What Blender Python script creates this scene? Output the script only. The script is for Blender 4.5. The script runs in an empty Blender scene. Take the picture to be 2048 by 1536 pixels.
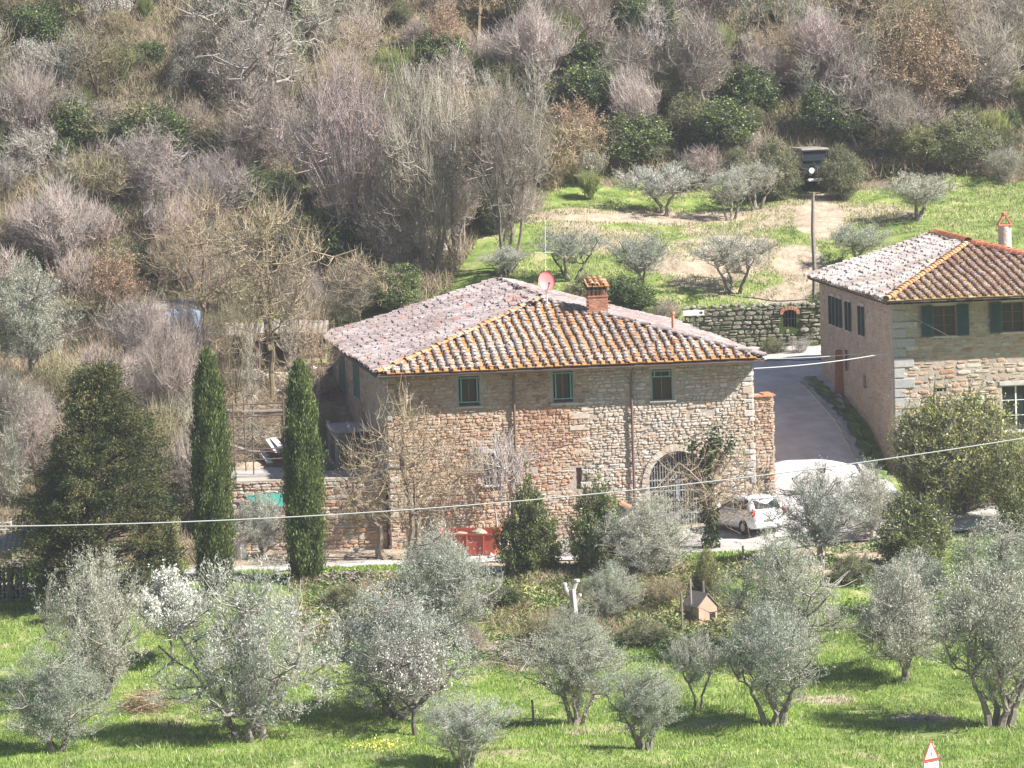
import bpy, math, random
import numpy as np
from mathutils import Matrix, Vector
random.seed(7)
SC = bpy.context.scene
COL = SC.collection
R_ = math.radians

# ------------------------------------------------------------------ camera
CAMZ = 24.2; PITCH = 5.0; ROLL = -1.8; FPX = 9800.0
cam = bpy.data.cameras.new("camera"); camo = bpy.data.objects.new("camera", cam)
COL.objects.link(camo); SC.camera = camo
cam.sensor_width = 36.0; cam.lens = 36.0 * FPX / 2048.0
cam.clip_start = 1.0; cam.clip_end = 3000.0
CM = Matrix.Rotation(R_(90 - PITCH), 3, 'X') @ Matrix.Rotation(R_(ROLL), 3, 'Z')
camo.matrix_world = Matrix.Translation((0, 0, CAMZ)) @ CM.to_4x4()
CR = np.array(CM); CP = np.array([0, 0, CAMZ])

# ------------------------------------------------------------------ light
SUN_AZ = math.atan2(-.355, .935); SUN_EL = R_(42)      # direction TO the sun
SDIR = Vector((math.cos(SUN_EL) * math.cos(SUN_AZ), math.cos(SUN_EL) * math.sin(SUN_AZ), math.sin(SUN_EL)))
w = bpy.data.worlds.new("World"); SC.world = w; w.use_nodes = True
nt = w.node_tree; bg = nt.nodes['Background']
sky = nt.nodes.new('ShaderNodeTexSky'); sky.sky_type = 'NISHITA'; sky.sun_disc = False
sky.sun_elevation = SUN_EL; sky.sun_rotation = math.pi / 2 - SUN_AZ
sky.air_density = 1.0; sky.dust_density = .3
nt.links.new(sky.outputs[0], bg.inputs[0]); bg.inputs[1].default_value = 0.05
sl = bpy.data.lights.new("sun", 'SUN'); sl.energy = 5.0; sl.angle = R_(.55); sl.color = (1, .95, .89)
so = bpy.data.objects.new("sun", sl); COL.objects.link(so)
so.rotation_euler = SDIR.to_track_quat('Z', 'Y').to_euler(); so.location = (60, 150, 90)
SC.view_settings.view_transform = 'Standard'; SC.view_settings.look = 'None'
SC.view_settings.exposure = 1.18; SC.view_settings.gamma = 1.0
SC.render.engine = 'CYCLES'
SC.cycles.max_bounces = 5; SC.cycles.diffuse_bounces = 2; SC.cycles.transmission_bounces = 3
SC.cycles.transparent_max_bounces = 4; SC.cycles.volume_bounces = 0; SC.cycles.volume_step_rate = 8

# ------------------------------------------------------------------ pixel helpers (photo pixels 2048x1536)
def proj(p):
    q = (np.asarray(p, float) - CP) @ CR
    return np.stack([1024 + FPX * q[..., 0] / -q[..., 2], 768 - FPX * q[..., 1] / -q[..., 2]], -1)
def ray(px, py):
    d = CR @ np.array([(px - 1024) / FPX, (768 - py) / FPX, -1.0]); return d / d[1]
def at(px, py, Y): return CP + ray(px, py) * Y
def sc_at(Y): return FPX / Y            # photo pixels per metre

# ------------------------------------------------------------------ terrain height
CPX = np.array([-400, 0, 300, 500, 700, 780, 1100, 1480, 1560, 1650, 1800, 2048, 2500], float)
YK = np.array([0, 50, 100, 140, 152, 160, 166, 170, 175, 178, 184, 190, 193, 197, 200.5, 203, 206, 210, 215.5, 221, 226.6, 227.8, 231, 235, 250, 262, 268, 280, 320, 420, 800], float)
zc = {}
pre = [21, 9, 0, -2.2, -2.5, -2.5, -3.1, -3.1, -2.85, -2.5, -1.6, -.5]
hl = [10.9, 15.7, 21.5, 24.8, 31.5, 52, 75, 110]     # from Y=235.. left hill (235,250,262,268,280..)
L_ = lambda *a: list(a)
left = [8.0, 15.6, 21.9, 25, 31, 46, 50, 50]
mid = [9.6, 12.4, 19.5, 23.5, 30.5, 46, 50, 50]
rgt = [9.7, 11.6, 17.6, 21.8, 29.8, 46, 50, 50]
TAB = [
 pre + L_(-.3, .1, .6, 1.4, 2.2, 3.4, 4.4, 5.2, 5.8, 6.0, 6.9) + left,
 pre + L_(-.3, .0, .6, 1.4, 2.2, 3.4, 4.4, 5.2, 5.8, 6.0, 6.9) + left,
 pre + L_(-.2, .0, .3, 2.4, 3.4, 4.6, 5.3, 6.0, 6.6, 6.8, 7.4) + left,
 pre + L_(-.1, .05, .1, 2.9, 3.5, 4.6, 5.3, 6.0, 6.6, 6.8, 7.4) + left,
 pre + L_(0, .05, .05, .6, 2.6, 4.0, 5.0, 6.0, 6.6, 6.8, 7.5) + left,
 pre + L_(0, 0, .05, .05, .2, .6, 2.0, 4.0, 6.4, 6.9, 7.6) + [8.6, 15, 21.4, 24.8, 31, 46, 50, 50],
 pre + L_(.05, .05, .1, .2, .3, .5, 1.5, 3.8, 6.6, 7.6, 8.5) + mid,
 pre + L_(.05, .2, .4, .6, 1.2, 2.6, 4.3, 4.8, 5.7, 7.5, 8.4) + rgt,
 pre + L_(.1, .3, .8, 1.4, 2.2, 3.3, 4.3, 4.8, 5.7, 7.5, 8.4) + rgt,
 pre + L_(.1, .4, 1.0, 1.6, 2.4, 3.5, 4.3, 4.8, 5.7, 7.5, 8.4) + rgt,
 pre + L_(.1, .5, 1.1, 1.6, 2.0, 3.3, 4.3, 4.8, 5.7, 7.5, 8.4) + rgt,
 pre + L_(.1, .6, 1.2, 1.7, 2.0, 3.2, 4.3, 4.8, 5.7, 7.5, 8.4) + rgt,
 pre + L_(.1, .6, 1.2, 1.7, 2.0, 3.2, 4.3, 4.8, 5.7, 7.5, 8.4) + rgt]
TAB = np.array(TAB)
def vnoise(x, y, s, seed=0):
    x = np.asarray(x, float) / s + seed * 17.3; y = np.asarray(y, float) / s - seed * 9.7
    xi = np.floor(x); yi = np.floor(y); fx = x - xi; fy = y - yi
    fx = fx * fx * (3 - 2 * fx); fy = fy * fy * (3 - 2 * fy)
    def h(a, b):
        v = np.sin(a * 127.1 + b * 311.7 + seed * 74.7) * 43758.5453; return v - np.floor(v)
    return (h(xi, yi) * (1 - fx) + h(xi + 1, yi) * fx) * (1 - fy) + (h(xi, yi + 1) * (1 - fx) + h(xi + 1, yi + 1) * fx) * fy
def hz(x, y, detail=True):
    x = np.asarray(x, float); y = np.asarray(y, float)
    px = 1024 + FPX * x / np.maximum(y, 150)
    cols = np.stack([np.interp(y, YK, TAB[i]) for i in range(len(CPX))], 0)
    k = np.clip(np.searchsorted(CPX, px) - 1, 0, len(CPX) - 2)
    t = np.clip((px - CPX[k]) / (CPX[k + 1] - CPX[k]), 0, 1); t = t * t * (3 - 2 * t)
    z = np.take_along_axis(cols, k[None], 0)[0] * (1 - t) + np.take_along_axis(cols, k[None] + 1, 0)[0] * t
    if detail:
        a = np.where((y > 192.5) & (y < 227) & (x > -15), .0, .35) * np.where(y > 250, 2.2, 1)
        z = z + a * (vnoise(x, y, 3.1, 1) - .5) + a * .5 * (vnoise(x, y, 1.1, 2) - .5)
        # low bank along the bottom edge of the meadow
        z = z + np.where(y < 175, .5 * np.exp(-((y - 160.5 - .10 * x) / 1.6) ** 2), 0)
    return z
def hz1(x, y): return float(hz(np.array([x]), np.array([y]))[0])
def hit(px, py, y0=150.0, y1=300.0):
    d = ray(px, py); Y = np.arange(y0, y1, .1)
    P = CP + d[None] * Y[:, None]; g = hz(P[:, 0], P[:, 1])
    i = int(np.argmax(P[:, 2] <= g)); return P[i].copy() if (P[:, 2] <= g).any() else P[-1]
def ground_at(px, Y):                    # ground point in pixel column px at distance Y
    py = 900.0
    for _ in range(8):
        p = at(px, py, Y); z = hz1(p[0], p[1]); q = proj([p[0], p[1], z]); py = q[1]
    return np.array([p[0], p[1], z])

# ------------------------------------------------------------------ mesh builder
class MB:
    def __init__(s): s.v = []; s.f4 = []; s.f3 = []; s.m4 = []; s.m3 = []; s.t = []; s.n = 0; s.mi = 0
    def add(s, v, f, tint=0.5):
        v = np.asarray(v, float).reshape(-1, 3); f = np.asarray(f, int)
        if len(v) == 0 or len(f) == 0: return
        s.v.append(v); t = np.asarray(tint, float)
        s.t.append(np.full(len(v), float(t)) if t.ndim == 0 else t.reshape(-1))
        (s.f4 if f.shape[1] == 4 else s.f3).append(f + s.n)
        (s.m4 if f.shape[1] == 4 else s.m3).append(np.full(len(f), s.mi)); s.n += len(v)
    def addn(s, v, faces, tint=.5):       # ngon faces allowed: fan triangulated
        tri = []
        for f in faces:
            for i in range(1, len(f) - 1): tri.append((f[0], f[i], f[i + 1]))
        s.add(v, tri, tint)
    def box(s, c, size, M=None, tint=.5, bev=0.0, tp=1.0):
        sx, sy, sz = [q / 2 for q in size]; b = min(bev, sx * .9, sy * .9, sz * .9)
        if b <= 0:
            v = np.array([[x, y, z] for z in (-sz, sz) for x, y in ((-sx, -sy), (sx, -sy), (sx, sy), (-sx, sy))])
            v[4:, :2] *= tp
            f = [(3, 2, 1, 0), (4, 5, 6, 7), (0, 1, 5, 4), (1, 2, 6, 5), (2, 3, 7, 6), (3, 0, 4, 7)]
        else:
            rings = []
            for z, k in ((-sz, b), (-sz + b, 0), (sz - b, 0), (sz, b)):
                q = tp if z > 0 else 1
                rings += [[(x) * q, (y) * q, z] for x, y in ((-sx + b + 0, -sy + k), (sx - b, -sy + k), (sx - k, -sy + b), (sx - k, sy - b), (sx - b, sy - k), (-sx + b, sy - k), (-sx + k, sy - b), (-sx + k, -sy + b))]
            v = np.array(rings); f = []
            for r in range(3):
                for i in range(8): f.append((r * 8 + i, r * 8 + (i + 1) % 8, r * 8 + 8 + (i + 1) % 8, r * 8 + 8 + i))
            for o, d in ((0, -1), (24, 1)):
                q = [(0, 1, 2, 3), (0, 3, 4, 7), (4, 5, 6, 7)]
                f += [tuple(o + i for i in (a if d > 0 else a[::-1])) for a in q]
        v = v if M is None else v @ np.array(M).T
        s.add(v + np.asarray(c, float), f, tint)
    def bar(s, a, b, w, h=None, tint=.5):
        a = np.asarray(a, float); b = np.asarray(b, float); h = h or w; d = b - a; L = np.linalg.norm(d); d = d / L
        up = np.array([0, 0, 1.]) if abs(d[2]) < .9 else np.array([0, 1., 0]); x = np.cross(d, up); x /= np.linalg.norm(x); y = np.cross(x, d)
        s.box((a + b) / 2, (w, L, h), np.stack([x, d, y], 1), tint)
    def tubes(s, P, R, m=3, tint=.5):
        P = np.asarray(P, float); R = np.asarray(R, float); n, k, _ = P.shape
        d = np.gradient(P, axis=1); d /= np.linalg.norm(d, axis=2, keepdims=True) + 1e-9
        ref = np.where(np.abs(d[..., 2:3]) > .9, np.array([1., 0, 0]), np.array([0, 0, 1.]))
        a = np.cross(d, ref); a /= np.linalg.norm(a, axis=2, keepdims=True) + 1e-9; b = np.cross(d, a)
        th = np.arange(m) * 2 * math.pi / m
        V = P[:, :, None] + R[:, :, None, None] * (np.cos(th)[:, None] * a[:, :, None] + np.sin(th)[:, None] * b[:, :, None])
        idx = np.arange(n * k * m).reshape(n, k, m); nx = np.roll(idx, -1, axis=2)
        F = np.stack([idx[:, :-1], nx[:, :-1], nx[:, 1:], idx[:, 1:]], -1).reshape(-1, 4)
        t = np.asarray(tint, float); t = t if t.ndim == 0 else np.repeat(t, k * m)
        s.add(V.reshape(-1, 3), F[:, ::-1], t)
    def tube(s, pts, r, m=6, tint=.5, cap=True):
        pts = np.asarray(pts, float); r = np.full(len(pts), float(r)) if np.ndim(r) == 0 else np.asarray(r, float)
        s.tubes(pts[None], r[None], m, tint)
        if cap:
            base = s.v[-1]; k = len(pts)
            for o in (0, (k - 1) * m):
                s.addn(base[o:o + m], [tuple(range(m)) if o else tuple(range(m))[::-1]], tint)
    def leaves(s, C, D, L, W, tint, rng):
        n = len(C); rd = rng.normal(size=(n, 3)); D = D / (np.linalg.norm(D, axis=1, keepdims=True) + 1e-9)
        S = np.cross(D, rd); S /= np.linalg.norm(S, axis=1, keepdims=True) + 1e-9
        L = np.broadcast_to(L, (n,))[:, None]; W = np.broadcast_to(W, (n,))[:, None]
        V = np.stack([C - D * L * .5, C + S * W * .5 - D * L * .05, C + D * L * .5, C - S * W * .5 - D * L * .05], 1)
        s.add(V.reshape(-1, 3), np.arange(n * 4).reshape(n, 4), np.repeat(tint, 4))
    def stamp(s, tv, tf, O, B, tint, scale=None):
        """template verts tv placed at origins O with bases B (n,3,3: columns e,s,n)"""
        n = len(O); tv = np.asarray(tv, float); B = np.broadcast_to(B, (n, 3, 3))
        V = np.einsum('nij,kj->nki', B, tv) if scale is None else np.einsum('nij,nkj->nki', B, tv[None] * scale)
        V = V + O[:, None]; F = (np.asarray(tf)[None] + (np.arange(n) * len(tv))[:, None, None]).reshape(-1, np.asarray(tf).shape[1])
        s.add(V.reshape(-1, 3), F, np.repeat(tint, len(tv)))
    def build(s, name, mats, parent=None, smooth=False, loc=None):
        me = bpy.data.meshes.new(name); mats = mats if isinstance(mats, (list, tuple)) else [mats]
        for m in mats: me.materials.append(m)
        V = np.concatenate(s.v); T = np.concatenate(s.t)
        if loc is not None: V = V - np.asarray(loc, float)
        q = parent
        while q is not None: V = V - np.array(q.location); q = q.parent
        f4 = np.concatenate(s.f4) if s.f4 else np.zeros((0, 4), int); f3 = np.concatenate(s.f3) if s.f3 else np.zeros((0, 3), int)
        mi = np.concatenate([np.concatenate(s.m4) if s.m4 else np.zeros(0, int), np.concatenate(s.m3) if s.m3 else np.zeros(0, int)])
        me.vertices.add(len(V)); me.vertices.foreach_set('co', V.astype(np.float32).ravel())
        me.loops.add(len(f4) * 4 + len(f3) * 3)
        me.loops.foreach_set('vertex_index', np.concatenate([f4.ravel(), f3.ravel()]).astype(np.int32))
        me.polygons.add(len(f4) + len(f3))
        me.polygons.foreach_set('loop_start', np.concatenate([np.arange(len(f4)) * 4, len(f4) * 4 + np.arange(len(f3)) * 3]).astype(np.int32))
        me.polygons.foreach_set('material_index', mi.astype(np.int32))
        me.update(calc_edges=True)
        a = me.attributes.new('tint', 'FLOAT', 'POINT'); a.data.foreach_set('value', T.astype(np.float32))
        if smooth: me.polygons.foreach_set('use_smooth', np.ones(len(me.polygons), bool))
        else: me.polygons.foreach_set('use_smooth', np.zeros(len(me.polygons), bool))
        o = bpy.data.objects.new(name, me); COL.objects.link(o)
        if loc is not None: o.location = loc
        if parent: o.parent = parent
        return o
def tag(o, label=None, cat=None, group=None, kind=None):
    if label: o['label'] = label
    if cat: o['category'] = cat
    if group: o['group'] = group
    if kind: o['kind'] = kind
    return o
def thing(name, label, cat, loc=(0, 0, 0), rz=0, group=None):
    o = bpy.data.objects.new(name, None); COL.objects.link(o); o.empty_display_size = .3
    o.location = [float(q) for q in loc]; o.rotation_euler = (0, 0, rz); return tag(o, label, cat, group)
def kids(o): return [c for c in bpy.data.objects if c.parent == o]
def dup(root, loc, rz=0, scale=(1, 1, 1), label=None, cat=None, group=None):
    r = root.copy(); COL.objects.link(r)
    r.location = [float(q) for q in loc]; r.rotation_euler = (0, 0, rz); r.scale = scale
    if label: r['label'] = label
    if cat: r['category'] = cat
    if group: r['group'] = group
    elif 'group' in r: del r['group']
    for ch in list(root.children):
        c = ch.copy(); COL.objects.link(c); c.parent = r
        for g in ch.children:
            d = g.copy(); COL.objects.link(d); d.parent = c
    return r

# ------------------------------------------------------------------ materials
def ramp_mat(name, stops, rough=.9, nz=None, bump=None, transl=0.0, metal=0.0, nz2=None, coat=0.0, vary=None):
    m = bpy.data.materials.new(name); m.use_nodes = True; N = m.node_tree; b = N.nodes['Principled BSDF']
    at_ = N.nodes.new('ShaderNodeAttribute'); at_.attribute_name = 'tint'
    cr = N.nodes.new('ShaderNodeValToRGB'); e = cr.color_ramp.elements
    while len(e) < len(stops): e.new(.5)
    for i, (p, c) in enumerate(stops): e[i].position = p; e[i].color = (*c, 1)
    N.links.new(at_.outputs['Fac'], cr.inputs[0]); out = cr.outputs[0]
    tc = N.nodes.new('ShaderNodeNewGeometry')
    for q in (nz, nz2):
        if not q: continue
        scale, lo, hi = q[:3]
        n = N.nodes.new('ShaderNodeTexNoise'); n.inputs['Scale'].default_value = scale; n.inputs['Detail'].default_value = 5
        n.inputs['Roughness'].default_value = .65
        N.links.new(tc.outputs['Position'], n.inputs['Vector'])
        mr = N.nodes.new('ShaderNodeMapRange'); mr.inputs[1].default_value = .3; mr.inputs[2].default_value = .7
        mr.inputs[3].default_value = lo; mr.inputs[4].default_value = hi; N.links.new(n.outputs[0], mr.inputs[0])
        mx = N.nodes.new('ShaderNodeVectorMath'); mx.operation = 'SCALE'
        N.links.new(out, mx.inputs[0]); N.links.new(mr.outputs[0], mx.inputs['Scale']); out = mx.outputs[0]
        if len(q) > 3:
            mc = N.nodes.new('ShaderNodeMix'); mc.data_type = 'RGBA'; mc.inputs[7].default_value = (*q[3], 1)
            m2 = N.nodes.new('ShaderNodeMapRange'); m2.inputs[1].default_value = .52; m2.inputs[2].default_value = .62; m2.inputs[4].default_value = q[4]
            N.links.new(n.outputs[0], m2.inputs[0]); N.links.new(m2.outputs[0], mc.inputs[0]); N.links.new(out, mc.inputs[6]); out = mc.outputs[2]
    if vary:      # each plant a little different in hue and depth
        oi = N.nodes.new('ShaderNodeObjectInfo'); r2 = N.nodes.new('ShaderNodeValToRGB'); e2 = r2.color_ramp.elements
        while len(e2) < len(vary): e2.new(.5)
        for i, c in enumerate(vary): e2[i].position = i / (len(vary) - 1); e2[i].color = (*c, 1)
        N.links.new(oi.outputs['Random'], r2.inputs[0]); vm = N.nodes.new('ShaderNodeVectorMath'); vm.operation = 'MULTIPLY'
        N.links.new(out, vm.inputs[0]); N.links.new(r2.outputs[0], vm.inputs[1]); out = vm.outputs[0]
    N.links.new(out, b.inputs['Base Color'])
    b.inputs['Roughness'].default_value = rough; b.inputs['Metallic'].default_value = metal
    b.inputs['Specular IOR Level'].default_value = .3 if rough > .6 else .5
    if coat: b.inputs['Coat Weight'].default_value = coat; b.inputs['Coat Roughness'].default_value = .08
    if bump:
        n = N.nodes.new('ShaderNodeTexNoise'); n.inputs['Scale'].default_value = bump[0]; n.inputs['Detail'].default_value = 6
        N.links.new(tc.outputs['Position'], n.inputs['Vector'])
        bp = N.nodes.new('ShaderNodeBump'); bp.inputs['Strength'].default_value = bump[1]; bp.inputs['Distance'].default_value = bump[2] if len(bump) > 2 else .05
        N.links.new(n.outputs[0], bp.inputs['Height']); N.links.new(bp.outputs[0], b.inputs['Normal'])
    if transl > 0:
        tr = N.nodes.new('ShaderNodeBsdfTranslucent'); N.links.new(out, tr.inputs[0])
        ms = N.nodes.new('ShaderNodeMixShader'); ms.inputs[0].default_value = transl
        N.links.new(b.outputs[0], ms.inputs[1]); N.links.new(tr.outputs[0], ms.inputs[2])
        N.links.new(ms.outputs[0], N.nodes['Material Output'].inputs['Surface'])
    return m
def flat(name, c, rough=.8, nz=(3, .85, 1.1), bump=None, metal=0, coat=0):
    return ramp_mat(name, [(0, c), (1, c)], rough, nz, bump, 0, metal, None, coat)
def glass_mat(name, c=(.02, .025, .03), rough=.08):
    m = bpy.data.materials.new(name); m.use_nodes = True; b = m.node_tree.nodes['Principled BSDF']
    b.inputs['Base Color'].default_value = (*c, 1); b.inputs['Roughness'].default_value = rough; b.inputs['Specular IOR Level'].default_value = .4
    return m
M = {}
M['bark'] = ramp_mat('bark', [(0, (.07, .055, .045)), (.5, (.17, .15, .13)), (1, (.32, .29, .26))], .95, (6, .7, 1.25))
M['twig_pink'] = ramp_mat('twig_pink', [(0, (.12, .085, .065)), (.5, (.345, .28, .265)), (1, (.57, .50, .485))], .9, (.35, .75, 1.15), vary=[(1.1,1.06,1.0),(.74,.78,.68),(1.0,1.0,.9),(1.12,1.07,1.06),(.85,.92,.78),(1.05,.97,.9),(1.15,1.17,1.12)])
M['twig_brown'] = ramp_mat('twig_brown', [(0, (.11, .085, .055)), (.5, (.31, .24, .17)), (1, (.52, .43, .33))], .9, (.35, .75, 1.15), vary=[(1.1,1.06,1.0),(.74,.78,.68),(1.0,1.0,.9),(1.12,1.07,1.06),(.85,.92,.78),(1.05,.97,.9),(1.15,1.17,1.12)])
M['twig_yellow'] = ramp_mat('twig_yellow', [(0, (.12, .095, .075)), (.6, (.32, .255, .19)), (1, (.52, .43, .25))], .9, (1.2, .75, 1.2))
M['twig_white'] = ramp_mat('twig_white', [(0, (.34, .29, .27)), (1, (.66, .60, .57))], .85, (2, .75, 1.1))
M['twig_grey'] = ramp_mat('twig_grey', [(0, (.15, .13, .11)), (1, (.50, .47, .43))], .9, (1, .75, 1.15), vary=[(1.1,1.06,1.0),(.74,.78,.68),(1.0,1.0,.9),(1.12,1.07,1.06),(.85,.92,.78),(1.05,.97,.9),(1.15,1.17,1.12)])
M['olive_leaf'] = ramp_mat('olive_leaf', [(0, (.15, .185, .12)), (.45, (.45, .485, .41)), (1, (.74, .77, .70))], .55, (.5, .85, 1.1), None, .35, vary=[(1.12,1.12,1.15),(.78,.86,.74),(1.1,1.05,.98),(.88,.96,.8),(1.2,1.18,1.2),(.98,1.05,.9)])
M['olive_bark'] = ramp_mat('olive_bark', [(0, (.14, .12, .10)), (1, (.42, .38, .34))], .95, (5, .6, 1.3), (9, .8))
M['laurel_leaf'] = ramp_mat('laurel_leaf', [(0, (.04, .065, .022)), (.5, (.14, .20, .05)), (.85, (.32, .36, .10)), (1, (.54, .52, .20))], .4, (.8, .75, 1.2), None, .28, vary=[(1.1,1.1,1.1),(.8,.85,.8),(1.15,1.05,1.0),(.95,1.0,.85),(1.2,1.15,1.2)])
M['yellow_leaf'] = ramp_mat('yellow_leaf', [(0, (.09, .12, .035)), (.5, (.32, .36, .10)), (1, (.66, .62, .24))], .5, (.8, .8, 1.15), None, .35)
M['cypress_leaf'] = ramp_mat('cypress_leaf', [(0, (.04, .065, .024)), (.5, (.14, .19, .055)), (1, (.36, .40, .14))], .7, (1.2, .65, 1.3), None, .3)
M['yew_leaf'] = ramp_mat('yew_leaf', [(0, (.03, .05, .02)), (.55, (.10, .125, .045)), (.85, (.22, .20, .08)), (1, (.36, .28, .12))], .7, (.8, .7, 1.25), None, .2)
M['dry_leaf'] = ramp_mat('dry_leaf', [(0, (.22, .13, .08)), (.5, (.42, .27, .18)), (1, (.60, .43, .32))], .8, (.6, .8, 1.15), None, .15)
M['ivy_leaf'] = ramp_mat('ivy_leaf', [(0, (.035, .065, .02)), (.6, (.12, .18, .045)), (1, (.34, .42, .13))], .5, (.8, .8, 1.2), None, .15, vary=[(1.1,1.1,1.1),(.8,.85,.8),(1.15,1.05,1.0),(.95,1.0,.85),(1.2,1.15,1.2)])
M['scrub_leaf'] = ramp_mat('scrub_leaf', [(0, (.055, .08, .025)), (.5, (.19, .225, .075)), (1, (.42, .43, .18))], .7, (.4, .7, 1.25), None, .15, vary=[(1.1,1.1,1.1),(.8,.85,.8),(1.15,1.05,1.0),(.95,1.0,.85),(1.2,1.15,1.2)])
M['silver_leaf'] = ramp_mat('silver_leaf', [(0, (.24, .25, .22)), (1, (.66, .65, .61))], .7, (.8, .85, 1.1), None, .15, vary=[(1.1,1.1,1.1),(.8,.85,.8),(1.15,1.05,1.0),(.95,1.0,.85),(1.2,1.15,1.2)])
M['blossom'] = ramp_mat('blossom', [(0, (.62, .62, .52)), (.4, (.82, .82, .76)), (1, (.9, .9, .86))], .7, None, None, .25)
M['fresh_green'] = ramp_mat('fresh_green', [(0, (.09, .15, .03)), (1, (.36, .47, .12))], .6, (.8, .8, 1.15), None, .25)
M['grass_blade'] = ramp_mat('grass_blade', [(0, (.08, .15, .025)), (.45, (.22, .35, .055)), (.8, (.40, .52, .12)), (1, (.60, .55, .28))], .6, (.25, .65, 1.3), None, .2)
M['dry_grass'] = ramp_mat('dry_grass', [(0, (.16, .20, .06)), (.5, (.33, .37, .14)), (1, (.60, .53, .34))], .6, (.25, .7, 1.25), None, .2)
M['weed'] = ramp_mat('weed', [(0, (.05, .10, .03)), (.6, (.17, .26, .07)), (1, (.36, .46, .20))], .6, (.6, .75, 1.2), None, .2)
M['stone'] = ramp_mat('stone', [(0, (.33, .165, .10)), (.22, (.47, .29, .19)), (.42, (.53, .39, .275)), (.6, (.52, .43, .35)), (.8, (.60, .55, .49)), (1, (.38, .38, .375))], .95, (9, .78, 1.15), (22, .5, .02))
M['mortar'] = ramp_mat('mortar', [(0, (.34, .27, .21)), (.5, (.43, .365, .305)), (1, (.52, .47, .41))], .95, (2.5, .75, 1.15), (14, .7, .03))
M['render_wall'] = ramp_mat('render_wall', [(0, (.37, .31, .26)), (.5, (.46, .395, .34)), (1, (.54, .49, .43))], .95, (1.4, .75, 1.15), (11, .7, .04))
M['tile_grey'] = ramp_mat('tile_grey', [(0, (.36, .17, .11)), (.12, (.30, .25, .235)), (.5, (.42, .375, .36)), (1, (.60, .57, .55))], .9, (4, .7, 1.15, (.50, .27, .08), .35))
M['tray_orange'] = ramp_mat('tray_orange', [(0, (.20, .14, .11)), (.25, (.40, .22, .10)), (.6, (.56, .28, .09)), (.85, (.50, .36, .25)), (1, (.52, .47, .43))], .9, (3.5, .72, 1.15, (.44, .38, .34), .65))
M['tile_pink'] = ramp_mat('tile_pink', [(0, (.46, .20, .14)), (.07, (.25, .195, .185)), (.5, (.345, .285, .275)), (1, (.48, .43, .42))], .9, (2.2, .75, 1.15, (.45, .40, .38), .5))
M['tile_orange'] = ramp_mat('tile_orange', [(0, (.48, .23, .11)), (.6, (.60, .29, .12)), (1, (.58, .43, .30))], .9, (5, .65, 1.1))
M['terracotta'] = ramp_mat('terracotta', [(0, (.56, .215, .12)), (1, (.68, .31, .19))], .85, (3, .85, 1.1))
M['tile_mauve'] = ramp_mat('tile_mauve', [(0, (.34, .19, .15)), (.5, (.42, .30, .27)), (1, (.56, .47, .44))], .9, (4, .75, 1.15, (.50, .27, .10), .4))
M['tray_mustard'] = ramp_mat('tray_mustard', [(0, (.22, .15, .09)), (.4, (.42, .28, .11)), (.75, (.54, .41, .24)), (1, (.60, .54, .42))], .9, (3.5, .7, 1.15))
M['eave_wood'] = flat('eave_wood', (.16, .12, .10), .9)
M['brick'] = ramp_mat('brick', [(0, (.34, .15, .09)), (1, (.52, .28, .19))], .9, (5, .7, 1.2), (25, .5, .02))
M['metal_dark'] = flat('metal_dark', (.15, .12, .115), .6)
M['copper'] = flat('copper', (.17, .115, .10), .55)
M['teal'] = flat('teal', (.20, .37, .33), .6)
M['green_shutter'] = flat('green_shutter', (.035, .085, .085), .55)
M['wood_brown'] = flat('wood_brown', (.20, .10, .05), .6)
M['wood_grey'] = ramp_mat('wood_grey', [(0, (.17, .145, .125)), (1, (.36, .32, .285))], .9, (4, .7, 1.2))
M['glass'] = glass_mat('glass')
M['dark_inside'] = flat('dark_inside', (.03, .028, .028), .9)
M['curtain'] = flat('curtain', (.16, .14, .135), .8)
M['white_paint'] = flat('white_paint', (.78, .77, .75), .45)
M['car_white'] = flat('car_white', (.82, .82, .84), .25, None, None, 0, .6)
M['car_dark'] = flat('car_dark', (.018, .03, .03), .3, None, None, 0, .4)
M['tyre'] = flat('tyre', (.03, .03, .03), .85, None)
M['rim'] = flat('rim', (.28, .28, .30), .35, None, None, .8)
M['red_lamp'] = flat('red_lamp', (.45, .03, .03), .25, None)
M['headlamp'] = glass_mat('headlamp', (.75, .77, .8), .1)
M['red_paint'] = ramp_mat('red_paint', [(0, (.33, .055, .035)), (1, (.50, .105, .065))], .55, (2, .8, 1.1))
M['concrete'] = ramp_mat('concrete', [(0, (.36, .34, .32)), (1, (.55, .53, .50))], .9, (2, .8, 1.1), (20, .3, .02))
M['pale_rock'] = ramp_mat('pale_rock', [(0, (.36, .32, .27)), (1, (.68, .63, .56))], .9, (4, .7, 1.15), (10, .6, .04))
M['wall_rock'] = ramp_mat('wall_rock', [(0, (.20, .19, .14)), (1, (.50, .45, .37))], .95, (2.5, .6, 1.2, (.12, .15, .05), .6), (10, .6, .04))
M['gate_iron'] = flat('gate_iron', (.40, .43, .46), .6)
M['gravel'] = ramp_mat('gravel', [(0, (.45, .42, .39)), (1, (.55, .515, .48))], .95, (1.3, .85, 1.08), (30, .5, .02), 0, 0, (14, .88, 1.08))
M['asphalt'] = ramp_mat('asphalt', [(0, (.58, .54, .53)), (1, (.68, .64, .63))], .95, (.7, .78, 1.12), (40, .4, .01), 0, 0, (18, .88, 1.1))
M['blue_tarp'] = flat('blue_tarp', (.20, .28, .40), .5, (1.5, .7, 1.2), (3, .8, .2))
M['green_tarp'] = flat('green_tarp', (.06, .36, .28), .5, (1.5, .8, 1.15), (3, .6, .1))
M['dish_pink'] = flat('dish_pink', (.62, .24, .24), .5)
M['cable'] = flat('cable', (.52, .52, .52), .6, None)
M['cable_dark'] = flat('cable_dark', (.14, .14, .14), .6, None)
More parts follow.
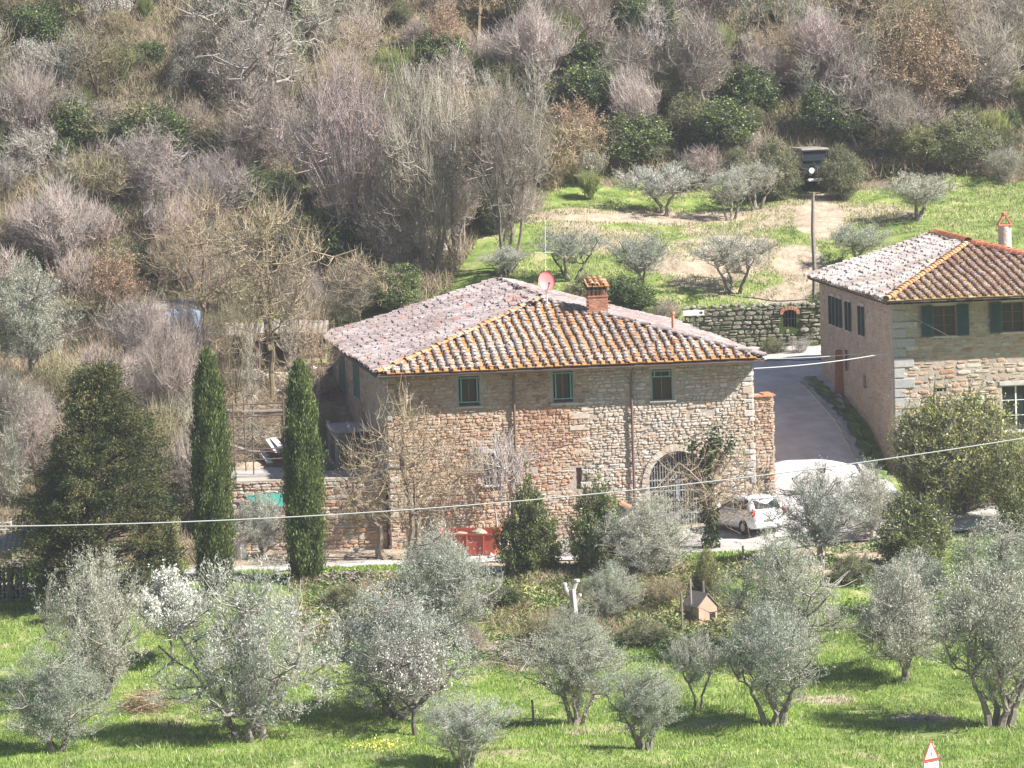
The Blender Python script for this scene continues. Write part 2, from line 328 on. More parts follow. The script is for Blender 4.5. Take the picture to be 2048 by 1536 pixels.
M['sign_white'] = flat('sign_white', (.80, .80, .78), .5, None)
M['sign_red'] = flat('sign_red', (.62, .05, .05), .5, None)
M['sign_black'] = flat('sign_black', (.02, .02, .02), .5, None)
M['sign_green'] = flat('sign_green', (.25, .42, .34), .5, None)
M['kennel'] = flat('kennel', (.56, .37, .27), .8)
M['canvas'] = flat('canvas', (.26, .24, .21), .9, (3, .7, 1.2))

# ------------------------------------------------------------------ ground sheet
def ground():
    rng = np.random.default_rng(3)
    xs = np.concatenate([np.arange(-200, -44, 12), np.arange(-44, 44, .4), np.arange(44, 200, 12)])
    ys = np.concatenate([np.arange(-20, 150, 5), np.arange(150, 290, .4), np.arange(290, 430, 10)])
    X, Y = np.meshgrid(xs, ys); Z = hz(X.ravel(), Y.ravel()).reshape(X.shape)
    V = np.stack([X, Y, Z], -1).reshape(-1, 3); ny, nx = X.shape
    i = np.arange(ny * nx).reshape(ny, nx)
    F = np.stack([i[:-1, :-1], i[:-1, 1:], i[1:, 1:], i[1:, :-1]], -1).reshape(-1, 4)
    mb = MB(); mb.add(V, F, .5); o = mb.build('ground', M_ground, smooth=True)
    P = proj(V); px, py = P[:, 0], P[:, 1]; y = V[:, 1]
    n1 = vnoise(V[:, 0], V[:, 1], 2.5, 5) * .6 + vnoise(V[:, 0], V[:, 1], .9, 6) * .4
    def blob(cx, cy, rx, ry): return np.clip(1.6 - np.sqrt(((px - cx) / rx) ** 2 + ((py - cy) / ry) ** 2) + (n1 - .5) * 1.4, 0, 1) * (y > 150)
    wood = np.clip((y - np.interp(px, [880, 1080], [231, 250]) + (n1 - .5) * 4) / 2, 0, 1)
    soil = np.zeros(len(V))
    for a in [(1640, 440, 60, 45), (1600, 520, 70, 40), (1300, 435, 230, 14), (1530, 440, 120, 20), (560, 590, 120, 22), (190, 655, 70, 30), (30, 775, 70, 22),
              (560, 830, 150, 110), (1040, 1300, 110, 40), (1380, 1240, 90, 40), (1290, 1190, 80, 25), (1450, 520, 110, 60), (1230, 480, 90, 25), (1750, 430, 70, 18), (1560, 590, 60, 20), (1340, 520, 60, 22), (1720, 1100, 50, 40), (1150, 460, 60, 14), (330, 1440, 50, 10), (620, 1330, 40, 10), (1000, 1500, 60, 8), (1650, 1400, 50, 8), (1180, 1130, 260, 22), (1500, 1110, 200, 45),
              (1200, 1460, 60, 10), (1420, 1450, 50, 8), (1840, 1440, 60, 10), (720, 1160, 120, 20), (1260, 1050, 260, 60)]:
        soil = np.maximum(soil, blob(*a))
    wood = np.maximum(wood, .85 * np.clip((px < 455) * (y > 197) * (n1 * 1.5), 0, 1))
    soil = np.where((y > 196) & (y < 221) & (px > 380) & (px < 1700), np.maximum(soil, .75), soil)
    for nm, a in (('wood', wood), ('soil', soil)):
        at_ = o.data.attributes.new(nm, 'FLOAT', 'POINT'); at_.data.foreach_set('value', a.astype(np.float32))
    return tag(o, kind='structure')
def make_ground_mat():
    m = bpy.data.materials.new('ground_grass'); m.use_nodes = True; N = m.node_tree; b = N.nodes['Principled BSDF']; L = N.links
    g = N.nodes.new('ShaderNodeNewGeometry')
    def noise(s, d=6, dist=0):
        n = N.nodes.new('ShaderNodeTexNoise'); n.inputs['Scale'].default_value = s; n.inputs['Detail'].default_value = d; n.inputs['Roughness'].default_value = .65
        n.inputs['Distortion'].default_value = dist; L.new(g.outputs['Position'], n.inputs['Vector']); return n.outputs[0]
    def ramp(f, st):
        c = N.nodes.new('ShaderNodeValToRGB'); e = c.color_ramp.elements
        while len(e) < len(st): e.new(.5)
        for i, (p, q) in enumerate(st): e[i].position = p; e[i].color = (*q, 1)
        L.new(f, c.inputs[0]); return c.outputs[0]
    def mix(f, a, c):
        x = N.nodes.new('ShaderNodeMix'); x.data_type = 'RGBA'; L.new(f, x.inputs[0]); L.new(a, x.inputs[6]); L.new(c, x.inputs[7]); return x.outputs[2]
    grass = ramp(noise(.9), [(.3, (.08, .125, .035)), (.46, (.18, .25, .06)), (.58, (.28, .33, .11)), (.66, (.40, .35, .20))])
    soil = ramp(noise(1.7), [(.3, (.30, .225, .16)), (.5, (.42, .34, .25)), (.68, (.52, .44, .35))])
    lit = ramp(noise(1.3), [(.32, (.06, .065, .03)), (.5, (.17, .135, .09)), (.7, (.31, .25, .18))])
    def attr(n):
        a = N.nodes.new('ShaderNodeAttribute'); a.attribute_name = n; return a.outputs['Fac']
    def sharp(f, s):
        ad = N.nodes.new('ShaderNodeMath'); ad.operation = 'ADD'; L.new(f, ad.inputs[0]); L.new(noise(s, 8), ad.inputs[1])
        mr = N.nodes.new('ShaderNodeMapRange'); mr.inputs[1].default_value = .85; mr.inputs[2].default_value = 1.1; L.new(ad.outputs[0], mr.inputs[0]); return mr.outputs[0]
    c = mix(sharp(attr('wood'), 2), mix(sharp(attr('soil'), 3), grass, soil), lit)
    L.new(c, b.inputs['Base Color']); b.inputs['Roughness'].default_value = 1; b.inputs['Specular IOR Level'].default_value = .1
    bp = N.nodes.new('ShaderNodeBump'); bp.inputs['Strength'].default_value = .8; bp.inputs['Distance'].default_value = .12
    L.new(noise(5, 8), bp.inputs['Height']); L.new(bp.outputs[0], b.inputs['Normal']); return m
M_ground = make_ground_mat(); ground()

def ribbon(name, pts, widths, mat, off=.05, step=.4, nacross=10, kind='structure', edge=.35, seed=0, flatz=None, thick=0):
    """road strip following the terrain; pts are ground points (x,y)"""
    pts = np.array([p[:2] for p in pts], float); d = np.r_[0, np.cumsum(np.linalg.norm(np.diff(pts, axis=0), axis=1))]
    t = np.arange(0, d[-1] + step, step).clip(0, d[-1]); C = np.stack([np.interp(t, d, pts[:, i]) for i in (0, 1)], 1)
    k = np.ones(9) / 9; Cp = np.pad(C, ((4, 4), (0, 0)), mode='edge'); Cs = np.stack([np.convolve(Cp[:, i], k, 'valid') for i in (0, 1)], 1)
    T = np.gradient(Cs, axis=0); T /= np.linalg.norm(T, axis=1, keepdims=True) + 1e-9; Nn = np.stack([-T[:, 1], T[:, 0]], 1)
    wd = np.interp(t, d, widths); a = np.linspace(-.5, .5, nacross)
    rg = np.random.default_rng(seed); j = (rg.random((2, len(t))) - .5) * edge
    A = np.broadcast_to(a, (len(t), nacross)) * wd[:, None]; A = A.copy(); A[:, 0] += j[0]; A[:, -1] += j[1]
    XY = Cs[:, None] + Nn[:, None] * A[..., None]
    Z = hz(XY[..., 0].ravel(), XY[..., 1].ravel()).reshape(XY.shape[:2]) + off
    V = np.concatenate([XY, Z[..., None]], -1); i = np.arange(V.shape[0] * V.shape[1]).reshape(V.shape[:2])
    F = np.stack([i[:-1, :-1], i[:-1, 1:], i[1:, 1:], i[1:, :-1]], -1).reshape(-1, 4)
    mb = MB(); mb.add(V.reshape(-1, 3), F, rg.random(V.shape[0] * V.shape[1]))
    if thick:
        for c in (0, -1):
            Vs = np.stack([V[:, c], V[:, c] - [0, 0, thick]], 1); q = np.arange(len(Vs) * 2).reshape(-1, 2)
            mb.add(Vs.reshape(-1, 3), np.stack([q[:-1, 0], q[1:, 0], q[1:, 1], q[:-1, 1]], -1), .5)
    o = mb.build(name, mat, smooth=True)
    return tag(o, kind=kind)
G = ground_at
ribbon('farm_track', [G(-80, 194), G(150, 194.5), G(400, 195), G(700, 195.3), G(900, 195.6), G(1050, 195.8), G(1250, 196), G(1480, 196.5)], [2.0, 2.0, 1.6, 1.7, 2, 2.6, 4, 4.6], M['gravel'], .05, seed=1)
ribbon('forecourt', [G(1330, 197.8), G(1450, 197.6), G(1600, 198.3), G(1760, 199), G(2100, 199.5), G(2300, 200)], [5.5, 6.5, 7, 6.5, 5, 5], M['gravel'], .085, nacross=16, seed=2)
ribbon('road', [G(1700, 196.5), G(1690, 200), G(1650, 205), G(1605, 211), G(1580, 218), G(1560, 223.2), G(1470, 224.5), G(1330, 225)], [6, 5.5, 4.6, 4.2, 4.0, 4.4, 2.6, 2.6], M['asphalt'], .13, nacross=14, seed=3, edge=.15)
ribbon('lane', [G(1400, 225), G(1560, 224.7), G(1660, 224.6), G(1740, 224.4)], [2.4, 2.6, 2.6, 2.6], M['gravel'], .17, nacross=8, seed=4)

# ------------------------------------------------------------------ masonry helpers
class Frame:
    def __init__(s, o, psi):
        s.o = np.array(o, float); c, q = math.cos(psi), math.sin(psi); s.B = np.array([[c, -q, 0], [q, c, 0], [0, 0, 1]]); s.psi = psi
    def __call__(s, *p):
        p = np.array(p[0] if len(p) == 1 else p, float); return p @ s.B.T + s.o
    def local(s, P): return (np.asarray(P) - s.o) @ s.B
    def front(s, px, py, v=0):      # pixel -> (u,z) on the plane v=const
        d = s.B.T @ ray(px, py); c = s.local(CP); t = (v - c[1]) / d[1]; q = c + d * t; return q[0], q[2]
    def side(s, px, py, u=0):
        d = s.B.T @ ray(px, py); c = s.local(CP); t = (u - c[0]) / d[0]; q = c + d * t; return q[1], q[2]
def panel(mb, fr, mapf, L, z0, z1, ops, depth=.28, tint=.5):
    """wall face with holes. mapf(s, n, z)->local coords ; n = outward offset"""
    ss = sorted({0, L, *[o[0] for o in ops], *[o[1] for o in ops]}); zs = sorted({z0, z1, *[o[2] for o in ops], *[o[3] for o in ops]})
    for i in range(len(ss) - 1):
        for j in range(len(zs) - 1):
            a, b, c, d = ss[i], ss[i + 1], zs[j], zs[j + 1]; m = ((a + b) / 2, (c + d) / 2)
            if any(o[0] < m[0] < o[1] and o[2] < m[1] < o[3] for o in ops): continue
            mb.add([fr(mapf(a, 0, c)), fr(mapf(b, 0, c)), fr(mapf(b, 0, d)), fr(mapf(a, 0, d))], [(0, 1, 2, 3)], tint)
    for (a, b, c, d) in [o[:4] for o in ops]:
        for (p, q) in (((a, c), (b, c)), ((b, c), (b, d)), ((b, d), (a, d)), ((a, d), (a, c))):
            mb.add([fr(mapf(p[0], 0, p[1])), fr(mapf(p[0], -depth, p[1])), fr(mapf(q[0], -depth, q[1])), fr(mapf(q[0], 0, q[1]))], [(0, 1, 2, 3)], tint)
def rubble(mb, fr, mapf, L, z0, z1, ops, seed, tintf, hr=(.08, .185), wr=(.11, .38), thick=(.015, .055), gap=.025, skip=.05, arch=None, zg=None):
    rng = np.random.default_rng(seed); z = z0; Q = []; TT = []; TH = []
    while z < z1 - .05:
        h = min(rng.uniform(*hr), z1 - z); s = -rng.uniform(0, .2)
        while s < L:
            wdt = rng.uniform(*wr) * (1.25 if h > .18 else 1); a, b = max(s, .005), min(s + wdt, L - .005); s += wdt
            if b - a < .06 or rng.random() < skip: continue
            dz = rng.normal(0, .012); c, d = z + dz, z + h + dz
            # occasionally split in two thin ones
            parts = [(c, d)] if rng.random() > .22 or h < .15 else [(c, (c + d) / 2), ((c + d) / 2, d)]
            for (c1, d1) in parts:
                if any(o[0] - .02 < b and a < o[1] + .02 and o[2] - .02 < d1 and c1 < o[3] + .02 for o in ops): continue
                m = ((a + b) / 2, (c1 + d1) / 2)
                if arch and arch(m[0], m[1], max(b - a, d1 - c1) / 2): continue
                if zg is not None and d1 < zg(m[0]) - .3: continue
                g = gap * rng.uniform(.3, 1.5) * .5; e = min((b - a), (d1 - c1)) * .22
                q = np.array([(a + g, c1 + g), (b - g, c1 + g), (b - g, d1 - g), (a + g, d1 - g)]) + rng.uniform(-e, e, (4, 2)) * .5
                # cut corners -> 8-gon
                r = []
                for i in range(4):
                    p0, p1, p2 = q[i - 1], q[i], q[(i + 1) % 4]; f = rng.uniform(.12, .34); r.append(p1 + (p0 - p1) * f); f = rng.uniform(.12, .34); r.append(p1 + (p2 - p1) * f)
                Q.append(r); TT.append(tintf(m[0], m[1], rng)); TH.append(rng.uniform(*thick))
        z += h
    Q = np.array(Q); TH = np.array(TH); n = len(Q); cen = Q.mean(1, keepdims=True)
    inner = cen + (Q - cen) * .80; tl = rng.normal(0, .22, (n, 8)) * TH[:, None]
    out = []
    for arr, nn in ((Q, np.zeros((n, 8)) - .01), (inner, TH[:, None] + tl)):
        out.append(np.stack([arr[..., 0], nn, arr[..., 1]], -1))
    ce = np.concatenate([cen[:, 0, :1], (TH * 1.12)[:, None], cen[:, 0, 1:]], -1)[:, None]
    V = np.concatenate(out + [ce], 1)     # n,17,3 (s,n,z)
    W = np.array([mapf(0, 0, 0), mapf(1, 0, 0), mapf(0, 1, 0), mapf(0, 0, 1)], float); Mx = (W[1:] - W[0])
    V = V @ Mx + W[0]; V = fr(V)
    f4 = [(i, (i + 1) % 8, 8 + (i + 1) % 8, 8 + i) for i in range(8)]; f3 = [(8 + i, 8 + (i + 1) % 8, 16) for i in range(8)]
    off = (np.arange(n) * 17)[:, None, None]; T = np.repeat(np.array(TT), 17)
    mb.add(V.reshape(-1, 3), (np.array(f4)[None] + off).reshape(-1, 4), T)
    mb.f3.append((np.array(f3)[None] + off).reshape(-1, 3) + mb.n - n * 17); mb.m3.append(np.full(n * 8, mb.mi))
def quoins(mb, fr, mapf, s0, z0, z1, seed, side=1, w=(.22, .46), h=.25, tint=(.5, 1), skip=.25, n=.06):
    rng = np.random.default_rng(seed); z = z0; k = 0
    while z < z1:
        hh = min(h * rng.uniform(.7, 1.2), z1 - z); ww = w[k % 2] * rng.uniform(.85, 1.15); k += 1
        if rng.random() > skip:
            a, b = (s0, s0 + ww) if side > 0 else (s0 - ww, s0)
            g = .012; e = .03; O = [(a + g, z + g), (b - g, z + g), (b - g, z + hh - g), (a + g, z + hh - g)]
            I = [(a + g + e, z + g + e), (b - g - e, z + g + e), (b - g - e, z + hh - g - e), (a + g + e, z + hh - g - e)]
            V = [fr(mapf(p[0], -.01, p[1])) for p in O] + [fr(mapf(p[0], n * rng.uniform(.8, 1.1), p[1])) for p in I]
            mb.add(V, [(0, 1, 5, 4), (1, 2, 6, 5), (2, 3, 7, 6), (3, 0, 4, 7), (4, 5, 6, 7)], rng.uniform(*tint))
        z += hh
def tile_tmpl(r0, r1, L, th=.02, m=6, arc=math.pi):
    """half-round cover tile, axis along +s, convex up"""
    a = np.linspace(0, arc, m) + (math.pi - arc) / 2; V = []
    for (r, s, dz) in ((r0, 0, .03), (r1, L, 0.0)):
        for q in a: V.append((r * math.cos(q), s, r * math.sin(q) * .9 + dz))
    for q in a: V.append(((r0 - th) * math.cos(q), 0, (r0 - th) * math.sin(q) * .9 + .03))
    F = [(i, i + m, i + m + 1, i + 1) for i in range(m - 1)] + [(2 * m + i, i, i + 1, 2 * m + i + 1) for i in range(m - 1)]
    return np.array(V), np.array(F)
def slope_tiles(mb, A, Bp, poly, spacing, course, mats, seed, mess=1.0, tintc=None, tintt=None):
    """A->Bp eave edge (world), poly = list of world corners of the planar slope (incl. A,Bp)"""
    rng = np.random.default_rng(seed); A = np.array(A, float); e = np.array(Bp) - A; LE = np.linalg.norm(e); e /= LE
    poly = np.array(poly, float); far = max(poly, key=lambda p: np.linalg.norm(np.cross(p - A, e))); n = np.cross(e, far - A); n /= np.linalg.norm(n)
    if n[2] < 0: n = -n
    s = np.cross(n, e); s = s if s @ (far - A) > 0 else -s
    P2 = np.stack([(poly - A) @ e, (poly - A) @ s], 1); B = np.stack([e, s, n], 1)
    mb.mi = 2; c = P2.mean(0)
    mb.addn((A + P2[:, :1] * e + P2[:, 1:] * s - n * .02), [tuple(range(len(poly)))], .4)
    mb.addn((A + P2[:, :1] * e + P2[:, 1:] * s - n * .16), [tuple(range(len(poly)))[::-1]], .4)
    def inside(x, y, mrg=0):
        r = np.ones(x.shape, bool); k = len(P2); area = np.sum(P2[:, 0] * np.roll(P2[:, 1], -1) - np.roll(P2[:, 0], -1) * P2[:, 1]); sg = np.sign(area)
        for i in range(k):
            p, q = P2[i], P2[(i + 1) % k]; d = q - p; L = np.linalg.norm(d)
            r &= sg * (d[0] * (y - p[1]) - d[1] * (x - p[0])) / L > mrg
        return r
    nx = int(LE / spacing) + 2; top = P2[:, 1].max(); ny = int(top / course) + 1
    I, J = np.meshgrid(np.arange(-30, nx + 30), np.arange(ny)); I = I.ravel(); J = J.ravel()
    rowj = rng.normal(0, .012 * mess, nx + 62)
    # trays
    x = (I + .5) * spacing; y = J * course
    k = inside(x, y + course * .5, .02); xx, yy = x[k] + rng.normal(0, .008 * mess, k.sum()), y[k] + rng.normal(0, .015 * mess, k.sum())
    hw = spacing * .5 - .01
    tv = [(-hw, -.03, .045), (hw, -.03, .045), (hw, course, .012), (-hw, course, .012), (-hw, -.03, .01), (hw, -.03, .01), (-hw * .98, -.03, .075), (-hw * .98, course, .04), (hw * .98, -.03, .075), (hw * .98, course, .04)]
    tf = [(0, 1, 2, 3), (4, 5, 1, 0), (6, 0, 3, 7), (1, 8, 9, 2)]
    mb.mi = 1; O = A + xx[:, None] * e + yy[:, None] * s + n * (rng.random(k.sum())[:, None] * .012 * mess); O = O + n * ((vnoise(O[:, 0], O[:, 1], 2.6, seed + 3) - .5) * .10 * mess)[:, None]
    pz = vnoise(O[:, 0], O[:, 1], 1.6, seed); tt = np.clip(rng.beta(2, 2, k.sum()) * .7 + (pz - .35) * .6, 0, 1) if tintt is None else tintt(O, rng, pz)
    mb.stamp(tv, tf, O, B, tt)
    # covers
    x = I * spacing + rowj[np.clip(I + 30, 0, nx + 61)]; y = J * course
    k = inside(x, y + course * .5, .04); xx, yy = x[k] + rng.normal(0, .018 * mess, k.sum()), y[k] + rng.normal(0, .045 * mess, k.sum())
    tv, tf = tile_tmpl(.106, .084, course * 1.14, .018)
    mb.mi = 0; O = A + xx[:, None] * e + yy[:, None] * s + n * (.05 + rng.random(k.sum())[:, None] * .025 * mess); O = O + n * ((vnoise(O[:, 0], O[:, 1], 2.6, seed + 3) - .5) * .10 * mess)[:, None] + e * ((vnoise(O[:, 0], O[:, 1], 1.5, seed + 5) - .5) * .09 * mess)[:, None]
    ang = rng.normal(0, .055 * mess, k.sum()); ca, sa = np.cos(ang), np.sin(ang)
    Bs = np.stack([ca[:, None] * e + sa[:, None] * s, -sa[:, None] * e + ca[:, None] * s, np.broadcast_to(n, (len(ang), 3))], -1)
    pz = vnoise(O[:, 0] + 9, O[:, 1], 1.3, seed); tt = np.clip(.2 + rng.beta(2.5, 2.5, k.sum()) * .55 + (pz - .5) * .7, .02, 1)
    red = rng.random(k.sum()) < .03; tt = np.where(red, 0, tt) if tintc is None else tintc(O, rng, tt)
    mb.stamp(tv, tf, O, Bs, tt)
def ridge_tiles(mb, P, Q, r=.13, L=.4, seed=0, tint=(0, 1), up=.03, jit=.01):
    rng = np.random.default_rng(seed); P = np.array(P, float); Q = np.array(Q, float); d = Q - P; LL = np.linalg.norm(d); d /= LL
    n = int(LL / (L * .88)); x = np.cross(d, [0, 0, 1.]); x /= np.linalg.norm(x); z = np.cross(x, d)
    tv, tf = tile_tmpl(r, r * .84, L, .022, 8)
    O = P + (np.arange(n) * L * .88)[:, None] * d + z * up + rng.normal(0, jit, (n, 3)); B = np.stack([x, d, z], 1)
    mb.stamp(tv, tf, O, B, rng.uniform(*tint, n))
def window(parent, fr, mapf, a, b, c, d, style, depth=.26):
    """window in opening a..b, c..d ; mapf(s,n,z)"""
    Bx = np.stack([mapf(1, 0, 0), mapf(0, 1, 0), mapf(0, 0, 1)], 0) - mapf(0, 0, 0); Mw = (fr.B @ Bx.T)
    P = lambda s, n, z: fr(mapf(s, n, z))
    def bx(mb, s0, s1, n0, n1, z0, z1, t=.5, bev=0): mb.box(P((s0 + s1) / 2, (n0 + n1) / 2, (z0 + z1) / 2), (abs(s1 - s0), abs(n1 - n0), abs(z1 - z0)), Mw, t, bev)
    fmat = {'teal': 'wood_brown', 'tealopen': 'wood_brown', 'shutter': 'wood_brown', 'bars': 'metal_dark', 'plain': 'wood_grey', 'side': 'teal', 'slit': 'metal_dark', 'white': 'white_paint'}[style]
    mb = MB(); t = .05; bx(mb, a, b, -.20, -.14, c, c + t); bx(mb, a, b, -.20, -.14, d - t, d); bx(mb, a, a + t, -.20, -.14, c + t, d - t); bx(mb, b - t, b, -.20, -.14, c + t, d - t)
    m = (a + b) / 2
    if style not in ('slit', 'bars'): bx(mb, m - .03, m + .03, -.195, -.135, c + t, d - t)
    if style in ('shutter', 'white'):
        for q in (.34, .67): bx(mb, a + t, b - t, -.19, -.15, c + (d - c) * q - .015, c + (d - c) * q + .015)
    wn = mb.build('window', M[fmat], parent)
    mb = MB(); bx(mb, a + .01, b - .01, -.178, -.172, c + .01, d - .01); pn = mb.build('pane', M['glass'], wn)
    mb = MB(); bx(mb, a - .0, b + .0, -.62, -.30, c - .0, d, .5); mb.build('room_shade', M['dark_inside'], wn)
    if style in ('shutter', 'teal', 'tealopen', 'white'):
        mb = MB()
        for q in ((a + .1, m - .1), (m + .1, b - .1)): bx(mb, q[0], q[1], -.25, -.24, c + .1, d - .1 - (d - c) * .25)
        mb.build('curtain', M['curtain'], wn)
    if style not in ('side', 'slit'):
        mb = MB(); bx(mb, a - .12, b + .12, -.10, .11, c - .09, c - .002, .8, .02); mb.build('sill', M['concrete'], wn)
        mb = MB(); bx(mb, a - .1, b + .1, -.02, .055, d + .002, d + .16, .8, .01); mb.build('lintel', M['concrete'], wn)
    if style in ('teal', 'tealopen'):
        mb = MB(); z0 = c + (.14 if style == 'teal' else (d - c) * .74); o = .02
        for (s0, s1, u0, u1) in ((a + .02, b - .02, d - .10, d - .05), (a + .02, b - .02, z0, z0 + .05), (a + .1, a + .15, z0 + .05, d - .1), (b - .15, b - .1, z0 + .05, d - .1)): bx(mb, s0, s1, .0 + o, .04 + o, u0, u1)
        for s0, s1 in ((a + .0, a + .035), (b - .035, b)): bx(mb, s0, s1, -.03, .015, c, d)
        mb.build('screen_frame', M['teal'], wn)
    if style in ('shutter',):
        for sgn, e in ((-1, a), (1, b)):
            mb = MB(); wd = .52; s0, s1 = (e - wd - .02, e - .02) if sgn < 0 else (e + .02, e + wd + .02)
            bx(mb, s0, s1, .09, .125, c - .03, d + .03); 
            for z in np.arange(c + .05, d - .03, .065): mb.box(P((s0 + s1) / 2, .135, z), (wd - .12, .03, .04), Mw @ np.array(Matrix.Rotation(.5, 3, 'X')), .5)
            bx(mb, s0 + .1, s0 + .14, .05, .1, c + .2, c + .25)
            mb.build('shutter', M['green_shutter'], wn)
    if style == 'bars':
        mb = MB()
        for s in np.arange(a + .12, b - .05, .13): bx(mb, s - .01, s + .01, -.06, -.04, c, d)
        for z in np.arange(c + .15, d, .2): bx(mb, a, b, -.062, -.038, z - .01, z + .01)
        mb.build('grille', M['wood_grey'], wn)
    return wn
FRONT = lambda s, n, z: np.array([s, -n, z], float)

# ------------------------------------------------------------------ main farmhouse
psi = R_(8.2); F1 = Frame([*at(770, 740, 200)[:2], 0.0], psi); L1, D1, HT = 15.3, 20.4, 7.44; HR = 9.55; OV = .8; hipr = 8.0
def zlip(ov): return HT - ov * .27 + .10
house = thing('stone_farmhouse', 'large stone farmhouse with a hipped tile roof and barred arched gateway, in the middle', 'farmhouse', F1(0, 0, 0))
def bwin(px0, py0, px1, py1, F, top=None):
    a, z1 = F.front(px0, (py0)); b, _ = F.front(px1, py0); _, z0 = F.front((px0 + px1) / 2, py1); _, z1 = F.front((px0 + px1) / 2, py0); return a, b, z0, z1
W1 = [bwin(915, 752, 959, 812, F1), bwin(1104, 742, 1146, 805, F1), bwin(1302, 738, 1344, 800, F1), bwin(966, 906, 1001, 970, F1)]
ga, gz = F1.front(1298, 1045); gb, _ = F1.front(1418, 1045); gtop = F1.front(1350, 902)[1]; gspring = F1.front(1300, 975)[1]
GATE = (ga, gb, .1, gtop); gm = (ga + gb) / 2; gr = (gb - ga) / 2
def arch_h(s): return gspring + (gtop - gspring) * math.sqrt(max(0, 1 - ((s - gm) / gr) ** 2))
def in_arch(s, z, r=0): return abs(s - gm) < gr + .02 + r and z < gspring + (gtop - gspring) * math.sqrt(max(0, 1 - (max(0, abs(s - gm) - r) / gr) ** 2)) + .22 + r * .6
smallb = bwin(1152, 935, 1163, 978, F1)

def main_house():
    rng = np.random.default_rng(11)
    RS = [M['mortar'], M['stone']]
    # front wall
    mb = MB(); A0, A1 = GATE[0], GATE[1]
    ops = W1 + [(A0, A1, -.6, gtop), smallb]
    mb.mi = 0; panel(mb, F1, FRONT, L1, -1.0, HT, ops, .30)
    nseg = 16; xs = np.linspace(A0, A1, nseg + 1)       # spandrels above the arch
    for i in range(nseg):
        p, q = xs[i], xs[i + 1]; hp, hq = arch_h(p), arch_h(q)
        mb.add([F1(p, 0, hp), F1(q, 0, hq), F1(q, 0, gtop), F1(p, 0, gtop)], [(0, 1, 2, 3)])
        mb.add([F1(p, 0, hp), F1(p, .30, hp), F1(q, .30, hq), F1(q, 0, hq)], [(0, 1, 2, 3)])
    mb.mi = 1
    def tf(s_, z_, r):
        base = .30 if s_ < 8.3 else .62
        base += .16 * (vnoise(s_, z_, 2.2, 3) - .5) * 2 + .1 * (vnoise(s_, z_, .7, 5) - .5) + (.10 if z_ < 2.2 and s_ < 8 else 0)
        return float(np.clip(base + r.normal(0, .13), 0, .97))
    rubble(mb, F1, FRONT, L1, .0, HT - .05, W1 + [smallb], 21, tf, arch=in_arch)
    quoins(mb, F1, FRONT, 0, .1, HT - .1, 5, 1); quoins(mb, F1, FRONT, L1, .6, HT - .1, 6, -1)
    quoins(mb, F1, FRONT, 8.4, 2.2, 5.8, 7, -1, (.4, .85), .27, (.55, .9), .4, .045)
    # voussoirs of the gateway
    for i, t in enumerate(np.linspace(.03, math.pi - .03, 23)):
        c, sn = math.cos(t), math.sin(t); x0, z0 = gm + gr * c, gspring + (gtop - gspring) * sn; x1, z1 = gm + (gr + .26) * c, gspring + (gtop - gspring + .26) * sn
        tx = -sn * .10; tz = c * .10; tt = rng.uniform(.45, .9)
        V = [F1(p[0], -nn, p[1]) for nn in (-.02, .09) for p in ((x0 - tx, z0 - tz), (x0 + tx, z0 + tz), (x1 + tx, z1 + tz), (x1 - tx, z1 - tz))]
        mb.add(V, [(0, 1, 5, 4), (1, 2, 6, 5), (2, 3, 7, 6), (3, 0, 4, 7), (4, 5, 6, 7)], tt)
    mb.build('front_wall', RS, house)
    # left wall (mostly rendered), back, right
    mb = MB(); mb.mi = 0
    LW = []
    for (x0, x1, y0, y1) in ((658, 667, 700, 762), (683, 690, 712, 775), (710, 720, 728, 792)):
        a, zt = F1.side((x0 + x1) / 2, y0); _, zb = F1.side((x0 + x1) / 2, y1); LW.append((a - .5, a + .5, zb, zt))
    sidemap = lambda s, n, z: np.array([-n, D1 - s, z], float)
    lops = [(D1 - b, D1 - a, c, d) for a, b, c, d in LW]
    panel(mb, F1, sidemap, D1, -1, HT, lops, .3)
    rubble_t = lambda s_, z_, r: float(np.clip(.45 + r.normal(0, .18), 0, 1))
    mb.mi = 1; rubble(mb, F1, sidemap, D1, 0, HT - .1, lops, 33, rubble_t, (.12, .26), (.2, .6), (.008, .028), .06, .35)
    quoins(mb, F1, sidemap, D1, 0, HT - .1, 8, -1, (.55, .3))
    mb.build('side_wall', [M['render_wall'], M['stone']], house)
    mb = MB(); mb.add([F1(0, D1, -1), F1(L1, D1, -1), F1(L1, D1, HT), F1(0, D1, HT), F1(L1 / 2, D1, HR - .1)], [(1, 0, 3, 2)]); mb.add([F1(0, D1, HT), F1(L1, D1, HT), F1(L1 / 2, D1, HR - .1)], [(1, 0, 2)])
    mb.build('rear_wall', M['render_wall'], house)
    mb = MB(); mb.mi = 0; rmap = lambda s, n, z: np.array([L1 + n, s, z], float); panel(mb, F1, rmap, D1, -1, HT, [], .3)
    mb.mi = 1; rubble(mb, F1, rmap, D1, .4, HT - .1, [], 35, lambda a, b, r: float(np.clip(.6 + r.normal(0, .17), 0, 1)), (.14, .28), (.25, .6)); quoins(mb, F1, rmap, 0, .6, HT - .1, 6, 1)
    mb.build('end_wall', RS, house)
    # roof
    mb = MB(); e = zlip(OV); E = lambda u, v, z: F1(u, v, z)
    OS = .42; es = e
    fl, fr_, bl, br = E(-OS, -OV, e), E(L1 + OS, -OV, e), E(-OS, D1 + .3, e), E(L1 + OS, D1 + .3, e)
    rf, rb = E(L1 / 2, hipr - OV + .0, HR), E(L1 / 2, D1 + .3, HR)
    def gr_(O, r, t):    # grey, whiter towards the left of the front slope
        return t
